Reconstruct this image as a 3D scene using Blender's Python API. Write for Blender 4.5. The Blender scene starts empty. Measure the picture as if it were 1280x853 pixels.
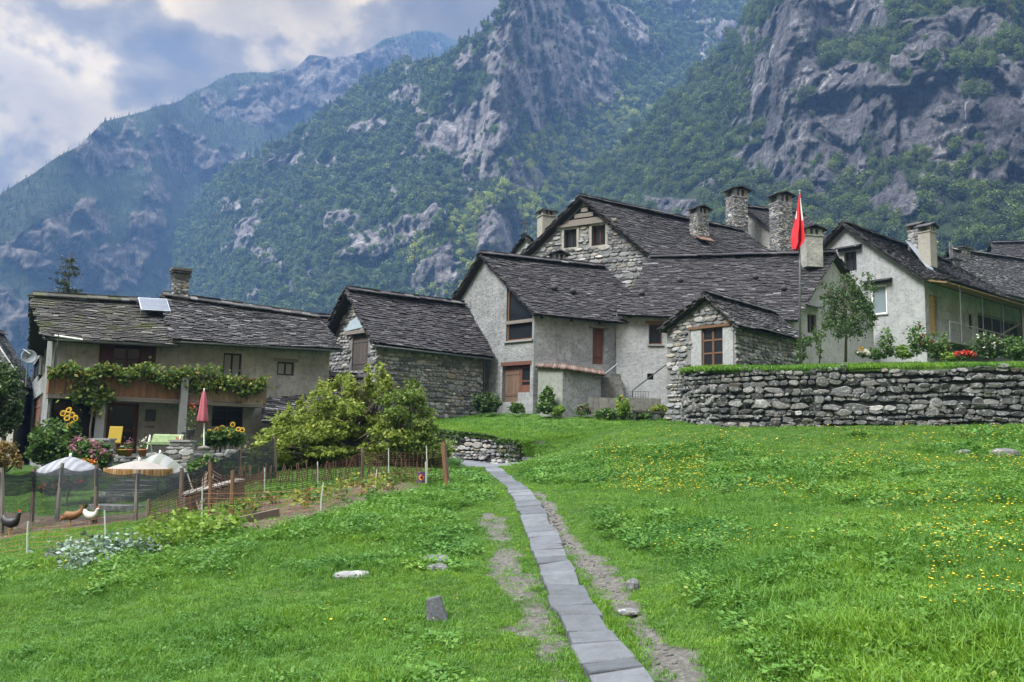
import bpy, bmesh, math, random
import numpy as np
from mathutils import Vector, Matrix

R = random.Random(11)
rng = np.random.default_rng(11)
SC = bpy.context.scene
COL = SC.collection
F = 1066.7
EYE = 1.9
PITCH, ROLL = math.radians(6.7), 0.02
M3 = (Matrix.Rotation(math.pi / 2 + PITCH, 3, 'X') @ Matrix.Rotation(ROLL, 3, 'Z'))
MN = np.array(M3)
CAM = Vector((0, 0, EYE))

# ------------------------------------------------------------------ survey helpers (sight line -> place on the site)
def ray(px, py):
    return M3 @ Vector(((px - 640) / F, -(py - 426.5) / F, -1.0))

def at(px, py, Y):
    d = ray(px, py)
    return CAM + d * (Y / d.y)

def xy(px, Y, py=450):
    p = at(px, py, Y)
    return Vector((p.x, p.y))

def zpix(X, Y, py):
    a0 = MN[0, 1] * X + MN[1, 1] * Y; a1 = MN[2, 1]
    b0 = -(MN[0, 2] * X + MN[1, 2] * Y); b1 = -MN[2, 2]
    k = (426.5 - py) / F
    return (k * b0 - a0) / (a1 - k * b1) + EYE

def wallpix(A, B, px, py):
    """distance along A->B and height where a sight line meets the vertical plane through A, B"""
    d = ray(px, py)
    u = (B - A); n = Vector((-u.y, u.x))
    t = n.dot(A) / (n.x * d.x + n.y * d.y)
    p = CAM + d * t
    return (Vector((p.x, p.y)) - A).dot(u.normalized()), p.z

# ------------------------------------------------------------------ noise (numpy lattice noise)
def _h(ix, iy, iz):
    n = (ix * 374761393 + iy * 668265263 + iz * 2147483647 * 31 + 1013904223) & 0xFFFFFFFF
    n = ((n ^ (n >> 13)) * 1274126177) & 0xFFFFFFFF
    n = ((n ^ (n >> 16)) * 2246822519) & 0xFFFFFFFF
    return ((n >> 8) & 0xFFFF) / 32767.5 - 1.0

def vnoise(x, y, z):
    x = np.asarray(x, float); y = np.asarray(y, float) + 0 * x; z = np.asarray(z, float) + 0 * x
    xi = np.floor(x).astype(np.int64); yi = np.floor(y).astype(np.int64); zi = np.floor(z).astype(np.int64)
    fx, fy, fz = x - xi, y - yi, z - zi
    fx = fx * fx * (3 - 2 * fx); fy = fy * fy * (3 - 2 * fy); fz = fz * fz * (3 - 2 * fz)
    def L(a, b, t): return a + (b - a) * t
    c = [[[_h(xi + i, yi + j, zi + k) for k in (0, 1)] for j in (0, 1)] for i in (0, 1)]
    return L(L(L(c[0][0][0], c[1][0][0], fx), L(c[0][1][0], c[1][1][0], fx), fy),
             L(L(c[0][0][1], c[1][0][1], fx), L(c[0][1][1], c[1][1][1], fx), fy), fz)

def fbm(x, y, z, o=4, g=0.5):
    s = 0; a = 1; tot = 0
    for i in range(o):
        s = s + a * vnoise(x * 2 ** i + 17 * i, y * 2 ** i + 5 * i, z * 2 ** i - 9 * i); tot += a; a *= g
    return s / tot

def ridged(x, y, z, o=4):
    s = 0; a = 1; tot = 0
    for i in range(o):
        s = s + a * (1 - 2 * np.abs(vnoise(x * 2 ** i + 7 * i, y * 2 ** i - 13 * i, z * 2 ** i + 3 * i))); tot += a; a *= 0.5
    return s / tot

# ------------------------------------------------------------------ object helpers
def tag(o, label=None, cat=None, group=None, kind=None):
    if label: o['label'] = label
    if cat: o['category'] = cat
    if group: o['group'] = group
    if kind: o['kind'] = kind
    return o

def thing(name, label, cat, loc, group=None):
    o = bpy.data.objects.new(name, None); COL.objects.link(o)
    o.location = loc; o.empty_display_size = 0.3
    return tag(o, label, cat, group)

def world_loc(o):
    v = Vector((0, 0, 0))
    while o is not None:
        v = v + o.location; o = o.parent
    return v

def link_mesh(name, me, m, parent=None, smooth=False):
    if m is not None:
        for mm in (m if isinstance(m, (list, tuple)) else [m]): me.materials.append(mm)
    if smooth: me.polygons.foreach_set('use_smooth', [True] * len(me.polygons))
    o = bpy.data.objects.new(name, me); COL.objects.link(o)
    if parent is not None: o.parent = parent
    return o

def np_mesh(name, V, Fc):
    me = bpy.data.meshes.new(name)
    V = np.ascontiguousarray(V, np.float32); Fc = np.ascontiguousarray(Fc, np.int32)
    me.vertices.add(len(V)); me.vertices.foreach_set('co', V.ravel())
    k = Fc.shape[1]
    me.loops.add(Fc.size); me.loops.foreach_set('vertex_index', Fc.ravel())
    me.polygons.add(len(Fc)); me.polygons.foreach_set('loop_start', np.arange(0, Fc.size, k, dtype=np.int32))
    me.update(calc_edges=True); me.validate()
    return me

class MB:
    """collects shapes in world coordinates; build() links them as one mesh object"""
    def __init__(s): s.v = []; s.f = []; s.mi = []; s.cur = 0
    def add(s, vs, fs):
        b = len(s.v); s.v += [tuple(x) for x in vs]
        for f in fs: s.f.append(tuple(b + i for i in f)); s.mi.append(s.cur)
    def hexa(s, a, b):
        """a: 4 bottom corners (ccw from above), b: 4 top corners"""
        s.add(list(a) + list(b), [(3, 2, 1, 0), (4, 5, 6, 7), (0, 1, 5, 4), (1, 2, 6, 5), (2, 3, 7, 6), (3, 0, 4, 7)])
    def box(s, c, ax, ay, az):
        c = Vector(c); ax = Vector(ax); ay = Vector(ay); az = Vector(az)
        q = [c - ax - ay, c + ax - ay, c + ax + ay, c - ax + ay]
        s.hexa([p - az for p in q], [p + az for p in q])
    def bar(s, p, q, w, d, up=(0, 0, 1)):
        p = Vector(p); q = Vector(q); x = (q - p)
        u = Vector(up)
        y = u.cross(x)
        if y.length < 1e-5: y = Vector((1, 0, 0)).cross(x)
        y.normalize(); z = x.cross(y).normalized()
        s.box((p + q) / 2, x / 2, y * (w / 2), z * (d / 2))
    def tube(s, pts, rad, n=8, cap=True):
        pts = [Vector(p) for p in pts]
        if not isinstance(rad, (list, tuple)): rad = [rad] * len(pts)
        b = len(s.v); prev = None
        for i, p in enumerate(pts):
            d = (pts[min(i + 1, len(pts) - 1)] - pts[max(i - 1, 0)]).normalized()
            if prev is None:
                x = d.orthogonal().normalized()
            else:
                x = (prev - d * prev.dot(d)).normalized()
            prev = x; y = d.cross(x)
            for k in range(n):
                a = 2 * math.pi * k / n
                s.v.append(tuple(p + (x * math.cos(a) + y * math.sin(a)) * rad[i]))
        for i in range(len(pts) - 1):
            for k in range(n):
                k2 = (k + 1) % n
                s.f.append((b + i * n + k, b + i * n + k2, b + (i + 1) * n + k2, b + (i + 1) * n + k)); s.mi.append(s.cur)
        if cap:
            s.f.append(tuple(b + k for k in range(n))[::-1]); s.mi.append(s.cur)
            s.f.append(tuple(b + (len(pts) - 1) * n + k for k in range(n))); s.mi.append(s.cur)
    def lathe(s, c, prof, n=16, sx=1, sy=1):
        """prof: list of (radius, height) above c"""
        c = Vector(c); b = len(s.v)
        for r, z in prof:
            for k in range(n):
                a = 2 * math.pi * k / n
                s.v.append((c.x + r * sx * math.cos(a), c.y + r * sy * math.sin(a), c.z + z))
        for i in range(len(prof) - 1):
            for k in range(n):
                k2 = (k + 1) % n
                s.f.append((b + i * n + k, b + i * n + k2, b + (i + 1) * n + k2, b + (i + 1) * n + k)); s.mi.append(s.cur)
        s.f.append(tuple(b + k for k in range(n))[::-1]); s.mi.append(s.cur)
        s.f.append(tuple(b + (len(prof) - 1) * n + k for k in range(n))); s.mi.append(s.cur)
    def build(s, name, m, parent=None, smooth=False, label=None):
        off = world_loc(parent) if parent is not None else Vector((0, 0, 0))
        me = bpy.data.meshes.new(name)
        me.from_pydata([(a - off.x, b - off.y, c - off.z) for a, b, c in s.v], [], s.f)
        if len(set(s.mi)) > 1: me.polygons.foreach_set('material_index', s.mi)
        me.update()
        o = link_mesh(name, me, m, parent, smooth)
        if label: o['label'] = label
        return o

# ------------------------------------------------------------------ materials
class NT:
    def __init__(s, name):
        s.m = bpy.data.materials.new(name); s.m.use_nodes = True
        s.t = s.m.node_tree; s.p = s.t.nodes['Principled BSDF']; s.out = s.t.nodes['Material Output']
    def n(s, ty, _in=None, **kw):
        nd = s.t.nodes.new(ty)
        for k, v in kw.items(): setattr(nd, k, v)
        for k, v in (_in or {}).items():
            if isinstance(v, bpy.types.NodeSocket): s.t.links.new(v, nd.inputs[k])
            else: nd.inputs[k].default_value = v
        return nd
    def l(s, a, b): s.t.links.new(a, b)
    def coord(s, scale=(1, 1, 1), obj=True):
        g = s.n('ShaderNodeNewGeometry') if not obj else s.n('ShaderNodeTexCoord')
        mp = s.n('ShaderNodeMapping', {'Vector': g.outputs['Object' if obj else 'Position'], 'Scale': scale})
        return mp.outputs[0]
    def noise(s, vec, scale, detail=4, rough=0.55, dist=0.0):
        return s.n('ShaderNodeTexNoise', {'Vector': vec, 'Scale': scale, 'Detail': detail, 'Roughness': rough, 'Distortion': dist}).outputs['Fac']
    def ramp(s, fac, stops, interp='LINEAR'):
        r = s.n('ShaderNodeValToRGB', {'Fac': fac}); cr = r.color_ramp; cr.interpolation = interp
        while len(cr.elements) < len(stops): cr.elements.new(0.5)
        for e, (p, c) in zip(cr.elements, stops):
            e.position = p; e.color = (*c, 1) if len(c) == 3 else c
        return r.outputs['Color']
    def fac(s, fac, a, b):
        return s.n('ShaderNodeMapRange', {'Value': fac, 'From Min': a, 'From Max': b}).outputs[0]
    def mix(s, f, a, b, mode='MIX'):
        nd = s.t.nodes.new('ShaderNodeMix'); nd.data_type = 'RGBA'; nd.blend_type = mode
        for sock, v in ((nd.inputs[0], f), (nd.inputs[6], a), (nd.inputs[7], b)):
            if isinstance(v, bpy.types.NodeSocket): s.l(v, sock)
            elif isinstance(v, (tuple, list)): sock.default_value = (*v, 1) if len(v) == 3 else v
            else: sock.default_value = v
        return nd.outputs[2]
    def math(s, op, a, b=0.5):
        nd = s.n('ShaderNodeMath', operation=op)
        for i, v in enumerate((a, b)):
            if isinstance(v, bpy.types.NodeSocket): s.l(v, nd.inputs[i])
            else: nd.inputs[i].default_value = v
        return nd.outputs[0]
    def island(s): return s.n('ShaderNodeNewGeometry').outputs['Random Per Island']
    def base(s, c): 
        if isinstance(c, bpy.types.NodeSocket): s.l(c, s.p.inputs['Base Color'])
        else: s.p.inputs['Base Color'].default_value = (*c, 1)
    def bump(s, hgt, strength=0.4, dist=0.05):
        b = s.n('ShaderNodeBump', {'Height': hgt, 'Strength': strength, 'Distance': dist}); s.l(b.outputs[0], s.p.inputs['Normal'])
    def rough(s, r, spec=0.3):
        s.p.inputs['Roughness'].default_value = r; s.p.inputs['Specular IOR Level'].default_value = spec
        return s

def m_plain(name, c, r=0.6, metal=0.0, spec=0.4, var=0.25, scale=6):
    t = NT(name); t.rough(r, spec); t.p.inputs['Metallic'].default_value = metal
    nz = t.noise(t.coord(), scale)
    t.base(t.mix(nz, [x * (1 - var) for x in c], [min(1, x * (1 + var)) for x in c]))
    return t.m

def m_stone(name, stops, lichen=0.3, moss=0.0, bump=0.5, grain=14, streak=1.0):
    t = NT(name); t.rough(0.9, 0.2)
    co = t.coord()
    c = t.ramp(t.island(), stops)
    c = t.mix(t.fac(t.noise(co, grain, 5, 0.65), 0.3, 0.7), t.mix(1.0, c, (0.55, 0.55, 0.57), 'MULTIPLY'), t.mix(1.0, c, (1.35, 1.33, 1.3), 'MULTIPLY'))
    if lichen:
        lf = t.fac(t.noise(co, 9, 6, 0.7, 0.4), 0.66 - 0.16 * lichen, 0.74 - 0.12 * lichen)
        c = t.mix(t.math('MULTIPLY', lf, 0.75), c, (0.34, 0.35, 0.33))
    if moss:
        mf = t.fac(t.noise(co, 0.9, 6, 0.65), 0.66 - 0.2 * moss, 0.82 - 0.2 * moss)
        mf = t.math('MULTIPLY', mf, t.fac(t.noise(co, 11, 3), 0.35, 0.6))
        c = t.mix(mf, c, (0.060, 0.072, 0.020))
    t.base(c); t.bump(t.noise(co, grain * 1.4, 6, 0.7), bump, 0.03)
    return t.m

def m_plaster(name, c, c2, dirt=0.5, bump=0.5):
    t = NT(name); t.rough(0.92, 0.15); dirt = min(1, dirt * 1.35)
    co = t.coord()
    col = t.mix(t.fac(t.noise(co, 0.8, 5, 0.65, 0.3), 0.35, 0.65), c, c2)
    col = t.mix(t.math('MULTIPLY', t.fac(t.noise(co, 5, 6, 0.75, 0.6), 0.5, 0.72), dirt), col, [x * 0.5 for x in c2])
    st = t.noise(t.coord((6, 6, 0.35)), 1.0, 5, 0.7)
    col = t.mix(t.math('MULTIPLY', t.fac(st, 0.55, 0.75), dirt * 0.7), col, [x * 0.45 for x in c2])
    lf = t.fac(t.noise(co, 2.2, 6, 0.75, 1.0), 0.6, 0.64)
    col = t.mix(t.math('MULTIPLY', lf, 0.5 * dirt), col, [min(1, x * 1.25) for x in c])
    t.base(col)
    h = t.math('ADD', t.noise(co, 6, 6, 0.7), t.math('MULTIPLY', t.noise(co, 30, 4), 0.35))
    t.bump(h, bump, 0.12)
    return t.m

def m_wood(name, c, r=0.75, var=0.45):
    t = NT(name); t.rough(r, 0.25)
    isl = t.island()
    nz = t.noise(t.coord((9, 9, 1.2)), 2.0, 5, 0.6, 0.5)
    col = t.mix(nz, [x * (1 - var) for x in c], [min(1, x * (1 + var)) for x in c])
    col = t.mix(isl, t.mix(1.0, col, (0.75, 0.75, 0.75), 'MULTIPLY'), t.mix(1.0, col, (1.2, 1.2, 1.2), 'MULTIPLY'))
    t.base(col); t.bump(nz, 0.25, 0.02)
    return t.m

def m_leaf(name, stops, trans=0.25, inst=False, patch=None, rough=0.55):
    t = NT(name); t.rough(rough, 0.25)
    f = t.island()
    if inst:
        oi = t.n('ShaderNodeObjectInfo')
        f = t.math('ADD', t.math('MULTIPLY', f, 0.45), t.math('MULTIPLY', oi.outputs['Random'], 0.55))
    c = t.ramp(f, stops)
    if patch:
        g = t.n('ShaderNodeNewGeometry')
        pf = t.fac(t.noise(g.outputs['Position'], patch[0], 4, 0.6), 0.36, 0.64)
        c = t.mix(pf, t.mix(1.0, c, patch[1], 'MULTIPLY'), t.mix(1.0, c, patch[2], 'MULTIPLY'))
    t.base(c)
    tr = t.n('ShaderNodeBsdfTranslucent'); t.l(c, tr.inputs['Color'])
    mx = t.n('ShaderNodeMixShader', {'Fac': trans}); t.l(t.p.outputs[0], mx.inputs[1]); t.l(tr.outputs[0], mx.inputs[2])
    t.l(mx.outputs[0], t.out.inputs['Surface'])
    return t.m

def m_glass(name, c=(0.012, 0.015, 0.018)):
    t = NT(name); t.rough(0.12, 0.25); t.base(c); return t.m

def m_net(name, c, op):
    t = NT(name); t.rough(0.8, 0.1)
    nz = t.noise(t.coord((1, 1, 14)), 3.0, 4)
    t.base(c)
    tr = t.n('ShaderNodeBsdfTransparent')
    mx = t.n('ShaderNodeMixShader', {'Fac': t.n('ShaderNodeMapRange', {'Value': nz, 'From Min': .3, 'From Max': .7, 'To Min': op - .15, 'To Max': op + .15}).outputs[0]})
    t.l(tr.outputs[0], mx.inputs[1]); t.l(t.p.outputs[0], mx.inputs[2]); t.l(mx.outputs[0], t.out.inputs['Surface'])
    return t.m

G = lambda v, w=1.0, b=1.0: (v * w, v, v * b)
M = {}
M['slab'] = m_stone('roof_slab', [(0, (0.020, 0.019, 0.021)), (0.45, (0.036, 0.034, 0.037)), (0.88, (0.056, 0.053, 0.057)), (0.98, (0.078, 0.076, 0.08)), (1, (0.15, 0.15, 0.15))], 0.2, 0.12, 0.5)
M['slab_mossy'] = m_stone('mossy_roof_slab', [(0, (0.030, 0.029, 0.028)), (0.5, (0.052, 0.050, 0.047)), (0.9, (0.074, 0.071, 0.067)), (1, (0.15, 0.15, 0.14))], 0.35, 1.0, 0.5)
M['slab_light'] = m_stone('weathered_roof_slab', [(0, (0.022, 0.021, 0.023)), (0.5, (0.045, 0.044, 0.047)), (0.85, (0.072, 0.071, 0.074)), (0.96, (0.11, 0.11, 0.112)), (1, (0.20, 0.20, 0.20))], 0.45, 0.18, 0.5)
M['stone'] = m_stone('gneiss_masonry', [(0, (0.075, 0.078, 0.08)), (0.3, (0.135, 0.14, 0.144)), (0.6, (0.20, 0.206, 0.211)), (0.84, (0.29, 0.294, 0.298)), (0.92, (0.19, 0.155, 0.11)), (1, (0.44, 0.44, 0.43))], 0.6, 0.1)
M['field_stone'] = m_stone('field_stone', [(0, (0.034, 0.036, 0.036)), (0.35, (0.072, 0.075, 0.076)), (0.7, (0.118, 0.122, 0.122)), (0.9, (0.18, 0.182, 0.18)), (0.93, (0.085, 0.068, 0.056)), (0.96, (0.2, 0.2, 0.2)), (1, (0.32, 0.32, 0.31))], 0.8, 0.35, 0.9)
M['joint'] = m_plain('dark_joint', (0.022, 0.022, 0.02), 0.95, var=0.4)
M['mortar'] = m_plain('lime_mortar', (0.140, 0.140, 0.136), 0.95, var=0.5, scale=4)
M['plaster'] = m_plaster('grey_plaster', (0.29, 0.30, 0.305), (0.175, 0.182, 0.188), 0.72, 0.8)
M['plaster_light'] = m_plaster('pale_plaster', (0.325, 0.335, 0.34), (0.235, 0.243, 0.248), 0.55, 0.5)
M['plaster_cream'] = m_plaster('cream_plaster', (0.306, 0.292, 0.258), (0.245, 0.235, 0.204), 0.45, 0.5)
M['plaster_old'] = m_plaster('old_plaster', (0.335, 0.33, 0.31), (0.22, 0.216, 0.202), 0.65, 0.6)
M['concrete'] = m_plaster('mossy_concrete', (0.17, 0.165, 0.15), (0.10, 0.10, 0.088), 0.8, 0.4)
M['wood_dark'] = m_wood('dark_timber', (0.030, 0.025, 0.022))
M['wood_grey'] = m_wood('grey_timber', (0.15, 0.135, 0.12))
M['wood_brown'] = m_wood('brown_timber', (0.115, 0.062, 0.036))
M['wood_red'] = m_wood('red_brown_timber', (0.10, 0.042, 0.028))
M['wood_honey'] = m_wood('honey_timber', (0.15, 0.078, 0.04))
M['shutter'] = m_wood('maroon_shutter', (0.045, 0.018, 0.018))
M['glass'] = m_glass('window_glass')
M['glass_pale'] = m_glass('curtained_glass', (0.156, 0.192, 0.204))
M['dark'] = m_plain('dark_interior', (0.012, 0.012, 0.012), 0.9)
M['metal'] = m_plain('zinc_metal', (0.20, 0.22, 0.24), 0.45, 0.7)
M['metal_light'] = m_plain('tin_sheet', (0.315, 0.350, 0.385), 0.4, 0.5)
M['metal_dark'] = m_plain('dark_iron', (0.05, 0.05, 0.055), 0.55, 0.4)
M['white_paint'] = m_plain('white_paint', (0.72, 0.74, 0.72), 0.5, var=0.1)
M['blue_tin'] = m_plain('blue_grey_sheet', (0.30, 0.38, 0.43), 0.5, 0.1)
M['soil'] = m_plain('garden_soil', (0.05, 0.038, 0.028), 0.95, var=0.5, scale=8)
M['bark'] = m_wood('bark', (0.10, 0.08, 0.06))
# ================================================================== TERRAIN
CTRL = [  # sight-line pixel and distance of ground seen in the photo
 (772,853,7.2),(750,815,8.2),(735,770,9.6),(704,730,11.3),(690,695,13.3),(677,665,15.6),(664,640,18),(655,622,20.5),(640,605,24),(622,592,28),(600,583,32),(575,578,35),
 (1280,853,5.7),(1000,853,6.4),(900,700,11.6),(1100,700,10.6),(1280,700,10),(1280,600,20),(1100,600,21),(900,600,22.5),(760,600,24.2),
 (900,532,35.2),(1100,533,33),(1280,530,32),(1100,560,27.5),(1280,560,26.5),(900,560,29),(760,560,31.5),(705,562,34),(800,534,37.5),(760,536,38),(1500,530,31),(1500,700,9.5),
 (600,853,7.3),(400,853,7.6),(200,853,8),(0,853,8.4),(-200,853,8.6),(0,760,12),(200,760,11.3),(400,740,11.4),(560,740,11.2),(400,680,15),(560,680,14.8),(200,710,14.2),(0,715,15),(-200,715,15.5),
 (0,680,18.5),(100,662,20),(0,640,23),(60,625,25.5),(200,622,25),(100,592,30.5),(150,583,32),(300,640,18.7),(300,604,25),(420,613,22.3),(540,600,25),(480,584,29),(350,592,28),(555,580,32),
 (60,588,33.2),(405,572,38),(250,582,34),(-60,588,33),(0,585,40),(480,572,37),
 (560,575,37.5),(610,580,36),(655,582,35),
]
_P = []
for px, py, Y in CTRL:
    p = at(px, py, Y); _P.append((p.x, p.y, p.z))
for x, y, z in [(-12, 48, .9), (-3, 42, 1.0), (2, 44, 2.2), (6, 46, 3.2), (-25, 60, .5), (0, 62, 3), (14, 44, 3.0), (25, 44, 3.2), (32, 60, 4), (50, 50, 5), (50, 25, 4), (45, 5, 2), (-45, 20, -2.5), (-50, 50, -1),
                (0, 1.5, -.45), (-10, 0, -.4), (8, 0, .1), (0, -15, -1), (25, -15, 1), (-25, -15, -1.5), (0, 90, 3), (60, 90, 6), (-60, 90, -2), (18, 3, 1.0)]:
    _P.append((x, y, z))
_P = np.array(_P)
_C = 2.0
def _solve():
    d = np.sqrt(((_P[:, None, :2] - _P[None, :, :2]) ** 2).sum(-1) + _C * _C)
    n = len(_P)
    A = np.zeros((n + 3, n + 3)); A[:n, :n] = d - np.eye(n) * 0.15
    A[:n, n] = 1; A[:n, n + 1:] = _P[:, :2]; A[n, :n] = 1; A[n + 1:, :n] = _P[:, :2].T
    b = np.zeros(n + 3); b[:n] = _P[:, 2]
    return np.linalg.solve(A, b)
_W = _solve()
def H0(x, y):
    x = np.asarray(x, float); y = np.asarray(y, float); sh = x.shape; x = x.ravel(); y = y.ravel()
    out = np.empty_like(x)
    for i in range(0, len(x), 20000):
        xs, ys = x[i:i + 20000], y[i:i + 20000]
        d = np.sqrt((xs[:, None] - _P[None, :, 0]) ** 2 + (ys[:, None] - _P[None, :, 1]) ** 2 + _C * _C)
        out[i:i + 20000] = d @ _W[:-3] + _W[-3] + _W[-2] * xs + _W[-1] * ys
    r = np.sqrt(x * x + (y - 30) ** 2)
    k = np.clip((r - 55) / 45, 0, 1); k = k * k * (3 - 2 * k)
    out = out * (1 - k) + (0.5) * k
    return out.reshape(sh)
def H(x, y):
    x = np.asarray(x, float); y = np.asarray(y, float)
    return H0(x, y) + 0.10 * fbm(x * .55, y * .55, 0, 3) + 0.035 * fbm(x * 2.3, y * 2.3, 3.0, 2)
def hz(x, y): return float(H(np.array([x]), np.array([y]))[0])
_YS = np.concatenate([np.arange(3.5, 60, .05)])
def ground(px, py):
    d = ray(px, py); t = _YS / d.y
    X = d.x * t; Z = EYE + d.z * t
    hh = H0(X, _YS)
    i = int(np.argmax(Z < hh)) if (Z < hh).any() else len(_YS) - 1
    return Vector((X[i], _YS[i], hz(X[i], _YS[i])))

def polydist(x, y, pts):
    best = np.full(np.shape(x), 1e9)
    for a, b in zip(pts[:-1], pts[1:]):
        dx, dy = b[0] - a[0], b[1] - a[1]
        t = np.clip(((x - a[0]) * dx + (y - a[1]) * dy) / (dx * dx + dy * dy + 1e-9), 0, 1)
        best = np.minimum(best, np.hypot(x - a[0] - t * dx, y - a[1] - t * dy))
    return best

def inpoly(x, y, pts):
    ins = np.zeros(np.shape(x), bool)
    n = len(pts)
    for i in range(n):
        x0, y0 = pts[i][0], pts[i][1]; x1, y1 = pts[(i + 1) % n][0], pts[(i + 1) % n][1]
        c = ((y0 > y) != (y1 > y)) & (x < (x1 - x0) * (y - y0) / (y1 - y0 + 1e-12) + x0)
        ins ^= c
    return ins

PATH_PX = [(772,853),(748,815),(722,770),(703,730),(690,695),(677,665),(664,640),(655,622),(640,605),(623,592),(604,584)]
PATH = [ground(*p) for p in PATH_PX]
_e = PATH[0] - PATH[1]
PATH = [PATH[0] + _e * 4.0, PATH[0] + _e * 2] + PATH
TRACK_L = [ground(*p) for p in [(700,853),(668,780),(645,730),(632,690),(617,660),(604,640)]]
TRACK_L = [TRACK_L[0] + (TRACK_L[0] - TRACK_L[1]) * 2] + TRACK_L
TRACK_R = [ground(*p) for p in [(856,853),(818,800),(778,745),(738,700),(708,670),(687,640),(670,615)]]
TRACK_R = [TRACK_R[0] + (TRACK_R[0] - TRACK_R[1]) * 2] + TRACK_R
LANE_PX = [(545,568,39),(560,582,32.5),(600,588,30.5),(640,588,31),(668,582,34),(655,580,35.6),(640,578,36.2),(600,572,37.6),(556,566,39.5)]
LANE = [Vector((*xy(px, Y, py), 0)) for px, py, Y in LANE_PX]
YARD = [ground(*p) for p in [(-60,690),(30,668),(150,650),(215,640),(215,632),(110,644),(0,640),(-60,640)]]
BED = [ground(*p) for p in [(265,650),(330,662),(420,645),(520,612),(530,600),(430,612),(330,626),(270,640)]]

def bareness(x, y):
    nz = fbm(x * 1.3, y * 1.3, 5.0, 4)
    b = np.zeros(np.shape(x))
    for tr, w, k, na in ((TRACK_L, .28, .78, 1.5), (TRACK_R, .27, 1.0, .7)):
        d = polydist(x, y, tr)
        b = np.maximum(b, k * np.clip(1.2 - d / w + nz * na, 0, 1))
    far = np.clip((y - 15) / 10, 0, 1) * 0.25
    return np.clip(b - far, 0, 1)

FARY0 = 1600
def build_ground():
    def axis(lo, hi, c, s0, n):
        t = np.linspace(-1, 1, n); k = 7.2
        return c + np.where(t < 0, (c - lo), (hi - c)) * np.sinh(t * k) / np.sinh(k)
    xs = axis(-1800, 1800, 0.5, .2, 420); ys = axis(-300, FARY0, 9.0, .2, 420)
    X, Y = np.meshgrid(xs, ys)
    Z = H(X.ravel(), Y.ravel()).reshape(X.shape)
    bare = bareness(X, Y)
    yard = inpoly(X, Y, YARD); bed = inpoly(X, Y, BED)
    Z = Z - 0.05 * bare
    dpath = polydist(X, Y, PATH); Z = Z - 0.035 * np.clip(1.3 - dpath / .35, 0, 1)
    n = X.shape[1]; idx = np.arange(X.size).reshape(X.shape)
    Fc = np.stack([idx[:-1, :-1], idx[:-1, 1:], idx[1:, 1:], idx[1:, :-1]], -1).reshape(-1, 4)
    me = np_mesh('ground', np.stack([X, Y, Z], -1).reshape(-1, 3), Fc)
    for nm, arr in (('bare', bare), ('soil', (yard * .8 + bed).clip(0, 1).astype(float))):
        a = me.attributes.new(nm, 'FLOAT', 'POINT'); a.data.foreach_set('value', arr.ravel().astype(np.float32))
    t = NT('meadow_ground'); t.rough(0.95, 0.1)
    co = t.coord()
    g = t.ramp(t.noise(co, 0.5, 5, .65), [(.3, (.030, .062, .012)), (.5, (.046, .095, .018)), (.7, (.075, .120, .026))])
    g = t.mix(t.fac(t.noise(co, 9, 5, .7), .35, .65), t.mix(1.0, g, (.6, .6, .6), 'MULTIPLY'), g)
    d = t.ramp(t.noise(co, 14, 6, .75), [(.3, (.052, .048, .041)), (.5, (.092, .088, .079)), (.62, (.135, .131, .122)), (.74, (.20, .198, .19))])
    a1 = t.n('ShaderNodeAttribute', attribute_name='bare').outputs['Fac']
    a2 = t.n('ShaderNodeAttribute', attribute_name='soil').outputs['Fac']
    f = t.fac(t.math('ADD', a1, t.math('MULTIPLY', t.math('SUBTRACT', t.noise(co, 5, 5, .7), .5), 1.1)), .35, .6)
    c = t.mix(f, g, d)
    c = t.mix(t.fac(t.math('ADD', a2, t.math('MULTIPLY', t.math('SUBTRACT', t.noise(co, 3, 5, .7), .5), .9)), .35, .6), c,
              t.ramp(t.noise(co, 7, 5, .7), [(.3, (.045, .032, .025)), (.7, (.12, .09, .07))]))
    t.base(c); t.bump(t.noise(co, 12, 6, .75), .7, .06)
    tag(link_mesh('ground', me, t.m, smooth=True), kind='structure')
build_ground()

def ribbon(pts, w):
    out = []
    for i, p in enumerate(pts):
        d = (pts[min(i + 1, len(pts) - 1)] - pts[max(i - 1, 0)]); d.z = 0; d.normalize()
        out.append((p, Vector((-d.y, d.x, 0)), w))
    return out

def resample(pts, step):
    out = [Vector(pts[0])]; acc = 0
    for a, b in zip(pts[:-1], pts[1:]):
        L = (b - a).length; t = step - acc
        while t <= L:
            out.append(a.lerp(b, t / L)); t += step
        acc = (acc + L) % step if L else acc
        acc = L - (t - step)
    return out

def smooth_line(pts, it=2):
    for _ in range(it):
        q = [pts[0]]
        for a, b in zip(pts[:-1], pts[1:]): q += [a * .75 + b * .25, a * .25 + b * .75]
        pts = q + [pts[-1]]
    return pts

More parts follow.
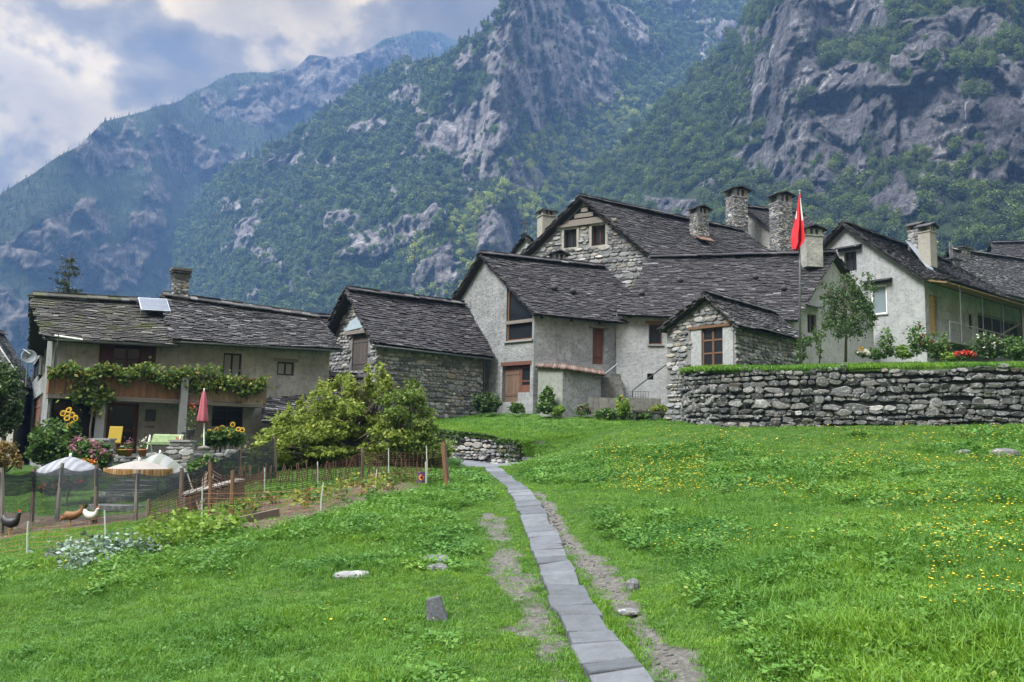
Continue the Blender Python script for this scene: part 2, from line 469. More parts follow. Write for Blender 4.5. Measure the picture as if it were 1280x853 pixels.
def build_path():
    mb = MB(); line = smooth_line([Vector(p) for p in PATH], 3)
    fine = resample(line, 0.05)
    i = 0
    while i < len(fine) - 12:
        L = int(R.uniform(7, 19)); j = min(i + L, len(fine) - 1)
        a, b = fine[i], fine[j]
        d = (b - a); d.z = 0; d.normalize(); nrm = Vector((-d.y, d.x, 0))
        w = (.215 + .05 * min(1, max(0, (a.y - 7) / 10))) + R.uniform(-.022, .022); off = R.uniform(-.018, .018)
        sk = R.uniform(-.02, .02)
        q = []
        for p, s, e in ((a, 1, 1), (a, -1, 1), (b, -1, -1), (b, 1, -1)):
            v = p + nrm * (s * (w + R.uniform(-.012, .012)) + off) + d * (e * R.uniform(.008, .022) + s * sk * .5)
            v.z = hz(v.x, v.y) + .035 + R.uniform(-.012, .012)
            q.append(v)
        # order ccw from above
        q = [q[1], q[2], q[3], q[0]]
        # slab with a worn top edge
        c = sum(q, Vector()) / 4
        low = [v - Vector((0, 0, .12)) for v in q]
        mid = [v - Vector((0, 0, .012)) for v in q]
        top = [c + (v - c) * .965 for v in q]
        mb.add(low + mid + top, [(0, 1, 5, 4), (1, 2, 6, 5), (2, 3, 7, 6), (3, 0, 4, 7), (4, 5, 9, 8), (5, 6, 10, 9), (6, 7, 11, 10), (7, 4, 8, 11), (8, 9, 10, 11)])
        i = j
    t = NT('path_slab'); t.rough(.75, .3)
    co = t.coord()
    c = t.mix(t.island(), (.062, .070, .080), (.118, .128, .142))
    c = t.mix(t.fac(t.noise(co, 5, 6, .7), .3, .7), t.mix(1.0, c, (.72, .72, .72), 'MULTIPLY'), t.mix(1.0, c, (1.15, 1.15, 1.15), 'MULTIPLY'))
    c = t.mix(t.math('MULTIPLY', t.fac(t.noise(co, 2, 5, .8), .52, .66), .6), c, (.045, .046, .038))
    c = t.mix(t.fac(t.noise(co, 60, 4, .8), .60, .7), c, (.19, .20, .21))
    t.base(c); t.bump(t.math('ADD', t.noise(co, 22, 8, .75), t.math('MULTIPLY', t.noise(co, 3, 4, .6), 1.5)), .8, .03)
    tag(mb.build('path', t.m), kind='structure')
    M['path'] = t.m
    # grey gravel lane where the path meets the hamlet
    poly = smooth_line([Vector(p) for p in LANE + [LANE[0]]], 2)[:-1]
    c0 = sum(poly, Vector()) / len(poly)
    V = []; Fc = []
    rings = 6
    for k in range(rings + 1):
        for p in poly:
            v = c0.lerp(p, k / rings); V.append((v.x, v.y, hz(v.x, v.y) + (.05 if k < rings else -.03)))
    n = len(poly)
    for k in range(rings):
        for i in range(n): Fc.append((k * n + i, k * n + (i + 1) % n, (k + 1) * n + (i + 1) % n, (k + 1) * n + i))
    t = NT('lane_gravel'); t.rough(.9, .2); co = t.coord()
    t.base(t.ramp(t.noise(co, 18, 6, .75), [(.3, (.08, .085, .095)), (.6, (.12, .128, .14)), (.75, (.2, .21, .22))])); t.bump(t.noise(co, 40, 4), .4, .02)
    tag(link_mesh('lane', np_mesh('lane', np.array(V), np.array(Fc)), t.m, smooth=True), kind='structure')
build_path()

# ================================================================== MOUNTAINS
def interp(pts, x): 
    a = np.array(pts, float); return np.interp(x, a[:, 0], a[:, 1])

def ell(px, py, cx, cy, rx, ry, rot=0):
    c, s = math.cos(math.radians(rot)), math.sin(math.radians(rot))
    u = ((px - cx) * c + (py - cy) * s) / rx; v = (-(px - cx) * s + (py - cy) * c) / ry
    return np.clip(1.6 - 1.4 * np.sqrt(u * u + v * v), -1, 1)

def facets(x, y, z, seed):
    """blocky rock: every Voronoi cell has its own offset and tilt"""
    xi, yi, zi = (np.floor(v).astype(np.int64) for v in (x, y, z))
    best = np.full(x.shape, 1e9); val = np.zeros(x.shape); sec = np.full(x.shape, 1e9)
    for i in (-1, 0, 1):
        for j in (-1, 0, 1):
            for k in (-1, 0, 1):
                cx, cy, cz = xi + i, yi + j, zi + k
                px = cx + .5 + .42 * _h(cx, cy, cz + seed); py = cy + .5 + .42 * _h(cx + 91, cy, cz + seed); pz = cz + .5 + .42 * _h(cx, cy + 57, cz + seed)
                d = (x - px) ** 2 + (y - py) ** 2 + (z - pz) ** 2
                v = _h(cx + 13, cy + 29, cz + seed) + .9 * (_h(cx, cy + 7, cz + 3) * (x - px) + _h(cx + 5, cy, cz + 11) * (y - py) + _h(cx + 3, cy + 9, cz) * (z - pz))
                n = d < best
                sec = np.where(n, best, np.minimum(sec, d)); val = np.where(n, v, val); best = np.where(n, d, best)
    return val, np.sqrt(sec) - np.sqrt(best)

def mountain(name, x0, x1, ridge, base_py, base_d, step, soil_ang, cliffs, noise_s, noise_a, extra_rock, back, mat, seed, rockbias=0.0, ledge=None):
    xs = np.arange(x0, x1 + step, step)
    rp = interp(ridge, xs) + 2.2 * fbm(xs * .05, seed * 1.0, 0, 4) * (3.0 if name == 'x' else 1.0)
    n_r = int((base_py - rp.min()) / step) + 1
    tt = np.linspace(0, 1, n_r)
    PX = np.repeat(xs[None], n_r, 0)
    PY = base_py + (rp[None] - base_py) * tt[:, None]
    # sight directions
    dc = np.stack([(PX - 640) / F, -(PY - 426.5) / F, -np.ones_like(PX)], -1)
    dw = dc @ MN.T
    hor = np.hypot(dw[..., 0], dw[..., 1]); ph = np.arctan2(dw[..., 2], hor)
    ux, uy = dw[..., 0] / hor, dw[..., 1] / hor
    # rock where cliffs are, plus broken outcrops
    wx = PX + 14 * fbm(PX * .03, PY * .03, seed, 3); wy = PY + 14 * fbm(PX * .03, PY * .03, seed + 9, 3)
    cl = np.full(PX.shape, -1.0)
    for c in cliffs: cl = np.maximum(cl, ell(wx, wy, *c))
    out = fbm(PX * .018, PY * .035, seed + 3, 5) * 1.5 + fbm(PX * .075, PY * .05, seed + 4, 4) * 1.0
    rock = np.clip((np.maximum(cl + out * .75, out + extra_rock + rockbias) - .12) * 3, 0, 1)
    th = np.radians(soil_ang + (75 - soil_ang) * np.clip(np.maximum(cl * 1.2, 0) + .25 * rock, 0, 1) + 5 * out)
    D = np.empty_like(PX); D[0] = interp(base_d, xs)
    for j in range(1, n_r):
        p = ph[j]; dph = np.maximum(ph[j] - ph[j - 1], 1e-6)
        den = np.maximum(np.tan(np.maximum(th[j], p + .12)) - np.tan(p), .12)
        D[j] = D[j - 1] + D[j - 1] * dph / np.cos(p) ** 2 / den
    k = max(3, int(40 / step)); ker = np.hanning(2 * k + 1); ker /= ker.sum()
    Dp = np.pad(D, ((0, 0), (k, k)), mode='edge')
    D = np.apply_along_axis(lambda r: np.convolve(r, ker, 'valid'), 1, Dp)
    X, Y, Z = ux * D, uy * D, EYE + D * np.tan(ph)
    s = noise_s
    nz = (0.9 * ridged(X / s, Y / s, Z / (s * 2.2) + seed, 5) + .5 * fbm(X / (s * .25), Y / (s * .25), Z / (s * .4), 4) * (0.35 + rock))
    fine = ridged(X / (s * .16), Y / (s * .16), Z / (s * .45) + seed, 4) * rock
    q = noise_a / 17.
    w1 = fbm(X / (40 * q), Y / (40 * q), Z / (40 * q), 4)
    led = Z / (13 * q) + (X - .4 * Y) / (55 * q) + 2.6 * w1
    saw = (led - np.floor(led)); saw = np.where(saw < .82, saw / .82, (1 - saw) / .18)
    crk = ridged(X / (9 * q) + w1, Y / (9 * q), Z / (75 * q) + seed, 3)
    blk = fbm(X / (6 * q), Y / (6 * q), Z / (6 * q), 3)
    disp = noise_a * (nz - .2) + noise_a * .30 * fine + rock * q * (2.6 * (saw - .5) - 1.6 * np.clip(crk - .35, 0, 1) * 2 + .7 * blk)
    wv = 5 * q * w1
    f1, e1 = facets((X + wv) / (15 * q), (Y + wv) / (15 * q), (Z + .35 * X) / (30 * q), int(seed))
    f2, e2 = facets((X + wv) / (5.5 * q), (Y - wv) / (5.5 * q), (Z - .3 * X) / (9 * q), int(seed) + 5)
    disp = disp + rock * q * (3.4 * f1 + 1.3 * f2 - 1.6 * np.clip(1 - e1 / .10, 0, 1) - .6 * np.clip(1 - e2 / .12, 0, 1))
    if ledge is not None:
        disp = disp + ledge(PX, PY, wx, wy)
    fade = np.clip(tt * 8, 0, 1)[:, None]
    D2 = D - disp * fade
    X, Y, Z = ux * D2, uy * D2, EYE + D2 * np.tan(ph)
    # far side
    rows = [np.stack([X, Y, Z], -1)]
    last = rows[0][-1]
    for dd, dz in back:
        q = last.copy(); q[:, 0] += ux[-1] * dd; q[:, 1] += uy[-1] * dd; q[:, 2] -= dz; rows.append(q[None])
    V = np.concatenate(rows, 0)
    nr = V.shape[0]; nc = V.shape[1]
    idx = np.arange(nr * nc).reshape(nr, nc)
    Fc = np.stack([idx[:-1, :-1], idx[:-1, 1:], idx[1:, 1:], idx[1:, :-1]], -1).reshape(-1, 4)
    me = np_mesh(name, V.reshape(-1, 3), Fc)
    rk = np.concatenate([rock] + [rock[-1:]] * len(back), 0)
    a = me.attributes.new('rock', 'FLOAT', 'POINT'); a.data.foreach_set('value', rk.ravel().astype(np.float32))
    o = tag(link_mesh(name, me, mat, smooth=name.startswith('far')), kind='structure')
    return dict(V=np.stack([X, Y, Z], -1), rock=rock, PX=PX, PY=PY, tt=tt, rp=rp)

def m_mountain(name, rocks, forest, scale, streak, light=(.40, .38, .38), sk=.55):
    t = NT(name); t.rough(.95, .1)
    co = t.coord()
    mp = lambda z: t.n('ShaderNodeMapping', {'Vector': co, 'Scale': (1, 1, z)}).outputs[0]
    r = t.ramp(t.noise(mp(.45), scale * 1.5, 10, .75, .8), [(.30, rocks[0]), (.44, rocks[1]), (.56, rocks[2]), (.70, rocks[3])])
    st = t.noise(mp(.07), streak, 7, .75, .3)
    r = t.mix(t.math('MULTIPLY', t.fac(st, .56, .64), sk), r, light)
    r = t.mix(t.math('MULTIPLY', t.fac(st, .45, .33), .7), r, [x * .7 for x in rocks[0]])
    # joints and ledges of the gneiss
    vo = t.n('ShaderNodeTexVoronoi', {'Vector': mp(.45), 'Scale': scale * 3.2}, feature='DISTANCE_TO_EDGE').outputs['Distance']
    wv = t.noise(t.n('ShaderNodeMapping', {'Vector': co, 'Scale': (.35, .35, 1.6), 'Rotation': (.35, .2, 0)}).outputs[0], scale * 4, 8, .75, .6)
    gr = t.noise(mp(.7), scale * 9, 9, .8)
    r = t.mix(t.math('MULTIPLY', t.fac(vo, .07, .0), .55), r, [x * .45 for x in rocks[0]])
    r = t.mix(1.0, r, t.ramp(wv, [(.32, (.42, .42, .45)), (.5, (1, 1, 1)), (.68, (1.35, 1.33, 1.3))]), 'MULTIPLY')
    r = t.mix(1.0, r, t.ramp(gr, [(.33, (.5, .5, .52)), (.5, (1, 1, 1)), (.66, (1.5, 1.48, 1.45))]), 'MULTIPLY')
    f = t.ramp(t.noise(co, scale * 2.5, 6, .7), [(.3, forest[0]), (.5, forest[1]), (.7, forest[2])])
    a = t.n('ShaderNodeAttribute', attribute_name='rock').outputs['Fac']
    n2 = t.math('SUBTRACT', t.noise(co, scale * 5, 8, .8), .5)
    c = t.mix(t.fac(t.math('ADD', a, t.math('MULTIPLY', n2, 1.7)), .30, .62), f, r)
    t.base(c)
    h = t.math('ADD', t.noise(mp(.5), scale * 3, 9, .78), t.math('MULTIPLY', wv, .8))
    t.bump(h, 1.0, 7.0)
    return t.m

FOR = [(.022, .034, .013), (.038, .058, .02), (.06, .08, .03)]
mm1 = m_mountain('far_mountain_rock', [(.055, .048, .044), (.085, .074, .066), (.115, .10, .092), (.18, .165, .15)], [(.018, .025, .016), (.028, .038, .021), (.042, .052, .028)], .018, .03, (.20, .185, .175), .4)
mm2 = m_mountain('mid_mountain_rock', [(.075, .068, .072), (.15, .138, .142), (.22, .205, .205), (.36, .34, .325)], FOR, .022, .04, (.30, .27, .255))
mm3 = m_mountain('near_mountain_rock', [(.050, .047, .052), (.10, .094, .101), (.15, .144, .150), (.27, .265, .265)], FOR, .035, .07, (.38, .37, .365), .85)

T1 = mountain('far_mountain', -420, 860, [(-420, 330), (-200, 320), (-100, 285), (0, 243), (50, 211), (100, 181), (130, 151), (180, 140), (225, 125), (250, 111), (290, 92), (340, 90), (370, 85), (387, 69), (420, 72), (450, 66), (480, 50), (520, 38), (548, 40), (570, 50), (640, 80), (860, 120)],
              550, [(-420, 1020), (0, 900), (300, 950), (860, 1020)], 3.0, 48, [(420, 100, 120, 40, -15), (130, 190, 60, 30, -30), (80, 330, 70, 40, 20), (230, 190, 60, 30, 0), (20, 400, 60, 40, 0), (180, 290, 30, 60, 20)], 190, 56, -.30, [(60, 40), (150, 300)], mm1, 1.0)
T2 = mountain('mid_mountain', 170, 1150, [(170, 430), (200, 395), (214, 340), (222, 285), (255, 240), (290, 210), (320, 195), (350, 177), (390, 152), (420, 128), (450, 108), (480, 93), (500, 77), (530, 82), (560, 72), (577, 56), (600, 42), (620, 25), (635, 3), (660, -40), (720, -70), (800, -70), (900, -60), (950, -8), (1000, 30), (1150, 100)],
              550, [(170, 980), (300, 720), (420, 580), (640, 500), (1150, 600)], 2.6, 44, [(680, 60, 105, 135, 12), (590, 175, 62, 70, -30), (770, 40, 60, 35, 20), (620, 290, 35, 40, 30), (490, 300, 60, 22, -20), (540, 345, 50, 25, -15), (375, 172, 26, 9, -15), (455, 160, 30, 10, -10), (430, 270, 26, 18, -30), (880, 25, 60, 20, 30), (660, 215, 30, 25, 0), (300, 300, 30, 18, -30)],
              130, 42, -.36, [(50, 40), (150, 260), (250, 560)], mm2, 4.0)
def ledge3(px, py, wx, wy):
    line = np.interp(wx, [985, 1010, 1060, 1110, 1160, 1215, 1250, 1275], [150, 128, 118, 108, 92, 88, 100, 112])
    d = wy - line
    xm = np.clip((wx - 985) / 30, 0, 1) * np.clip((1285 - wx) / 30, 0, 1)
    return xm * (7 * np.exp(-((d + 7) / 6) ** 2) - 9 * np.clip(d / 3, 0, 1) * np.clip(1 - d / 75, 0, 1))
T3 = mountain('near_mountain', 560, 1620, [(560, 420), (620, 345), (660, 305), (690, 274), (715, 243), (745, 205), (800, 160), (830, 132), (860, 100), (905, 55), (945, 0), (1000, -60), (1100, -110), (1200, -130), (1300, -140), (1620, -150)],
              560, [(560, 560), (700, 440), (900, 345), (1300, 285), (1620, 275)], 2.4, 43, [(1120, 155, 165, 76, -12), (985, 85, 40, 100, 18), (1190, 40, 100, 34, -10), (1040, 15, 70, 40, 10), (1250, 150, 70, 80, 0), (850, 262, 60, 14, 10), (960, 200, 40, 25, 0), (1420, 120, 120, 110, 0), (1240, 225, 40, 20, 0), (1130, 260, 50, 16, 0)],
              115, 27, -.36, [(30, 10), (150, 120), (400, 380)], mm3, 8.0, 0.0, ledge3)

# ------------------------------------------------------------------ instancing on points (only for uncountable stuff)
def leaf_quads(C, size, up=0.0, aspect=0.55, rg=rng):
    """rhombus leaves at centres C (N,3), size (N,)"""
    n = len(C)
    d = rg.normal(size=(n, 3)); d[:, 2] = d[:, 2] * (1 - up) + up * np.abs(d[:, 2]); d /= np.linalg.norm(d, axis=1, keepdims=True)
    e = rg.normal(size=(n, 3)); e -= d * (d * e).sum(1, keepdims=True); e /= np.linalg.norm(e, axis=1, keepdims=True)
    s = np.broadcast_to(np.asarray(size, float), (n,))[:, None]
    V = np.stack([C - d * s, C + e * s * aspect, C + d * s, C - e * s * aspect], 1).reshape(-1, 3)
    return V, np.arange(4 * n).reshape(n, 4)

def clumpy(blobs, n, clump=40, spread=.28, rg=rng, shell=.55, flat=1.0):
    """leaf centres gathered in clumps through a set of ellipsoids ((x,y,z),(rx,ry,rz))"""
    vol = np.array([b[1][0] * b[1][1] * b[1][2] for b in blobs]) ** .7; vol /= vol.sum()
    out = []
    for (c, r), w in zip(blobs, vol):
        k = max(4, int(clump * w * len(blobs))); m = max(8, int(n * w))
        d = rg.normal(size=(k, 3)); d /= np.linalg.norm(d, axis=1, keepdims=True)
        rad = shell + (1 - shell) * rg.random((k, 1)) ** .6
        cc = d * rad
        cs = spread * (0.6 + .8 * rg.random(k))
        pick = rg.integers(0, k, m)
        p = cc[pick] + rg.normal(size=(m, 3)) * cs[pick][:, None] * .6 * np.array([1, 1, flat])
        out.append(np.array(c) + p * np.array(r))
    return np.concatenate(out)

def proto_coll(name, objs):
    c = bpy.data.collections.new(name)
    for o in objs:
        for u in list(o.users_collection): u.objects.unlink(o)
        c.objects.link(o)
    return c

def scatter(name, P, scale, rot, coll, kind='stuff', label=None, cat=None):
    """one object whose geometry nodes put the little plants of COLL on the points P"""
    me = bpy.data.meshes.new(name)
    P = np.ascontiguousarray(P, np.float32)
    me.vertices.add(len(P)); me.vertices.foreach_set('co', P.ravel())
    a = me.attributes.new('sc', 'FLOAT', 'POINT'); a.data.foreach_set('value', np.asarray(scale, np.float32))
    a = me.attributes.new('rt', 'FLOAT_VECTOR', 'POINT'); a.data.foreach_set('vector', np.ascontiguousarray(rot, np.float32).ravel())
    o = bpy.data.objects.new(name, me); COL.objects.link(o)
    g = bpy.data.node_groups.new(name + '_nodes', 'GeometryNodeTree')
    g.interface.new_socket('Geometry', in_out='INPUT', socket_type='NodeSocketGeometry')
    g.interface.new_socket('Geometry', in_out='OUTPUT', socket_type='NodeSocketGeometry')
    N = g.nodes.new
    gi, go = N('NodeGroupInput'), N('NodeGroupOutput')
    m2p = N('GeometryNodeMeshToPoints'); ci = N('GeometryNodeCollectionInfo'); iop = N('GeometryNodeInstanceOnPoints')
    ci.inputs['Collection'].default_value = coll; ci.inputs['Separate Children'].default_value = True; ci.inputs['Reset Children'].default_value = True
    na = N('GeometryNodeInputNamedAttribute'); na.data_type = 'FLOAT'; na.inputs['Name'].default_value = 'sc'
    nr = N('GeometryNodeInputNamedAttribute'); nr.data_type = 'FLOAT_VECTOR'; nr.inputs['Name'].default_value = 'rt'
    L = g.links.new
    L(gi.outputs[0], m2p.inputs['Mesh']); L(m2p.outputs[0], iop.inputs['Points']); L(ci.outputs[0], iop.inputs['Instance'])
    iop.inputs['Pick Instance'].default_value = True
    L(na.outputs[0], iop.inputs['Scale']); L(nr.outputs[0], iop.inputs['Rotation'])
    L(iop.outputs[0], go.inputs[0])
    md = o.modifiers.new('scatter', 'NODES'); md.node_group = g
    return tag(o, label, cat, kind=kind)

def tree_protos(kind, mats, nvar, nleaf, ls=1.0):
    out = []
    for v in range(nvar):
        if kind == 'broad':
            bl = [((0, 0, .62), (.33, .33, .36))] + [((R.uniform(-.24, .24), R.uniform(-.24, .24), R.uniform(.42, .85)), (R.uniform(.16, .26),) * 2 + (R.uniform(.14, .24),)) for _ in range(5)]
            C = clumpy(bl, nleaf, 40, .34)
            V, Fc = leaf_quads(C, rng.uniform(.035, .075, len(C)) * ls, .4, .8)
        else:
            z = rng.random(nleaf) ** 1.3
            a = rng.random(nleaf) * 6.283; whorl = .75 + .25 * np.sin(z * 60)
            rr = .19 * (1 - z) * whorl * rng.random(nleaf) ** .5 + .01
            C = np.stack([rr * np.cos(a), rr * np.sin(a), .06 + z * .94 - rr * .35], 1)
            V, Fc = leaf_quads(C, rng.uniform(.02, .05, len(C)), 0, .6)
        o = link_mesh('forest_tree', np_mesh('forest_tree', V, Fc), mats[v % len(mats)])
        out.append(o)
    return out

lf_dark = m_leaf('forest_leaf_dark', [(0, (.026, .045, .014)), (.5, (.048, .078, .021)), (.85, (.078, .108, .030)), (1, (.13, .12, .038))], .2, True)
lf_mid = m_leaf('forest_leaf_mid', [(0, (.05, .080, .018)), (.5, (.090, .135, .028)), (.9, (.135, .18, .038)), (1, (.22, .18, .05))], .25, True)
lf_birch = m_leaf('forest_leaf_birch', [(0, (.16, .20, .032)), (.5, (.25, .305, .052)), (.93, (.33, .36, .09)), (.965, (.42, .28, .06)), (1, (.46, .26, .06))], .3, True)
lf_fir = m_leaf('forest_fir', [(0, (.014, .024, .013)), (.6, (.024, .038, .018)), (1, (.036, .052, .022))], .1, True)
cb = proto_coll('broad_crowns', tree_protos('broad', [lf_dark, lf_mid, lf_dark, lf_mid, lf_dark], 5, 420))
cbi = proto_coll('birch_crowns', tree_protos('broad', [lf_birch, lf_mid, lf_birch], 3, 420))
cb3 = proto_coll('mixed_crowns', tree_protos('broad', [lf_dark, lf_mid, lf_dark, lf_mid, lf_dark, lf_mid], 6, 1100, .62) + tree_protos('fir', [lf_dark], 1, 300))
lf_far = m_leaf('far_fir', [(0, (.012, .019, .013)), (.6, (.020, .030, .018)), (1, (.030, .040, .022))], .1, True)
cfar = proto_coll('far_firs', tree_protos('fir', [lf_far], 3, 260))
cf = proto_coll('fir_crowns', tree_protos('fir', [lf_fir, lf_dark], 3, 260))

def forest_points(T, dens, floor=.07, mask=None):
    V, rock = T['V'], T['rock']
    a = V[1:, :-1] - V[:-1, :-1]; b = V[:-1, 1:] - V[:-1, :-1]
    area = np.linalg.norm(np.cross(a, b), axis=-1)
    ar_xy = np.abs(np.cross(a[..., :2], b[..., :2]))
    w = (np.minimum(area, ar_xy * 2.2 + area * .12)) * np.clip(1.02 - rock[:-1, :-1], floor, 1)
    if mask is not None: w = w * mask(T['PX'][:-1, :-1], T['PY'][:-1, :-1])
    n = rng.poisson(w * dens)
    jj, ii = np.nonzero(n); rep = n[jj, ii]; jj = np.repeat(jj, rep); ii = np.repeat(ii, rep)
    u, v = rng.random((2, len(jj), 1))
    P = V[jj, ii] * (1 - u) * (1 - v) + V[jj, ii + 1] * u * (1 - v) + V[jj + 1, ii] * (1 - u) * v + V[jj + 1, ii + 1] * u * v
    return P, jj, ii

def rots(n, tilt=.06):
    return np.stack([rng.normal(0, tilt, n), rng.normal(0, tilt, n), rng.random(n) * 6.283], 1)

def birchy(px, py):
    m = np.maximum.reduce([ell(px, py, 610, 300, 120, 50, -35), ell(px, py, 720, 190, 110, 55, -38), ell(px, py, 560, 320, 60, 50, 0)])
    return np.clip(m * 1.8 + .7 * fbm(px * .03, py * .03, 1.0, 3), 0, .92)

def build_forests():
    P, j, i = forest_points(T1, 1 / 34.)
    h = rng.uniform(5, 9.5, len(P)) * np.clip(1.1 - T1['tt'][j] * .35, .5, 1)
    scatter('far_mountain_forest', P - [0, 0, 1], h, rots(len(P)), cfar, label='bluish conifer forest clothing the hazy far mountain', cat='forest')
    P, j, i = forest_points(T2, 1 / 21.)
    px, py = T2['PX'][j, i], T2['PY'][j, i]
    bm = birchy(px, py); isb = rng.random(len(P)) < bm
    isf = (~isb) & (rng.random(len(P)) < np.clip((420 - px) / 300 + (150 - py) / 200, .05, .8))
    brd = ~(isb | isf)
    h = np.clip(rng.lognormal(1.75, .40, len(P)), 2.5, 13)
    scatter('slope_forest', P[brd] - [0, 0, 1], h[brd], rots(brd.sum()), cb, label='mixed green forest on the middle mountain slope below grey cliffs', cat='forest')
    scatter('birch_forest', P[isb] - [0, 0, 1], h[isb] * .9, rots(isb.sum()), cbi, label='light yellow-green birch wood on the middle mountain slope above the roofs', cat='forest')
    scatter('fir_forest', P[isf] - [0, 0, 1], h[isf] * 1.25, rots(isf.sum()), cf, label='dark fir trees lining the middle mountain ridge', cat='forest')
    P, j, i = forest_points(T3, 1 / 14., .03)
    h3 = np.clip(rng.lognormal(1.66, .42, len(P)), 2, 11) * np.where(T3['rock'][j, i] > .6, .5, 1)
    scatter('cliff_forest', P - [0, 0, .8], h3, rots(len(P)), cb3, label='dense dark green forest around the purple cliff of the near mountain', cat='forest')
    # ridge line firs
    V = T2['V'][-1]; px = T2['PX'][-1]
    k = (px < 660); V = V[k]
    t = rng.random(150) * (len(V) - 1.001); a = t.astype(int); f = (t - a)[:, None]
    Q = V[a] * (1 - f) + V[a + 1] * f
    scatter('ridge_forest', Q - [0, 0, 2], rng.uniform(6, 14, len(Q)), rots(len(Q), .03), cf, label='spiky firs along the skyline of the middle mountain', cat='forest')
    V = T1['V'][-1]; px = T1['PX'][-1]; k = (px < 240); V = V[k]
    t = rng.random(140) * (len(V) - 1.001); a = t.astype(int); f = (t - a)[:, None]
    Q = V[a] * (1 - f) + V[a + 1] * f
    scatter('skyline_forest', Q - [0, 0, 2], rng.uniform(4, 8, len(Q)), rots(len(Q), .03), cfar, label='small dark firs along the falling skyline of the far mountain', cat='forest')
build_forests()
TOPZ = max(float(T['V'][..., 2].max()) for T in (T1, T2, T3)) + 30
FARY = max(float(T['V'][..., 1].max()) for T in (T1, T2, T3)) + 200
LOWZ = min(float((np.array([v.co.z for v in bpy.data.objects[n].data.vertices])).min()) for n in ('far_mountain', 'mid_mountain', 'near_mountain')) - 5
# ================================================================== SKY, SUN, AIR, CAMERA
def build_sky():
    el, az = math.radians(50), math.radians(200)
    w = bpy.data.worlds.new('World'); SC.world = w; w.use_nodes = True
    nt = w.node_tree; bg = nt.nodes['Background']; bg.inputs['Strength'].default_value = SKY_S
    N = nt.nodes.new; L = nt.links.new
    sk = N('ShaderNodeTexSky'); sk.sky_type = 'NISHITA'; sk.sun_disc = False; sk.sun_elevation = el; sk.sun_rotation = az; sk.altitude = 900
    tc = N('ShaderNodeTexCoord'); sep = N('ShaderNodeSeparateXYZ'); L(tc.outputs['Generated'], sep.inputs[0])
    cb_ = N('ShaderNodeMapping'); L(tc.outputs['Generated'], cb_.inputs[0]); cb_.inputs['Scale'].default_value = (1, 1, 1.35)
    def noise(sc, det, ro, off, dist=0):
        mp = N('ShaderNodeMapping'); mp.inputs['Location'].default_value = off; L(cb_.outputs[0], mp.inputs[0])
        n = N('ShaderNodeTexNoise'); n.inputs['Scale'].default_value = sc; n.inputs['Detail'].default_value = det; n.inputs['Roughness'].default_value = ro; n.inputs['Distortion'].default_value = dist
        L(mp.outputs[0], n.inputs['Vector']); return n.outputs['Fac']
    n1 = noise(4.0, 8, .55, CL[0], .2); n2 = noise(6.5, 9, .52, CL[1], .15); n3 = noise(3.0, 4, .5, CL[2])
    def ramp(f, st):
        cr = N('ShaderNodeValToRGB'); L(f, cr.inputs[0]); e = cr.color_ramp.elements
        while len(e) < len(st): e.new(.5)
        for q, (p_, c_) in zip(e, st): q.position = p_; q.color = (*c_, 1)
        return cr.outputs[0]
    def mixc(ty, f, a_, b_):
        m = N('ShaderNodeMix'); m.data_type = 'RGBA'; m.blend_type = ty
        for k, v in ((0, f), (6, a_), (7, b_)):
            if isinstance(v, bpy.types.NodeSocket): L(v, m.inputs[k])
            else: m.inputs[k].default_value = v if k == 0 else (*v, 1)
        return m.outputs[2]
    base = ramp(n1, [(.38, (1.5, 1.5, 1.5)), (.50, (2.6, 2.6, 2.6)), (.60, (4.0, 4.0, 4.0))])
    cloud = mixc('MULTIPLY', 1.0, base, ramp(n2, [(.40, (.22, .22, .22)), (.48, (.45, .45, .45)), (.535, (1, 1, 1))]))
    # warm tint offsets blue haze low down; unseen zenith brightened to light the village
    def rng_(a_, b_, c_, d_):
        m = N('ShaderNodeMapRange'); L(sep.outputs[2], m.inputs[0])
        for k, v in enumerate((a_, b_, c_, d_)): m.inputs[k + 1].default_value = v
        return m.outputs[0]
    cloud = mixc('MULTIPLY', 1.0, cloud, mixc('MIX', rng_(.45, .70, 0, 1), (1.0, .76, .38), (1, 1, 1)))
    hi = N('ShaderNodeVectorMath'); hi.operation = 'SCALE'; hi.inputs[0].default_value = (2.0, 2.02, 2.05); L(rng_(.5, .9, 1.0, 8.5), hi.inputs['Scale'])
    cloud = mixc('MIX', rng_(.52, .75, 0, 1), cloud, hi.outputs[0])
    gap = ramp(n3, [(.29, (0, 0, 0)), (.35, (1, 1, 1))])
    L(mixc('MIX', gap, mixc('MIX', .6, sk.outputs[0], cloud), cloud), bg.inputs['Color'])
    ld = bpy.data.lights.new('sun', 'SUN'); ld.energy = SUN_S; ld.angle = math.radians(20); ld.color = (1.0, .98, .95)
    so = bpy.data.objects.new('sun', ld); COL.objects.link(so)
    # sun stands behind the camera, to its left
    dirv = Vector((-math.sin(math.radians(52)) * math.cos(el), -math.cos(math.radians(52)) * math.cos(el), math.sin(el)))
    so.rotation_euler = dirv.to_track_quat('Z', 'Y').to_euler()
    sk.sun_rotation = math.atan2(dirv.x, dirv.y)
CL = ((0.6, 5.2, 9.4), (9.7, 6.4, 3.3), (2.3, .7, 5.2))
SKY_S, SUN_S, EXPO = 0.1, 2.4, 1.8
build_sky()

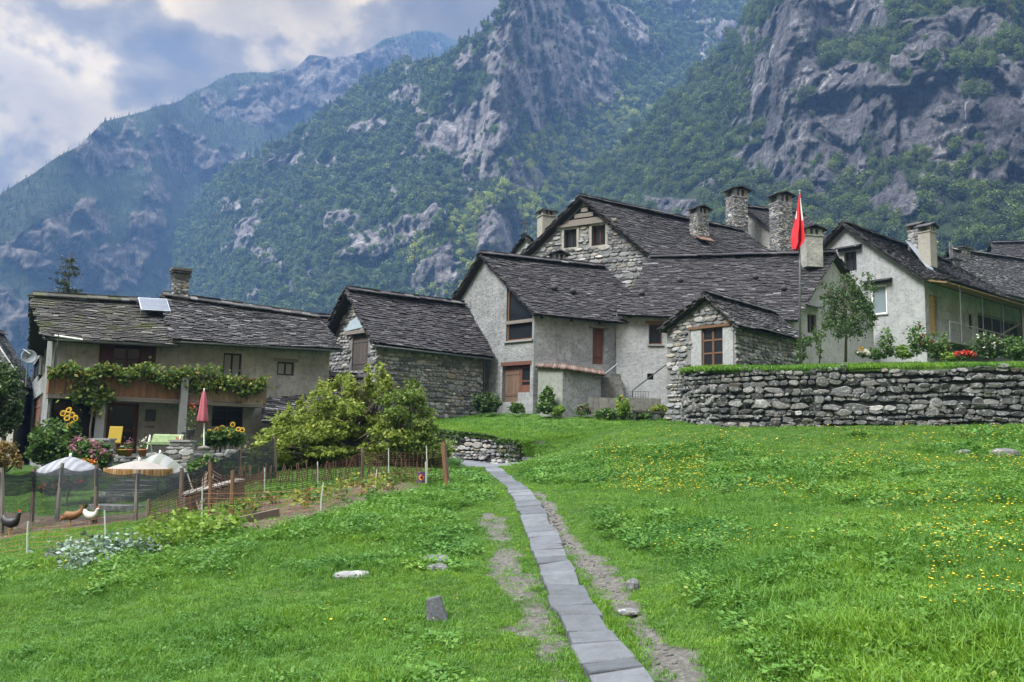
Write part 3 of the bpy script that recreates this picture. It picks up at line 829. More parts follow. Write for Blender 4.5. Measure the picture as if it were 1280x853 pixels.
def build_haze():
    mb = MB(); mb.box((0, (FARY - 320) / 2, (TOPZ + LOWZ) / 2), (1900, 0, 0), (0, (FARY + 320) / 2, 0), (0, 0, (TOPZ - LOWZ) / 2))
    m = bpy.data.materials.new('valley_air'); m.use_nodes = True; nt = m.node_tree; nt.nodes.clear()
    o = nt.nodes.new('ShaderNodeOutputMaterial'); v = nt.nodes.new('ShaderNodeVolumePrincipled')
    v.inputs['Color'].default_value = (.27, .50, 1.0, 1); v.inputs['Density'].default_value = HAZE_D; v.inputs['Anisotropy'].default_value = 0.0
    nt.links.new(v.outputs[0], o.inputs['Volume'])
    tag(mb.build('haze', m), kind='stuff')
HAZE_D = 1.9e-4
build_haze()

cd = bpy.data.cameras.new('camera'); cam = bpy.data.objects.new('camera', cd); COL.objects.link(cam)
cd.sensor_width = 36; cd.lens = F * 36 / 1280; cd.clip_start = .1; cd.clip_end = 20000
cam.matrix_world = Matrix.Translation(CAM) @ M3.to_4x4()
SC.camera = cam
SC.view_settings.view_transform = 'Standard'; SC.view_settings.look = 'None'; SC.view_settings.exposure = EXPO; SC.view_settings.gamma = 1
SC.cycles.use_denoising = True
try:
    SC.cycles.denoiser = 'OPENIMAGEDENOISE'; SC.cycles.denoising_input_passes = 'RGB_ALBEDO_NORMAL'; SC.cycles.denoising_prefilter = 'ACCURATE'
except Exception: pass
SC.cycles.max_bounces = 6; SC.cycles.diffuse_bounces = 3; SC.cycles.glossy_bounces = 2; SC.cycles.transparent_max_bounces = 12; SC.cycles.volume_bounces = 1
# ================================================================== BUILDING KIT
V2 = lambda v: Vector((v[0], v[1]))
def V3(p, z): return Vector((p[0], p[1], z))

def stones(mb, A, B, out, region, s0, s1, z0, z1, size, depth=.09, asp=(1.3, 3.2), bnd=.5, seg=8, jit=.12, wav=.05, frame=None):
    """pack irregular stones in courses on the vertical plane A->B (Vector2), standing out along OUT"""
    u = (B - A).normalized(); U3 = Vector((u.x, u.y, 0)); O3 = Vector((out.x, out.y, 0)); base = V3(A, 0)
    z = z0; row = 0
    while z < z1:
        h = size * R.uniform(.6, 1.3)
        s = s0 - R.uniform(0, size)
        ph = R.uniform(0, 6.28); fq = R.uniform(.6, 1.4)
        while s < s1:
            big = R.random()
            w = h * R.uniform(*asp) * (1.3 if big > .93 else 1)
            hh = h * (R.uniform(1.4, 1.9) if big > .9 else R.uniform(.82, 1.05))
            cs = s + w / 2; cz = z + h / 2 + wav * math.sin(cs * fq + ph)
            if region(cs, cz) and region(s + .12 * w, cz) and region(s + .88 * w, cz):
                dp = depth * R.uniform(.55, 1.25)
                rot = R.gauss(0, .06)
                pw = R.uniform(2.6, 6.0)
                rings = []
                for k in range(seg):
                    a = 2 * math.pi * (k + .5) / seg
                    ca, sa = math.cos(a), math.sin(a)
                    rr = (abs(ca) ** pw + abs(sa) ** pw) ** (-1 / pw) * (1 + R.uniform(-jit, jit))
                    x = ca * rr * w * .5 * .97; y = sa * rr * hh * .5 * .97
                    rings.append((x * math.cos(rot) - y * math.sin(rot), x * math.sin(rot) + y * math.cos(rot)))
                tx, ty = R.gauss(0, .14), R.gauss(0, .14)
                b = len(mb.v)
                if frame: base_, U3, O3 = frame(cs); org = base_ - U3 * cs
                else: org = base
                for (sc, d0) in ((1.0, -.05), (1.0, .55 * dp), (.80, dp)):
                    for x, y in rings:
                        d = d0 + ((tx * x / w + ty * y / hh) * dp * 2 if d0 > 0 else 0)
                        mb.v.append(tuple(org + U3 * (cs + x * sc) + O3 * d + Vector((0, 0, cz + y * sc))))
                mb.v.append(tuple(org + U3 * (cs + R.uniform(-.1, .1) * w) + O3 * (dp * R.uniform(1.0, 1.12)) + Vector((0, 0, cz + R.uniform(-.1, .1) * hh))))
                for q in (0, 1):
                    for k in range(seg):
                        k2 = (k + 1) % seg
                        mb.f.append((b + q * seg + k, b + q * seg + k2, b + (q + 1) * seg + k2, b + (q + 1) * seg + k)); mb.mi.append(mb.cur)
                for k in range(seg):
                    mb.f.append((b + 2 * seg + k, b + 2 * seg + (k + 1) % seg, b + 3 * seg)); mb.mi.append(mb.cur)
            s += w * 1.02
        z += h * .98; row += 1

def top_at(top, s):
    for (sa, za), (sb, zb) in zip(top[:-1], top[1:]):
        if sa <= s <= sb + 1e-6: return za + (zb - za) * (s - sa) / max(1e-6, sb - sa)
    return top[-1][1] if s > top[-1][0] else top[0][1]

def wall(root, A, B, cen, zb, top, kind, openings=(), mat=None, depth=.3, size=.16, stone_mat='stone', name='wall', back='mortar', stone_extra=None, sdepth=.07):
    """vertical wall A->B with openings [(s0,z0,s1,z1)]; top: [(s, z)...]; returns (A, B, outward)"""
    A = V2(A); B = V2(B); u = (B - A).normalized(); out = Vector((u.y, -u.x))
    if out.dot(A - V2(cen)) < 0: out = -out
    O3 = Vector((out.x, out.y, 0)); L = (B - A).length
    P = lambda s, z, d=0: V3(A + u * s, z) + O3 * d
    mb = MB()
    rk = lambda o, q: min(o[3], top_at(top, q) - .34) if len(o) > 4 else o[3]
    xs_ = []
    for o in openings:
        if len(o) > 4:
            f = np.linspace(o[0], o[2], 400); d = [top_at(top, q) - .34 - o[3] for q in f]
            xs_ += [f[i] for i in range(399) if d[i] * d[i + 1] < 0]
    br = sorted(set([0, L] + xs_ + [o[i] for o in openings for i in (0, 2)] + [s for s, _ in top if 0 < s < L]))
    flip = (Vector((u.x, u.y, 0)).cross(Vector((0, 0, 1)))).dot(O3) < 0
    def quad(a, b, c, d):
        mb.add([a, b, c, d], [(3, 2, 1, 0) if flip else (0, 1, 2, 3)])
    for sa, sb in zip(br[:-1], br[1:]):
        if sb - sa < 1e-5: continue
        m = (sa + sb) / 2
        ops = sorted([o for o in openings if o[0] <= m <= o[2]], key=lambda o: o[1])
        z = zw = zb
        for o in ops:
            if o[1] > z: quad(P(sa, z), P(sb, zw), P(sb, o[1]), P(sa, o[1]))
            z, zw = rk(o, sa + 1e-4), rk(o, sb - 1e-4)
        quad(P(sa, z), P(sb, zw), P(sb, top_at(top, sb - 1e-4)), P(sa, top_at(top, sa + 1e-4)))
    for o_ in openings:
        s0, z0, s1, z1 = o_[:4]
        if len(o_) > 4:
            r = [(s0, z0), (s0, rk(o_, s0))] + [(q, rk(o_, q)) for q in xs_ if s0 < q < s1] + [(s1, rk(o_, s1)), (s1, z0)]
            for a, b in zip(r, r[1:] + r[:1]): mb.add([P(*a), P(*b), P(*b, -depth), P(*a, -depth)], [(0, 1, 2, 3)])
            continue
        for a, b in (((s0, z0), (s0, z1)), ((s0, z1), (s1, z1)), ((s1, z1), (s1, z0)), ((s1, z0), (s0, z0))):
            mb.add([P(*a), P(*b), P(*b, -depth), P(*a, -depth)], [(0, 1, 2, 3)])
    # inner face so that the wall has its thickness along the top
    n = len(top)
    vs = [P(s, z) for s, z in top] + [P(s, z, -depth) for s, z in top]
    mb.add(vs, [(i, i + 1, n + i + 1, n + i) for i in range(n - 1)])
    o = mb.build(name, M[mat or ('plaster' if kind == 'plaster' else back)], root)
    if kind == 'stone':
        ms = MB()
        ops = list(openings)
        def region(s, z):
            if s < -.03 or s > L + .03 or z < zb or z > top_at(top, min(max(s, 0), L)) - .04: return False
            for q in ops:
                if q[0] - .03 < s < q[2] + .03 and q[1] - .03 < z < q[3] + .03: return False
            if stone_extra and stone_extra(s, z): return False
            return True
        stones(ms, A, B, out, region, 0, L, zb, max(z for _, z in top), size, depth=sdepth)
        ms.build('stone_cladding', M[stone_mat], o)
    return dict(A=A, B=B, u=u, out=out, L=L, root=root, P=P, O3=O3, obj=o)

def pxrect(A, B, x0, y0, x1, y1):
    s0, z1 = wallpix(V2(A), V2(B), x0, y0); s1, z0 = wallpix(V2(A), V2(B), x1, y1)
    a, b = min(s0, s1), max(s0, s1)
    return (a, z0, b, z1)

def window(W, o, frame='wood_brown', nx=2, ny=2, depth=.18, fw=.07, glass='glass', name='window', sill=None, lintel=None, surround=None, label=None, mid=.035, curtain=False):
    s0, z0, s1, z1 = o[:4]; P = W['P']; U = Vector((W['u'].x, W['u'].y, 0)); O = W['O3']; Z = Vector((0, 0, 1))
    c = P((s0 + s1) / 2, (z0 + z1) / 2, -depth)
    hw, hh = (s1 - s0) / 2, (z1 - z0) / 2
    mb = MB()
    for sx in (-1, 1): mb.box(c + U * (sx * (hw - fw / 2)), U * (fw / 2), O * .035, Z * hh)
    for sz in (-1, 1): mb.box(c + Z * (sz * (hh - fw / 2)), U * (hw - fw), O * .033, Z * (fw / 2))
    for i in range(1, nx): mb.box(c + U * (-hw + 2 * hw * i / nx), U * mid, O * .03, Z * (hh - fw))
    for j in range(1, ny): mb.box(c + Z * (-hh + 2 * hh * j / ny), U * (hw - fw), O * .022, Z * (mid * .6))
    f = mb.build(name, M[frame], W['root'], label=label)
    mg = MB(); mg.box(c - O * .02, U * (hw - fw * .5), O * .006, Z * (hh - fw * .5)); mg.build('pane', M[glass], f)
    if curtain:
        mc = MB(); n = 14
        for i in range(n):
            x = -hw + fw + (2 * hw - 2 * fw) * (i + .5) / n
            if abs(x) < hw * .12: continue
            mc.box(c + U * x - O * (.012 - .006 * (i % 2)), U * (hw / n * .98), O * .006, Z * (hh - fw))
        mc.build('curtain', M['curtain'], f)
    if sill:
        m2 = MB(); m2.box(P((s0 + s1) / 2, z0 - .04, -.06), U * (hw + .08), O * .14, Z * .035); m2.build('sill', M[sill], f)
    if lintel:
        m2 = MB(); m2.box(P((s0 + s1) / 2, z1 + .08, -.1), U * (hw + .18), O * .12, Z * .078); m2.build('lintel', M[lintel], f)
    if surround:
        m2 = MB(); t = .16
        for sx in (-1, 1): m2.box(P((s0 + s1) / 2, (z0 + z1) / 2, -.02) + U * (sx * (hw + t / 2)), U * (t / 2), O * .075, Z * (hh + t))
        for sz in (-1, 1): m2.box(P((s0 + s1) / 2, (z0 + z1) / 2, -.02) + Z * (sz * (hh + t / 2)), U * hw, O * .074, Z * (t / 2))
        m2.build('surround', M[surround], f)
    return f

def door(W, o, mat='wood_red', depth=.2, glass=False, handle=True, planks=5, label=None, name='door'):
    s0, z0, s1, z1 = o[:4]; P = W['P']; U = Vector((W['u'].x, W['u'].y, 0)); O = W['O3']; Z = Vector((0, 0, 1))
    c = P((s0 + s1) / 2, (z0 + z1) / 2, -depth); hw, hh = (s1 - s0) / 2, (z1 - z0) / 2
    mb = MB()
    if glass:
        for sx in (-1, 1): mb.box(c + U * (sx * (hw - .08)), U * .08, O * .03, Z * hh)
        for z, t in ((hh - .07, .07), (-hh + .2, .2), (-.1, .05)): mb.box(c + Z * z, U * (hw - .16), O * .028, Z * t)
    else:
        for i in range(planks):
            x = -hw + 2 * hw * (i + .5) / planks
            mb.box(c + U * x + O * R.uniform(-.004, .004), U * (hw / planks * .965), O * .025, Z * hh)
        for z in (-hh * .6, hh * .6): mb.box(c + Z * z + O * .035, U * (hw * .95), O * .012, Z * .06)
    d = mb.build(name, M[mat], W['root'], label=label)
    if glass:
        mg = MB(); mg.box(c - O * .01, U * (hw - .1), O * .006, Z * (hh - .1)); mg.build('pane', M['glass'], d)
    if handle:
        mh = MB(); q = c + U * (hw - .09) + O * .03; mh.tube([q, q + O * .05, q + O * .05 - U * .11], .012, 6); mh.build('handle', M['metal'], d)
    return d

def roof_slope(mb, E0, E1, R1, R0, row=.15, w=(.2, .5), th=.045, sag=.06, rough=.02, miss=.0):
    """stone slabs in courses; E0->E1 is the eaves, R0->R1 the ridge"""
    E0, E1, R1, R0 = Vector(E0), Vector(E1), Vector(R1), Vector(R0)
    nrm = (E1 - E0).cross(R0 - E0).normalized()
    if nrm.z < 0: nrm = -nrm
    Ls = ((R0 - E0).length + (R1 - E1).length) / 2
    row *= .86; w = (w[0] * .8, w[1] * .85); rows = max(3, int(Ls / row)); seed = R.uniform(0, 100)
    # low swells of an old roof
    def pt(a, b):
        p = (E0.lerp(E1, a)).lerp(R0.lerp(R1, a), b)
        s = -sag * math.sin(math.pi * min(max(a, 0), 1)) * (.4 + .6 * b) + .035 * math.sin(a * 9 + seed) * math.sin(b * 5 + seed * 2)
        return p + Vector((0, 0, s))
    for i in range(rows + 1):
        b0 = i / rows - .02; b1 = min(1.02, b0 + 1.9 / rows)
        L = (E0.lerp(R0, b0) - E1.lerp(R1, b0)).length
        for e_, sg in ((0.0, -1), (1.0, 1)):      # slab ends showing along the verge
            for lay in (0, 1):
                pr = R.uniform(.0, .10); wd = R.uniform(.25, .4)
                a_, b_ = e_ + sg * pr / L, e_ - sg * wd / L
                q = [pt(min(a_, b_), b0), pt(max(a_, b_), b0), pt(max(a_, b_), b0 + 1.15 / rows), pt(min(a_, b_), b0 + 1.15 / rows)]
                lo = [p - nrm * (.045 + .05 * lay) for p in q]; mb.hexa(lo, [p + nrm * .04 for p in lo])
        s = -R.uniform(0, .2)
        while s < L + .03:
            ww = R.uniform(*w)
            if s + ww > L: ww = max(.12, L - s + R.uniform(-.02, .09))
            if R.random() >= miss:
                a0, a1 = (s + .008) / L, (s + ww - .008) / L
                jb = R.uniform(-.18, .12) / rows
                t = th * R.uniform(.6, 1.35)
                lift = R.uniform(0, rough)
                sk = R.uniform(-.12, .12) / rows
                q = [pt(a0, b0 + jb - sk), pt(a1, b0 + jb + sk), pt(a1, b1), pt(a0, b1)]
                o = [nrm * (th * 1.0 + lift + R.uniform(0, .008)), nrm * (th * 1.0 + lift + R.uniform(0, .008)), nrm * (-.005), nrm * (-.005)]
                lo = [p + d for p, d in zip(q, o)]
                mb.hexa(lo, [p + nrm * t for p in lo])
            s += ww
    return pt

def ridge_cap(mb, a, b, w=.32, th=.05):
    a, b = Vector(a), Vector(b); L = (b - a).length; d = (b - a).normalized(); s = 0
    n = Vector((-d.y, d.x, 0)).normalized()
    while s < L:
        l = R.uniform(.3, .7); l = min(l, L - s + .05)
        for k in (-1, 1):
            c = a + d * (s + l / 2) + n * (k * w * .42 + R.uniform(-.03, .03)) + Vector((0, 0, .07 + R.uniform(0, .03) + (.03 if k > 0 else 0)))
            mb.box(c, d * (l * .49), n * (w * .55) + Vector((0, 0, -k * w * .28)), Vector((0, 0, th / 2)))
        s += l

def deck(root, quads, mat='wood_dark', t=.10, name='roof_boards', k=6):
    mb = MB()
    for E0, E1, R1, R0 in quads:
        E0, E1, R1, R0 = map(Vector, (E0, E1, R1, R0))
        n = (E1 - E0).cross(R0 - E0).normalized(); flip = n.z < 0
        if flip: n = -n
        pt = lambda a, b: E0.lerp(E1, a).lerp(R0.lerp(R1, a), b) - n * .03 - Vector((0, 0, .10 * math.sin(math.pi * a) * (.4 + .6 * b)))
        top = [pt(i / k, j / k) for j in range(k + 1) for i in range(k + 1)]; bot = [p - n * t for p in top]; N = (k + 1) ** 2; fs = []
        for j in range(k):
            for i in range(k):
                a = j * (k + 1) + i; q = (a, a + 1, a + k + 2, a + k + 1)
                fs.append(q); fs.append(tuple(N + v for v in q[::-1]))
        rim = [i for i in range(k + 1)] + [j * (k + 1) + k for j in range(1, k + 1)] + [k * (k + 1) + i for i in range(k - 1, -1, -1)] + [j * (k + 1) for j in range(k - 1, 0, -1)]
        for a, b in zip(rim, rim[1:] + rim[:1]): fs.append((a, N + a, N + b, b))
        mb.add(top + bot, [f[::-1] for f in fs] if flip else fs)
    return mb.build(name, M[mat], root)

def chimney(root, c, w, d, z0, z1, ang=0, style='stone', cap='slab', posts=True, capw=1.35, label=None, cap_h=.32):
    """shaft from z0 to z1, then little piers carrying a stone cap"""
    ca, sa = math.cos(ang), math.sin(ang)
    U = Vector((ca, sa, 0)); N = Vector((-sa, ca, 0)); Z = Vector((0, 0, 1))
    c = Vector((c[0], c[1], 0))
    mb = MB(); mb.box(c + Z * ((z0 + z1) / 2), U * (w / 2), N * (d / 2), Z * ((z1 - z0) / 2))
    mat = {'stone': 'mortar', 'plaster': 'plaster_old', 'cream': 'plaster_cream', 'grey': 'plaster'}[style]
    ch = mb.build('chimney', M[mat], root, label=label)
    if style == 'stone':
        ms = MB()
        for nn, uu, ww, dd in ((N, U, w, d), (-N, -U, w, d), (U, N, d, w), (-U, -N, d, w)):
            mid = c + nn * (dd / 2); A = V2(mid - uu * (ww / 2)); B = V2(mid + uu * (ww / 2)); L = (B - A).length
            stones(ms, A, B, V2(nn), lambda s, z: -.02 < s < L + .02 and z < z1 - .02, 0, L, z0, z1, .13, depth=.05, asp=(1.1, 2.4), wav=.01)
        ms.build('stone_cladding', M['stone'], ch)
    mc = MB(); zz = z1
    mc.box(c + Z * (zz + .035), U * (w / 2 * 1.12), N * (d / 2 * 1.12), Z * .035); zz += .07
    if posts:
        for sx in (-1, 1):
            for sy in (-1, 1):
                mc.box(c + U * (sx * w * .38) + N * (sy * d * .38) + Z * (zz + cap_h / 2), U * (w * .12), N * (d * .12), Z * (cap_h / 2))
        mc.box(c + Z * (zz + cap_h / 2), U * (w * .07), N * (d * .47), Z * (cap_h / 2 - .003))
        zz += cap_h
    cp = mc.build('chimney_pot', M[mat if style != 'stone' else 'stone'], ch)
    m2 = MB()
    if cap == 'slab':
        for k in range(2):
            m2.box(c + Z * (zz + .03 + k * .075) + U * R.uniform(-.03, .03), U * (w / 2 * (capw - k * .16)), N * (d / 2 * (capw - k * .16)), Z * .03)
    else:      # two slabs leaning together
        for sx in (-1, 1):
            m2.box(c + Z * (zz + .13) + U * (sx * w * .36), U * (w * .42) + Z * (-sx * .14), N * (d / 2 * capw), Z * .035)
        m2.box(c + Z * (zz + .02), U * (w / 2 * 1.1), N * (d / 2 * 1.1), Z * .02)
    m2.build('chimney_cap', M['slab_light'], ch)
    return ch

def gutter(root, a, b, r=.06, down=None):
    mb = MB(); mb.tube([a, b], r, 8); g = mb.build('gutter', M['metal'], root, smooth=True)
    if down:
        m2 = MB(); m2.tube(down, .045, 8); m2.build('downpipe', M['metal'], g, smooth=True)

def rafters(root, E0, E1, R0, n=8, w=.12, proj=.25, mat='wood_grey', drop=.2):
    E0, E1, R0 = Vector(E0), Vector(E1), Vector(R0); d = (R0 - E0).normalized()
    mb = MB()
    for i in range(n):
        p = E0.lerp(E1, (i + .5) / n) - Vector((0, 0, drop)) + d * .12
        mb.bar(p, p + d * 1.2, w, w)
    return mb.build('rafter_ends', M[mat], root)

def gabled(root, c0, c1, c2, c3, zb, ea, eb, mid, r0, r1, og0=.3, og1=.3, oe_a=.35, oe_b=.35, slab='slab', wmat=None, wkind=None, opens=None, row=.17, sag=.06, w=(.25, .6), th=.045, cap=True, size=.16, skip=(), stone_extra=None):
    """gables on c0-c1 and c3-c2; eaves on c0-c3 (height ea) and c1-c2 (eb); ridge at MID along each gable"""
    wmat = wmat or {}; wkind = wkind or {}; opens = opens or {}
    c0, c1, c2, c3 = map(V2, (c0, c1, c2, c3)); cen = (c0 + c1 + c2 + c3) / 4
    m0 = c0.lerp(c1, mid); m1 = c3.lerp(c2, mid)
    Ws = {}
    L0, L1 = (c1 - c0).length, (c2 - c3).length
    tops = {'g0': [(0, ea), (L0 * mid, r0), (L0, eb)], 'g1': [(0, ea), (L1 * mid, r1), (L1, eb)],
            'a': [(0, ea), ((c3 - c0).length, ea)], 'b': [(0, eb), ((c2 - c1).length, eb)]}
    ends = {'g0': (c0, c1), 'g1': (c3, c2), 'a': (c0, c3), 'b': (c1, c2)}
    for k in ('g0', 'g1', 'a', 'b'):
        if k in skip: continue
        A, B = ends[k]
        Ws[k] = wall(root, A, B, cen, zb, tops[k], wkind.get(k, 'plaster'), opens.get(k, ()), wmat.get(k), size=size, stone_extra=(stone_extra or {}).get(k))
    # roof quads with overhang
    rd = (m1 - m0).normalized()
    R0_ = V3(m0 - rd * og0, r0); R1_ = V3(m1 + rd * og1, r1)
    def eave(c, m, z, r, oe, back):
        d = c - m; L = d.length; k = 1 + oe / L
        return V3(m + d * k + rd * back, r + (z - r) * k)
    Ea0, Ea1 = eave(c0, m0, ea, r0, oe_a, -og0), eave(c3, m1, ea, r1, oe_a, og1)
    Eb0, Eb1 = eave(c1, m0, eb, r0, oe_b, -og0), eave(c2, m1, eb, r1, oe_b, og1)
    up = Vector((0, 0, .10))
    qs = [(Ea0 + up, Ea1 + up, R1_ + up, R0_ + up), (Eb1 + up, Eb0 + up, R0_ + up, R1_ + up)]
    deck(root, qs)
    mb = MB()
    for q in qs: roof_slope(mb, *q, row=row, sag=sag, w=w, th=th)
    if cap: ridge_cap(mb, R0_ + up * 1.3 + Vector((0, 0, .0)), R1_ + up * 1.3)
    mb.build('roof', M[slab], root)
    Ws['q'] = qs; Ws['cen'] = cen
    return Ws

M['curtain'] = m_plain('lace_curtain', (0.210, 0.217, 0.217), .9, var=.15)
M['yellow'] = m_plain('yellow_plastic', (0.26, 0.185, 0.012), .45, var=.08)
M['red_flag'] = m_plain('red_flag_cloth', (0.50, 0.012, 0.018), .7, var=.12)
M['white_cloth'] = m_plain('white_cloth', (0.496, 0.496, 0.496), .8, var=.08)
M['pink_cloth'] = m_plain('pink_cloth', (0.30, 0.075, 0.10), .8, var=.12)
M['granite'] = m_plain('granite_pillar', (0.192, 0.200, 0.204), .85, var=.35, scale=18)
M['rust_sheet'] = m_plain('rusty_flashing', (0.12, 0.065, 0.045), .8, var=.3)
M['terracotta'] = m_plain('terracotta', (0.30, 0.115, 0.06), .85, var=.2)

# ================================================================== HOUSES
ZUP = Vector((0, 0, 1))
def house_left():
    FL, FR = xy(60, 33.2, 500), xy(411, 39.0, 470)
    u = (FR - FL).normalized(); n = Vector((-u.y, u.x))       # n points away from the camera
    Wd = 6.4
    BL, BR = FL + n * Wd, FR + n * Wd
    zeL = zpix(FL.x, FL.y, 419); zeR = zpix(FR.x, FR.y, 438)
    root = thing('farmhouse', 'long two-storey farmhouse with vine-covered wooden balcony and two stone roofs', 'house', V3(FL.lerp(FR, .5), hz(*FL.lerp(FR, .5))))
    cen = (FL + BR) / 2; zb = min(hz(*FL), hz(*FR)) - .9
    L = (FR - FL).length
    # front wall
    r = lambda *a: pxrect(FL, FR, *a)
    o_win1 = r(142, 428, 176, 470); o_door2 = r(280, 441, 300, 489); o_win2 = r(347, 452, 367, 470)
    o_open = r(66, 497, 122, 548); o_door = r(135, 503, 170, 567); o_win3 = r(266, 502, 303, 534)
    W = wall(root, FL, FR, cen, zb, [(0, zeL), (L, zeR)], 'plaster', [o_win1, o_door2, o_win2, o_open, o_door, o_win3], 'plaster_old', depth=.35)
    window(W, o_win1, 'shutter', 2, 2, .12)
    U = Vector((u.x, u.y, 0)); O = W['O3']
    for x0, x1 in ((125, 141), (177, 193)):
        o = r(x0, 429, x1, 470); mb = MB()
        for i in range(6):
            s = o[0] + (o[2] - o[0]) * (i + .5) / 6
            mb.box(W['P'](s, (o[1] + o[3]) / 2, .03), U * ((o[2] - o[0]) / 12.6), O * .02, ZUP * ((o[3] - o[1]) / 2))
        mb.build('shutter', M['shutter'], root)
    window(W, o_door2, 'wood_dark', 2, 1, .16, curtain=True, label='curtained balcony door')
    window(W, o_win2, 'wood_dark', 2, 1, .12, curtain=True, lintel='wood_grey')
    window(W, o_open, 'wood_dark', 3, 1, .25, label='wide dark veranda window', sill='granite')
    door(W, o_door, 'wood_red', .22, glass=True, label='red-brown glazed front door')
    window(W, o_win3, 'wood_dark', 2, 3, .16, label='dark window with iron bars')
    # pale patch beside the balcony door, plaque, mail slot
    o = r(306, 444, 350, 489)
    o = r(182, 512, 194, 527); mb = MB(); mb.box(W['P']((o[0] + o[2]) / 2, (o[1] + o[3]) / 2, .02), U * ((o[2] - o[0]) / 2), O * .02, ZUP * ((o[3] - o[1]) / 2)); mb.build('plaque', M['metal_dark'], root, label='dark rectangular wall plaque beside the door')
    o = r(183, 532, 193, 535); mb = MB(); mb.box(W['P']((o[0] + o[2]) / 2, (o[1] + o[3]) / 2, .03), U * ((o[2] - o[0]) / 2), O * .03, ZUP * .03); mb.build('letter_slot', M['wood_honey'], root)
    # side and back walls
    so1 = pxrect(FL, BL, 50.5, 432, 56, 468); so2 = pxrect(FL, BL, 43.5, 436, 48.5, 468); so3 = pxrect(FL, BL, 41, 500, 48, 560)
    zr = zpix(*(FL.lerp(BL, .5) - u * .6), 372)
    WG = wall(root, FL, BL, cen, zb, [(0, zeL), (Wd / 2, zr - .25), (Wd, zeL)], 'plaster', [so1, so2, so3], 'plaster', depth=.3)
    window(WG, so1, 'wood_dark', 2, 2, .1); window(WG, so2, 'wood_dark', 2, 2, .1); door(WG, so3, 'wood_red', .12, handle=False)
    zrR = zpix(*(FR.lerp(BR, .5) + u * .2), 403)
    wall(root, FR, BR, cen, zb, [(0, zeR), (Wd / 2, zrR - .25), (Wd, zeR)], 'plaster', (), 'plaster_old')
    wall(root, BL, BR, cen, zb, [(0, zeL), (L, zeR)], 'plaster', (), 'plaster_old')
    # roofs: a mossy left part, a slightly higher grey right part
    sx = wallpix(FL, FR, 218, 430)[0]
    def roofpart(s0, s1, zea0, zea1, zr0, zr1, oe, slab, dz):
        p0, p1 = FL + u * s0, FL + u * s1
        m0, m1 = p0 + n * (Wd / 2), p1 + n * (Wd / 2)
        E0 = V3(p0 - n * oe + u * (.42 if s0 < 0 else 0), zea0 - .30 + dz); E1 = V3(p1 - n * oe, zea1 - .30 + dz); R0 = V3(m0, zr0 + dz); R1 = V3(m1, zr1 + dz)
        B0 = V3(p0 + n * (Wd + oe) + u * (.2 if s0 < 0 else 0), zea0 - .30 + dz); B1 = V3(p1 + n * (Wd + oe), zea1 - .30 + dz)
        qs = [(E0, E1, R1, R0), (B1, B0, R0, R1)]
        deck(root, qs); mb = MB()
        for q in qs: roof_slope(mb, *q, row=.19, w=(.25, .55), th=.05, sag=.08)
        ridge_cap(mb, R0 + ZUP * .05, R1 + ZUP * .05)
        mb.build('roof', M[slab], root)
        return E0, E1
    zrm = zpix(*(FL + u * sx + n * (Wd / 2)), 381)
    k = sx / L; zem = zeL + (zeR - zeL) * k
    e0, e1 = roofpart(-.75, sx + .02, zeL + .12, zem + .12, zr, zrm, .55, 'slab_mossy', 0)
    gutter(root, e0 + ZUP * -.04, e1 + ZUP * -.04, .06, [V3(FL + u * .12 - n * .5, zeL - .2), V3(FL + u * .12 - n * .1, zeL - .7), V3(FL + u * .12 - n * .07, zb)])
    zrm2 = zpix(*(FL + u * sx + n * (Wd / 2)), 377)
    e0, e1 = roofpart(sx - .12, L + .35, zem + .1, zeR + .1, zrm2, zrR, .66, 'slab_light', .20)
    gutter(root, e0 + ZUP * -.05, e1 + ZUP * -.05)
    # chimney at the joint of the roofs
    cp = FL + u * (sx + .62) + n * (Wd / 2 + .1)
    ztop = zpix(cp.x, cp.y, 342)
    ch = chimney(root, cp, .62, .6, zrm2 - .8, ztop - .25, math.atan2(u.y, u.x), 'stone', 'slab', posts=False, capw=1.3, label='tall stone chimney with flared slab top')
    mb = MB()
    for kx, sc in ((0, 1.15), (1, 1.32), (2, 1.42)):
        mb.box(V3(cp, ztop - .1 + kx * .12), Vector((u.x, u.y, 0)) * (.31 * sc), Vector((n.x, n.y, 0)) * (.30 * sc), ZUP * .055)
    mb.build('chimney_crown', M['slab_light'], ch)
    # solar panel
    s0, _ = wallpix(FL, FR, 163, 425)
    pa = Vector((0, 0, 0))
    fr = lambda s, b: V3(FL + u * s + n * (Wd / 2 * b - .55 * (1 - b)), (zeL + (zeR - zeL) * s / L - .18) * (1 - b) + (zr + (zrm - zr) * s / sx) * b)
    sa = (FL + u * 0)
    q = [fr(3.3, .60), fr(4.5, .60), fr(4.5, .92), fr(3.3, .92)]
    nn = (q[1] - q[0]).cross(q[3] - q[0]).normalized()
    sp = thing('solar_panel', 'small blue solar panel standing on the ridge of the mossy roof', 'solar panel', q[0])
    mb = MB(); lift = nn * .38
    mb.hexa([p + lift for p in q], [p + lift + nn * .04 for p in q]); mb.build('panel_frame', M['metal_light'], sp)
    mb = MB(); cc = sum(q, Vector()) / 4
    for i in range(8):
        for j in range(3):
            a = lambda x, y: q[0].lerp(q[1], x).lerp(q[3].lerp(q[2], x), y) + lift + nn * .045
            x0, x1, y0, y1 = .03 + i * .1175, .03 + i * .1175 + .114, .04 + j * .307, .04 + j * .307 + .30
            qq = [a(x0, y0), a(x1, y0), a(x1, y1), a(x0, y1)]
            mb.hexa(qq, [p + nn * .004 for p in qq])
    mb.build('solar_grid', M['solar'], sp)
    for p in q:
        mb = MB(); mb.bar(p - nn * .1, p + lift, .04, .04); mb.build('bracket', M['metal_light'], sp)
    # balcony
    bo = 1.25
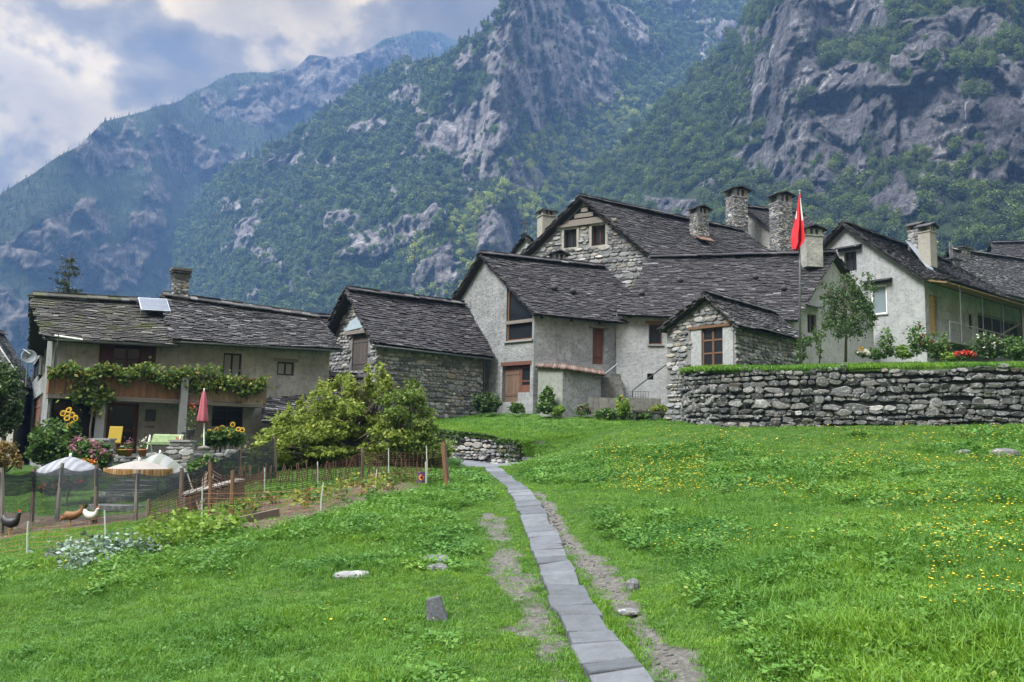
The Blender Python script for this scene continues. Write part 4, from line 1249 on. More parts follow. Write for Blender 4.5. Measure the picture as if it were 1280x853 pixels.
    bz = lambda px, py: wallpix(FL - n * bo, FR - n * bo, px, py)
    sA, zA = bz(60, 492); sB, zB = bz(329, 505)
    zA2 = bz(60, 466)[1]; zB2 = bz(329, 476)[1]
    sC = bz(233, 486)[0]
    mb = MB(); P = lambda s, z, d: V3(FL + u * s - n * d, z)
    zl = lambda s: zA + (zB - zA) * (s - sA) / (sB - sA)
    zh = lambda s: zA2 + (zB2 - zA2) * (s - sA) / (sB - sA)
    q0 = [P(sA, zl(sA) - .16, 0), P(sB, zl(sB) - .16, 0), P(sB, zl(sB) - .16, bo), P(sA, zl(sA) - .16, bo)]
    mb.hexa([q0[3], q0[2], q0[1], q0[0]], [p + ZUP * .14 for p in (q0[3], q0[2], q0[1], q0[0])])
    bal = mb.build('balcony', M['wood_grey'], root)
    for nm, mt, sa_, sb_ in (('balcony_boards', 'wood_honey', sA, sC), ('balcony_boards', 'wood_grey2', sC, sB)):
        mb = MB(); s = sa_
        while s < sb_:
            mb.box(P(s + .065, (zl(s) + zh(s)) / 2, bo), U * .062, O * .014, ZUP * ((zh(s) - zl(s)) / 2)); s += .13
        if sa_ == sA:
            d = .07
            while d < bo:
                mb.box(P(sA, (zl(sA) + zh(sA)) / 2, d), O * .062, U * .014, ZUP * ((zh(sA) - zl(sA)) / 2)); d += .13
        mb.build(nm, M[mt], bal)
    mb = MB(); mb.bar(P(sA - .1, zh(sA) + .04, bo), P(sB + .1, zh(sB) + .04, bo), .14, .07); mb.build('hand_rail', M['wood_honey'], bal)
    for px, wv in ((125, .30), (227, .27)):
        s, _ = bz(px, 520); mb = MB(); zg = hz(*(FL + u * s - n * bo)) - .3
        zt = zl(s) - .16 if px < 200 else zh(s) - .02
        pts = [(wv / 2 * 1.05, zg), (wv / 2, zg + 1), (wv / 2 * .97, zt)]
        c = P(s, 0, bo + (0 if px < 200 else .2))
        mb.box(Vector((c.x, c.y, (zg + zt) / 2)), U * (wv / 2), O * (wv / 2), ZUP * ((zt - zg) / 2))
        mb.build('pillar', M['granite'], bal)
    # laundry/sun pole under the eaves
    a = W['P'](*wallpix(FL, FR, 67, 422), .75); b = W['P'](*wallpix(FL, FR, 101, 427), .75)
    mb = MB(); mb.tube([a, b], .035, 6); mb.tube([a, W['P'](*wallpix(FL, FR, 67, 424), 0)], .02, 5); mb.tube([b, W['P'](*wallpix(FL, FR, 101, 429), 0)], .02, 5); mb.build('curtain_pole', M['white_paint'], root)
    mb = MB(); s_, z_ = wallpix(FL, FR, 69, 440); mb.tube([P(s_, zl(s_), bo), P(s_, z_ + .6, bo)], .02, 5)
    s_, z_ = wallpix(FL, FR, 82, 440); mb.tube([P(s_, zl(s_), bo), P(s_, z_ + .1, bo)], .02, 5); mb.build('iron_rod', M['metal_dark'], bal)
    return dict(FL=FL, FR=FR, u=u, n=n, root=root, P=P, zl=zl, zh=zh, bo=bo, sA=sA, sB=sB, W=W, bz=bz, L=L, Wd=Wd)
M['solar'] = m_plain('solar_cell', (0.10, 0.115, 0.15), .5, spec=.2, var=.15)
M['wood_grey2'] = m_wood('weathered_honey_timber', (0.21, 0.155, 0.11))
HL = house_left()

M['hatch_wood'] = m_wood('old_hatch_timber', (.060, .052, .046))
def barn():
    c1 = xy(471, 42, 430); c2 = xy(607, 47, 440)      # near corner, right end of the long wall
    u = (c2 - c1).normalized(); n = Vector((-u.y, u.x)); Wd = 4.4
    c0 = c1 + n * Wd; c3 = c2 + n * Wd
    zb = min(hz(*c1), hz(*c2), hz(*c0)) - .8
    e1 = zpix(c1.x, c1.y, 421); e2 = zpix(c2.x, c2.y, 436); eb = (e1 + e2) / 2
    mid = .52; m0 = c0.lerp(c1, mid); r0 = zpix(*(m0 - u * .45), 366); m1 = c3.lerp(c2, mid); r1 = zpix(*(m1 + u * .2), 384)
    root = thing('stone_barn', 'dry-stone barn with slab roof and boarded hatch behind the big bush', 'barn', V3(c1, hz(*c1)))
    og = [pxrect(c0, c1, 441, 419, 459, 462)]
    W = gabled(root, c0, c1, c2, c3, zb, eb - .1, eb, mid, r0, r1, og0=.55, og1=.12, oe_a=.3, oe_b=.42, slab='slab', wkind={'g0': 'stone', 'b': 'stone', 'g1': 'stone'}, wmat={}, opens={'g0': og}, size=.15, sag=.10, row=.18)
    door(W['g0'], og[0], 'hatch_wood', .1, handle=False, planks=5, name='hatch', label='grey boarded hatch in the gable')
    o = og[0]; mb = MB(); g = W['g0']; U = Vector((g['u'].x, g['u'].y, 0))
    mb.box(g['P']((o[0] + o[2]) / 2 - .2, o[3] + .1, .05), U * 1.0, g['O3'] * .12, ZUP * .09); mb.build('lintel', M['wood_grey'], root)
    # blue-grey sheet closing the top of the gable
    pts = [(432, 415), (462, 408), (464, 390), (455, 390), (440, 402)]
    tp = [(0, eb - .1), ((c1 - c0).length * mid, r0), ((c1 - c0).length, eb)]
    q = []
    for p in pts:
        s_, z_ = wallpix(g['A'], g['B'], *p); q.append(g['P'](s_, min(z_, top_at(tp, s_) - .12), .10))
    mb = MB(); k = len(q)
    mb.add(q + [p - g['O3'] * .03 for p in q], [tuple(range(k)), tuple(range(2 * k - 1, k - 1, -1))] + [(i, (i + 1) % k, k + (i + 1) % k, k + i) for i in range(k)])
    mb.build('gable_sheet', M['blue_tin'], root, label='blue-grey corrugated sheet under the gable')
    E1, E0 = W['q'][1][0], W['q'][1][1]
    dn = Vector((0, 0, -.16))
    gutter(root, E0 + dn, E1 + dn, .06, [E1 + dn - U * 0 - Vector((u.x, u.y, 0)) * .35, V3(c2 - u * .18 - n * .12, eb - .55), V3(c2 - u * .18 - n * .12, zb)])
    return dict(c0=c0, c1=c1, c2=c2, c3=c3)
BARN = barn()

def house_gable():
    """plastered house with the tall studio window"""
    c1 = xy(667, 45, 450); c2 = xy(771, 47.3, 450); c0 = xy(553, 50.2, 450)
    c3 = c0 + (c2 - c1) * 1.5; c2b = c1 + (c2 - c1) * 1.5
    zb = min(hz(*c1), hz(*c2)) - 1.0
    eb = zpix(c1.x, c1.y, 388); pk = 607
    # where along the gable the peak stands
    u = (c1 - c0).normalized(); L = (c1 - c0).length
    s_pk, r0 = wallpix(c0, c1, pk, 321)
    mid = s_pk / L
    root = thing('plastered_house', 'rough grey plastered house with steep slab roof, tall corner window and half-open plank door', 'house', V3(c1, hz(*c1)))
    ea = eb - .3
    og = [pxrect(c0, c1, 633, 395, 665, 424), pxrect(c0, c1, 628, 458, 662, 502)]
    # the tall window is cut in two: a big upper light under the rake and a lower one
    ow = (og[0][0], og[0][1], og[0][2], wallpix(c0, c1, 636, 354)[1], 'rake')
    oside = [pxrect(c1, c2b, 741, 410, 755, 456)]
    ends = [ow, og[1]]
    W = gabled(root, c0, c1, c2b, c3, zb, ea, eb, mid, r0, r0 + .1, og0=.35, og1=.1, oe_a=.4, oe_b=.35, slab='slab', wmat={'g0': 'plaster', 'b': 'plaster'}, opens={'g0': ends, 'b': oside}, sag=.1)
    g = W['g0']; U = Vector((g['u'].x, g['u'].y, 0))
    tp = [(0, ea), (s_pk, r0), (L, eb)]
    zt = lambda q: min(ow[3], top_at(tp, q) - .34)
    kn = [q for q in np.linspace(ow[0], ow[2], 60)]
    pl = [(ow[0], ow[1]), (ow[2], ow[1])] + [(q, zt(q)) for q in kn[::-1]]
    f = None
    mb = MB(); D = -.15
    def strip(a_, b_, w_=.05, t_=.035): mb.bar(g['P'](*a_, D), g['P'](*b_, D), t_ * 2, w_ * 2, up=g['O3'])
    strip((ow[0] + .06, ow[1]), (ow[0] + .06, zt(ow[0]))); strip((ow[2] - .05, ow[1]), (ow[2] - .05, zt(ow[2] - .05))); strip((ow[0], ow[1] + .05), (ow[2], ow[1] + .05))
    kq = max([q for q in kn if zt(q) >= ow[3] - .01] + [ow[0]])
    strip((kq, zt(kq) - .05), (ow[2], zt(ow[2]) - .05))
    f = mb.build('window', M['wood_honey'], root, label='tall honey-framed window cut off by the rake of the roof')
    mb = MB(); mb.add([g['P'](*q, D - .02) for q in pl], [tuple(range(len(pl)))]); mb.build('pane', M['glass'], f)
    mb = MB(); mb.box(g['P']((ow[0] + ow[2]) / 2, ow[1] - .05, -.02), U * ((ow[2] - ow[0]) / 2 + .1), g['O3'] * .13, ZUP * .045); mb.build('sill', M['granite'], f)
    mb = MB(); mb.box(g['P']((ow[0] + ow[2]) / 2, wallpix(c0, c1, 650, 402)[1], -.06), U * ((ow[2] - ow[0]) / 2 + .08), g['O3'] * .07, ZUP * .09); mb.build('cross_beam', M['wood_grey'], f)
    # door: left plank leaf with lower half door, right glazed leaf
    o = og[1]; w = o[2] - o[0]; h = o[3] - o[1]
    z_mid = o[1] + h * .42
    door(g, (o[0] + .02, o[1], o[0] + w * .55, o[1] + h * .98), 'wood_brown2', .22, handle=False, planks=4, label='weathered brown plank door leaf')
    door(g, (o[0] + w * .57, o[1] + h * .25, o[2], o[1] + h * .98), 'wood_red', .20, glass=True, handle=False, label='glazed red-brown leaf')
    mb = MB(); mb.box(g['P']((o[0] + o[2]) / 2, o[3] + .1, -.1), U * (w / 2 + .1), g['O3'] * .13, ZUP * .1); mb.build('lintel', M['wood_red'], root)
    mb = MB(); mb.box(g['P'](o[0] + w * .79, o[1] + h * .12, -.12), U * (w * .22), g['O3'] * .1, ZUP * (h * .13)); mb.build('parapet', M['plaster'], root)
    b = W['b']; Ub = Vector((b['u'].x, b['u'].y, 0))
    oo = oside[0]
    door(b, (oo[0], oo[1], oo[2], oo[3]), 'wood_red', .18, handle=False, planks=4, label='narrow dark red upper door')
    mb = MB(); mb.box(b['P']((oo[0] + oo[2]) / 2, oo[3] + .06, .06), Ub * ((oo[2] - oo[0]) / 2 + .25), b['O3'] * .10, ZUP * .05); mb.build('lintel', M['wood_grey'], root)
    E1, E0 = W['q'][1][0], W['q'][1][1]
    mb = MB()
    for t in (.08, .3, .52, .66):
        p = E0.lerp(E1, t) + b['O3'] * -.25 - ZUP * .16
        mb = MB(); mb.bar(p, p - b['O3'] * .5 + ZUP * .1, .12, .12); mb.build('rafter', M['wood_dark'], root)
    # small chimney on the ridge near the big stone house
    q = W['q'][1]; rp = q[2].lerp(q[3], .42)
    s = xy(697, 52, 320)
    chimney(root, s, .85, .7, zpix(s.x, s.y, 345), zpix(s.x, s.y, 327), .3, 'stone', 'lean', capw=1.5)
    # snow guards: round lumps of stone on the slope
    for px, py in ((693, 363), (717, 369)):
        for k in range(1):
            E0_, E1_, R1_, R0_ = q
            best = None
            for a in np.linspace(0, 1, 60):
                for bb in np.linspace(0, 1, 40):
                    p = E0_.lerp(E1_, a).lerp(R0_.lerp(R1_, a), bb); v = p - CAM; cxy = MN.T @ np.array(v)
                    d = (640 + F * cxy[0] / -cxy[2] - px) ** 2 + (426.5 - F * cxy[1] / -cxy[2] - py) ** 2
                    if best is None or d < best[0]: best = (d, p)
            mb = MB(); mb.lathe(best[1] + ZUP * .06, [(.12, 0), (.2, .08), (.19, .2), (.1, .3), (.02, .33)], 9); mb.build('roof_stone', M['slab_light'], root, smooth=True)
    return dict(c0=c0, c1=c1, c2=c2, c3=c3, c2b=c2b, b=b, g=g, zb=zb)
M['wood_brown2'] = m_wood('weathered_brown_door', (0.10, 0.064, 0.044), var=.7)
HG = house_gable()

def big_stone_house():
    c1 = xy(822, 51.0, 330); c0 = xy(652, 56.2, 330)
    pk, r0 = wallpix(c0, c1, 732, 250)
    L = (c1 - c0).length; mid = pk / L; u = (c1 - c0).normalized()
    m0 = c0 + u * pk
    e = m0 + (Vector((5.7, 3.5)).normalized()) * 14
    dv = e - m0
    c2 = c1 + dv; c3 = c0 + dv
    eb = zpix(c1.x, c1.y, 324); ea = zpix(c0.x, c0.y, 330)
    root = thing('tall_stone_house', 'tallest stone house with two paired gable windows and weatherboarded peak', 'house', V3(m0, hz(*m0)))
    o1 = pxrect(c0, c1, 705.5, 288, 721, 309); o2 = pxrect(c0, c1, 740, 283, 757, 306)
    zbo = wallpix(c0, c1, 720, 282)[1]
    ext = lambda s, z: z > zbo + .1
    W = gabled(root, c0, c1, c2, c3, 3.0, ea, eb, mid, r0, r0 - .1, og0=.45, og1=.2, oe_a=.4, oe_b=.4, slab='slab', wkind={'g0': 'stone'}, opens={'g0': [o1, o2]}, size=.21, sag=.16, row=.2, stone_extra={'g0': ext}, w=(.3, .75))
    g = W['g0']; U = Vector((g['u'].x, g['u'].y, 0))
    window(g, o1, 'wood_dark', 2, 1, .25, surround='plaster_cream')
    window(g, o2, 'wood_red', 2, 1, .25, surround='plaster_cream')
    # boards in the peak
    mb = MB(); top = [(0, ea), (pk, r0), (L, eb)]
    for k in range(5):
        z = zbo + .1 + k * .36; s0 = None
        sl = [s for s in np.linspace(0, L, 200) if top_at(top, s) > z + .36]
        if not len(sl): continue
        if k == 0: a, b = sl[0] - .1, sl[-1] + .1
        else: a, b = sl[0] + .25, sl[-1] - .25
        for t in ((a, b),):
            mb.box(g['P']((a + b) / 2, z + .13, .07), U * ((b - a) / 2), g['O3'] * .04 + ZUP * -.03, ZUP * .12)
    mb.build('gable_boards', M['wood_grey'], root)
    mb = MB(); a, b = wallpix(c0, c1, 700, 285)[0], wallpix(c0, c1, 768, 285)[0]
    mb.box(g['P']((a + b) / 2, zbo + .02, .08), U * ((b - a) / 2 + .2), g['O3'] * .1, ZUP * .09); mb.build('lintel', M['wood_grey'], root)
    mb = MB(); back = [wallpix(c0, c1, 704, 282), wallpix(c0, c1, 764, 282), wallpix(c0, c1, 731, 256)]
    q = [g['P'](*p, .012) for p in back]; mb.add(q, [(0, 1, 2)]); mb.build('attic_opening', M['dark'], root)
    # chimneys on its right slope
    for (px, Y, py0, py1, w, d, st, cap) in ((874, 56.5, 300, 270, .95, .8, 'stone', 'lean'),):
        p = xy(px, Y, 280)
        ch = chimney(root, p, w, d, zpix(p.x, p.y, py0), zpix(p.x, p.y, py1), .5, st, cap, capw=1.45, label='low stone chimney with leaning slabs')
        mb = MB(); d3 = Vector((math.cos(.5), math.sin(.5), 0)); n3 = Vector((-d3.y, d3.x, 0))
        mb.box(V3(p, zpix(p.x, p.y, 300)) - n3 * .55, d3 * .6, n3 * .3 + ZUP * .2, ZUP * .03); mb.build('flashing', M['rust_sheet'], ch)
    a = zpix(*m0, 262)
    q = W['q'][1]; t = q[3].lerp(q[2], 0.0)
    # tin strip on the ridge
    r_a, r_b = q[3], q[2]
    p0 = r_b.lerp(r_a, .40) + ZUP * .16; p1 = r_b.lerp(r_a, .54) + ZUP * .16
    mb = MB(); mb.bar(p0, p1, .35, .05); mb.build('ridge_sheet', M['metal_light'], root)
    return dict(c0=c0, c1=c1, W=W)
HB = big_stone_house()

def long_house():
    """white-gabled long house in the middle"""
    a = xy(770, 47.2, 450); b = xy(992, 46.4, 420); c = xy(1092, 51.5, 420); d = a + (c - b) + Vector((0, 0))
    d = Vector((a.x + 1.0, 52.5))
    zb = min(hz(*a), hz(*b)) - 1.2
    ze0 = zpix(a.x, a.y, 393); ze1 = zpix(b.x, b.y, 399)
    root = thing('long_house', 'long pale plastered house with broad dark slab roof behind the stone annex', 'house', V3(a.lerp(b, .5), hz(*a)))
    cen = (a + b + c + d) / 4
    o1 = pxrect(a, b, 811, 405, 828, 431); o2 = pxrect(a, b, 809, 467, 817, 475)
    W = wall(root, a, b, cen, zb, [(0, ze0), ((b - a).length, ze1)], 'plaster', [o1, o2], 'plaster_light')
    f = window(W, o1, 'wood_honey', 1, 1, .16, lintel='wood_honey', sill='granite', label='small honey-framed window')
    mb = MB(); cpt = W['P']((o2[0] + o2[2]) / 2, (o2[1] + o2[3]) / 2, -.2); U = Vector((W['u'].x, W['u'].y, 0))
    mb.box(cpt, U * .22, W['O3'] * .02, ZUP * .2); mb.build('vent_opening', M['dark'], root)
    s_pk, zpk = wallpix(b, c, 1040, 320)
    G_ = (c - b).length
    ce = zpix(c.x, c.y, 400)
    og = [pxrect(b, c, 1009, 392, 1021, 418)]
    g = wall(root, b, c, cen, zb, [(0, ze1), (s_pk, zpk - .1), (G_, ce)], 'plaster', og, 'plaster_light')
    window(g, og[0], 'wood_brown', 2, 1, .16)
    mb = MB(); o = og[0]; mb.box(g['P']((o[0] + o[2]) / 2, o[3] + .42, .12), Vector((g['u'].x, g['u'].y, 0)) * .65, g['O3'] * .25 + ZUP * -.06, ZUP * .035); mb.build('window_hood', M['slab_light'], root)
    wall(root, d, c, cen, zb, [(0, ce), ((c - d).length, ce)], 'plaster', (), 'plaster_old')
    pk3 = b + (c - b).normalized() * s_pk
    rl = Vector((*xy(812, 50.6, 322),)); zrl = zpix(rl.x, rl.y, 323)
    RR = V3(pk3, zpk + .08) + W['O3'] * 0 + Vector((g['out'].x, g['out'].y, 0)) * .2; RL = V3(rl, zrl)
    out = Vector((W['out'].x, W['out'].y, 0))
    def ext(E, Rr, o): 
        v = (E - Rr); h = math.hypot(v.x, v.y); return Rr + v * (1 + o / h)
    E0 = ext(V3(a + Vector((.1, 0)), ze0 + .1), RL + Vector((-(rl.x - a.x) + .1, 0, 0)), .35); E1 = ext(V3(b, ze1 + .1), RR, .35)
    E0 = V3(Vector((a.x + .1, a.y - .35)), ze0 - .05); E1 = V3(b, ze1 - .08) + out * .35 + Vector((g['out'].x, g['out'].y, 0)) * .15
    BR = V3(c, ce + .1) + Vector((g['out'].x, g['out'].y, 0)) * .2; BL = V3(d, ce + .1)
    qs = [(E0, E1, RR, RL), (BR, BL, RL, RR)]
    deck(root, qs); mb = MB()
    for q in qs: roof_slope(mb, *q, row=.165, w=(.25, .6), th=.04, sag=.05)
    ridge_cap(mb, RL + ZUP * .05, RR + ZUP * .05); mb.build('roof', M['slab'], root)
    mb = MB()
    for px in (787, 826):
        s, z = wallpix(a, b, px, 398); p = W['P'](s, z + .05, .3); mb = MB(); mb.bar(p, p - W['O3'] * .7 + ZUP * .2, .15, .17); mb.build('rafter', M['wood_dark'], root)
    # short wide plastered chimney at the ridge's right end
    p = xy(1014, 48.2, 310)
    chimney(root, p, 1.0, .8, zpix(p.x, p.y, 335), zpix(p.x, p.y, 297), 0.15, 'plaster', 'lean', capw=1.5, label='wide squat plastered chimney')
    for px, py in ((802, 371), (850, 355), (944, 351), (979, 364)):
        E0_, E1_, R1_, R0_ = qs[0]; best = None
        for aa in np.linspace(0, 1, 70):
            for bb in np.linspace(0, 1, 40):
                pp = E0_.lerp(E1_, aa).lerp(R0_.lerp(R1_, aa), bb); v = pp - CAM; cx = MN.T @ np.array(v)
                dd = (640 + F * cx[0] / -cx[2] - px) ** 2 + (426.5 - F * cx[1] / -cx[2] - py) ** 2
                if best is None or dd < best[0]: best = (dd, pp)
        mb = MB(); mb.lathe(best[1] + ZUP * .05, [(.1, 0), (.18, .07), (.17, .2), (.1, .29), (.02, .32)], 9); mb.build('roof_stone', M['slab_light'], root, smooth=True)
    return dict(a=a, b=b, c=c, W=W, g=g, zb=zb, RR=RR, RL=RL)
LH = long_house()

def annex():
    c0 = xy(834, 41.0, 450); c1 = xy(920, 38.0, 430); c2 = xy(1000, 42.6, 430)
    c3 = c0 + (c2 - c1)
    eb = zpix(c1.x, c1.y, 404); ea = zpix(c0.x, c0.y, 412)
    s_pk, r0 = wallpix(c0, c1, 886, 372); L = (c1 - c0).length; mid = s_pk / L
    root = thing('stone_annex', 'small gabled stone annex with white-reveal six-pane glazed door above the retaining wall', 'annex', V3(c1, 4.5))
    o = pxrect(c0, c1, 877, 410, 904, 457); rx = pxrect(c0, c1, 864, 413, 917, 460)
    ext = lambda s, z: rx[0] + .12 * math.sin(z * 6) < s < rx[2] + .12 * math.sin(z * 5) and z < rx[3]
    ops = {'g0': [o]}
    W = gabled(root, c0, c1, c2, c3, 2.0, ea, eb, mid, r0, r0 - .1, og0=.32, og1=.1, oe_a=.25, oe_b=.3, slab='slab_light', wkind={'g0': 'stone', 'b': 'stone'}, wmat={'a': 'mortar'}, opens=ops, size=.15, sag=.05, row=.16, stone_extra={'g0': ext})
    g = W['g0']; U = Vector((g['u'].x, g['u'].y, 0))
    for s0, s1 in ((rx[0], o[0]), (o[2], rx[2])):
        mb = MB(); mb.box(g['P']((s0 + s1) / 2, (rx[1] + rx[3]) / 2, .012), U * ((s1 - s0) / 2 - .002), g['O3'] * .014, ZUP * ((rx[3] - rx[1]) / 2))
        mb.build('plaster_reveal', M['plaster_light'], root)
    f = window(g, o, 'wood_brown', 2, 3, .10, fw=.08, mid=.06, name='glazed_door', label='brown six-pane glazed door')
    mb = MB(); mb.box(g['P']((rx[0] + rx[2]) / 2 - .1, rx[3] + .07, .02), U * ((rx[2] - rx[0]) / 2), g['O3'] * .07, ZUP * .06); mb.build('lintel', M['wood_brown'], root)
    return dict(c0=c0, c1=c1, c2=c2, c3=c3)
AN = annex()

def right_house():
    c1 = xy(1157, 50, 400); c2 = xy(1283, 60.5, 400)
    dv = (c2 - c1); u = dv.normalized(); n = Vector((-u.y, u.x))
    c0 = c1 + n * 10.1; c3 = c2 + n * 10.1
    eb = zpix(c1.x, c1.y, 349)
    s_pk, r0 = wallpix(c0, c1, 1057, 283); L = (c1 - c0).length; mid = s_pk / L
    root = thing('white_gable_house', 'white gabled house with glazed side porch under a deep raftered eave', 'house', V3(c1, 5.0))
    g_o = [pxrect(c0, c1, 1055, 316, 1071, 338), pxrect(c0, c1, 1088, 358, 1109, 392)]
    oa = pxrect(c0, c1, 1070, 400, 1090, 410)
    b_o = [pxrect(c1, c2, 1161, 368, 1173, 420), pxrect(c1, c2, 1211, 392, 1216, 412), pxrect(c1, c2, 1222, 390, 1279, 442)]
    W = gabled(root, c0, c1, c2, c3, 3.2, eb, eb, mid, r0, r0 - .2, og0=.4, og1=.3, oe_a=.4, oe_b=.2, slab='slab', wmat={'g0': 'plaster_light', 'b': 'plaster'}, opens={'g0': g_o, 'b': b_o}, row=.2, sag=.12, w=(.3, .7))
    g = W['g0']; U = Vector((g['u'].x, g['u'].y, 0)); b = W['b']; Ub = Vector((b['u'].x, b['u'].y, 0))
    window(g, g_o[0], 'wood_dark', 2, 2, .25, label='dark attic window')
    window(g, g_o[1], 'white_paint', 1, 1, .12, glass='glass_pale', fw=.09, sill='granite', label='pale curtained window')
    for o, k in ((g_o[0], 1.3), (g_o[1], 1.0)):
        mb = MB(); mb.box(g['P']((o[0] + o[2]) / 2, o[3] + .30, .12), U * ((o[2] - o[0]) / 2 + .4), g['O3'] * .28 + ZUP * -.05, ZUP * .05)
        mb.box(g['P']((o[0] + o[2]) / 2, o[3] + .16, .06), U * ((o[2] - o[0]) / 2 + .35), g['O3'] * .12, ZUP * .07); mb.build('window_hood', M['slab_light'], root)
    door(b, b_o[0], 'wood_yellow', .15, handle=False, label='ochre porch door')
    window(b, b_o[1], 'wood_dark', 1, 1, .12)
    window(b, b_o[2], 'wood_grey', 5, 2, .3, glass='dark', mid=.06, name='timber_bay', label='dark timber-framed open bay under the eave')
    # deep eave on rafters over the porch
    o3 = b['O3']; P = b['P']; Lb = (c2 - c1).length
    E1, E0 = W['q'][1][0], W['q'][1][1]
    out = 2.1
    q = [E0 + o3 * 1.0 - ZUP * .16 + Ub * .6, E1 + o3 * 2.7 - ZUP * .75 + Ub * 2, E1 - o3 * .25 + ZUP * .16 + Ub * 2, E0 - o3 * .1 + ZUP * .06]
    deck(root, [tuple(q)], 'wood_yellow2', .05, 'eave_boards')
    mb = MB(); roof_slope(mb, q[0] + ZUP * .05, q[1] + ZUP * .05, q[2] + ZUP * .05, q[3] + ZUP * .05, row=.2, w=(.3, .7), sag=.1); mb.build('porch_roof', M['slab_light'], root)
    mb = MB()
    for i in range(26):
        t = i / 25
        a_, b_ = q[0].lerp(q[1], t) - ZUP * .10, q[3].lerp(q[2], t) - ZUP * .10
        mb.bar(a_, b_, .09, .10)
    mb.build('porch_rafters', M['wood_yellow2'], root)
    # porch floor, railing, posts, brace
    zf = wallpix(c1 - n * 1.0, c2 - n * 1.0, 1165, 421)[1]
    mb = MB(); s1 = Lb * .62
    A_ = lambda s, d, z: V3(c1 + u * s - n * d, z)
    q4 = [A_(.2, 1.3, zf - .18), A_(s1, 1.3, zf - .18), A_(s1, 0, zf - .18), A_(.2, 0, zf - .18)]
    mb.hexa(q4, [p + ZUP * .18 for p in q4]); pf = mb.build('porch_floor', M['concrete'], root)
    mb = MB(); k = 0
    while k <= 6:
        s = .25 + (s1 - .3) * k / 6; mb.tube([A_(s, 1.25, zf), A_(s, 1.25, zf + (3.2 if k in (1, 3, 5) else 1.05))], .025, 5); k += 1
    mb.tube([A_(.25, 1.25, zf + 1.05), A_(s1, 1.25, zf + 1.05)], .025, 5)
    mb.build('railing', M['metal'], pf)
    mb = MB(); mb.bar(A_(Lb * .55, .1, zf + .7), A_(Lb * .72, 1.4, zf + 2.3), .14, .12); mb.bar(A_(Lb * .5, .8, zf + .9), A_(Lb * .95, .8, zf + .75), .10, .12); mb.build('brace', M['wood_grey'], root)
    for s in (Lb * .66, Lb * .93):
        mb = MB(); mb.bar(A_(s, 1.6, zf - 1.4), A_(s, 1.6, zf + 2.9), .16, .16); mb.build('porch_post', M['wood_grey'], root)
    # chimneys
    q1 = W['q'][1]
    for px, Y, y0, y1, w, st, cap in ((1159, 55.5, 335, 292, .85, 'cream', 'lean'), (1146, 58, 315, 290, .8, 'stone', 'lean')):
        p = xy(px, Y, 300); chimney(root, p, w, .8, zpix(p.x, p.y, y0), zpix(p.x, p.y, y1), .65, st, cap, capw=1.4, label='slim rendered chimney' if st == 'cream' else 'stone chimney behind the rendered one')
    mb = MB(); p0 = at(1136, 304, 58); p1 = at(1166, 342, 54)
    e = Vector((u.x, u.y, 0))
    mb.box((p0 + p1) / 2 + ZUP * .1, (p1 - p0) / 2, e * .55, ZUP * .02); mb.build('tin_flashing', M['metal_light'], root)
    p = V2(q1[3].lerp(q1[2], .04)); zt = q1[3].z
    ch = chimney(root, p, 1.0, .8, zt - .5, zt + .2, .65, 'stone', 'slab', posts=False, capw=1.5, label='stub chimney with slab cap on the ridge')
    mb = MB()
    for k in range(3): mb.tube([V3(p + u * (.25 * k - .2), zt + .3), V3(p + u * (.25 * k - .2), zt + 1.75 - .1 * k)], .028, 5)
    mb.tube([V3(p + u * -.25, zt + 1.3), V3(p + u * .35, zt + 1.3)], .02, 5); mb.build('antenna', M['metal'], ch)
    return dict(c1=c1, c2=c2, u=u, n=n)
M['wood_yellow'] = m_wood('ochre_door', (0.26, 0.17, 0.06))
M['wood_yellow2'] = m_wood('pale_rafter', (0.20, 0.135, 0.065))
RH = right_house()

def simple_house(name, label, cat, p, zb, opens=None, slab='slab', kinds=None, mats=None, og=.3, row=.2, sag=.08, zmid=None):
    """p: four (px, Y, eave py) corners: c0,c1 gable edge (near), c2,c3; ridge (py0, py1, mid)"""
    (cs, rid) = p
    c = [xy(x, y, z) for x, y, z in cs]
    ea = zpix(c[0].x, c[0].y, cs[0][2]); eb = zpix(c[1].x, c[1].y, cs[1][2])
    m0 = c[0].lerp(c[1], rid[2]); m1 = c[3].lerp(c[2], rid[2])
    r0 = zpix(m0.x, m0.y, rid[0]); r1 = zpix(m1.x, m1.y, rid[1])
    root = thing(name, label, cat, V3(c[1], max(zb, 0)))
    W = gabled(root, *c, zb, ea, eb, rid[2], r0, r1, og0=og, og1=.2, oe_a=.3, oe_b=.3, slab=slab, wkind=kinds, wmat=mats, opens=opens, row=row, sag=sag, w=(.3, .7))
    return root, W, c

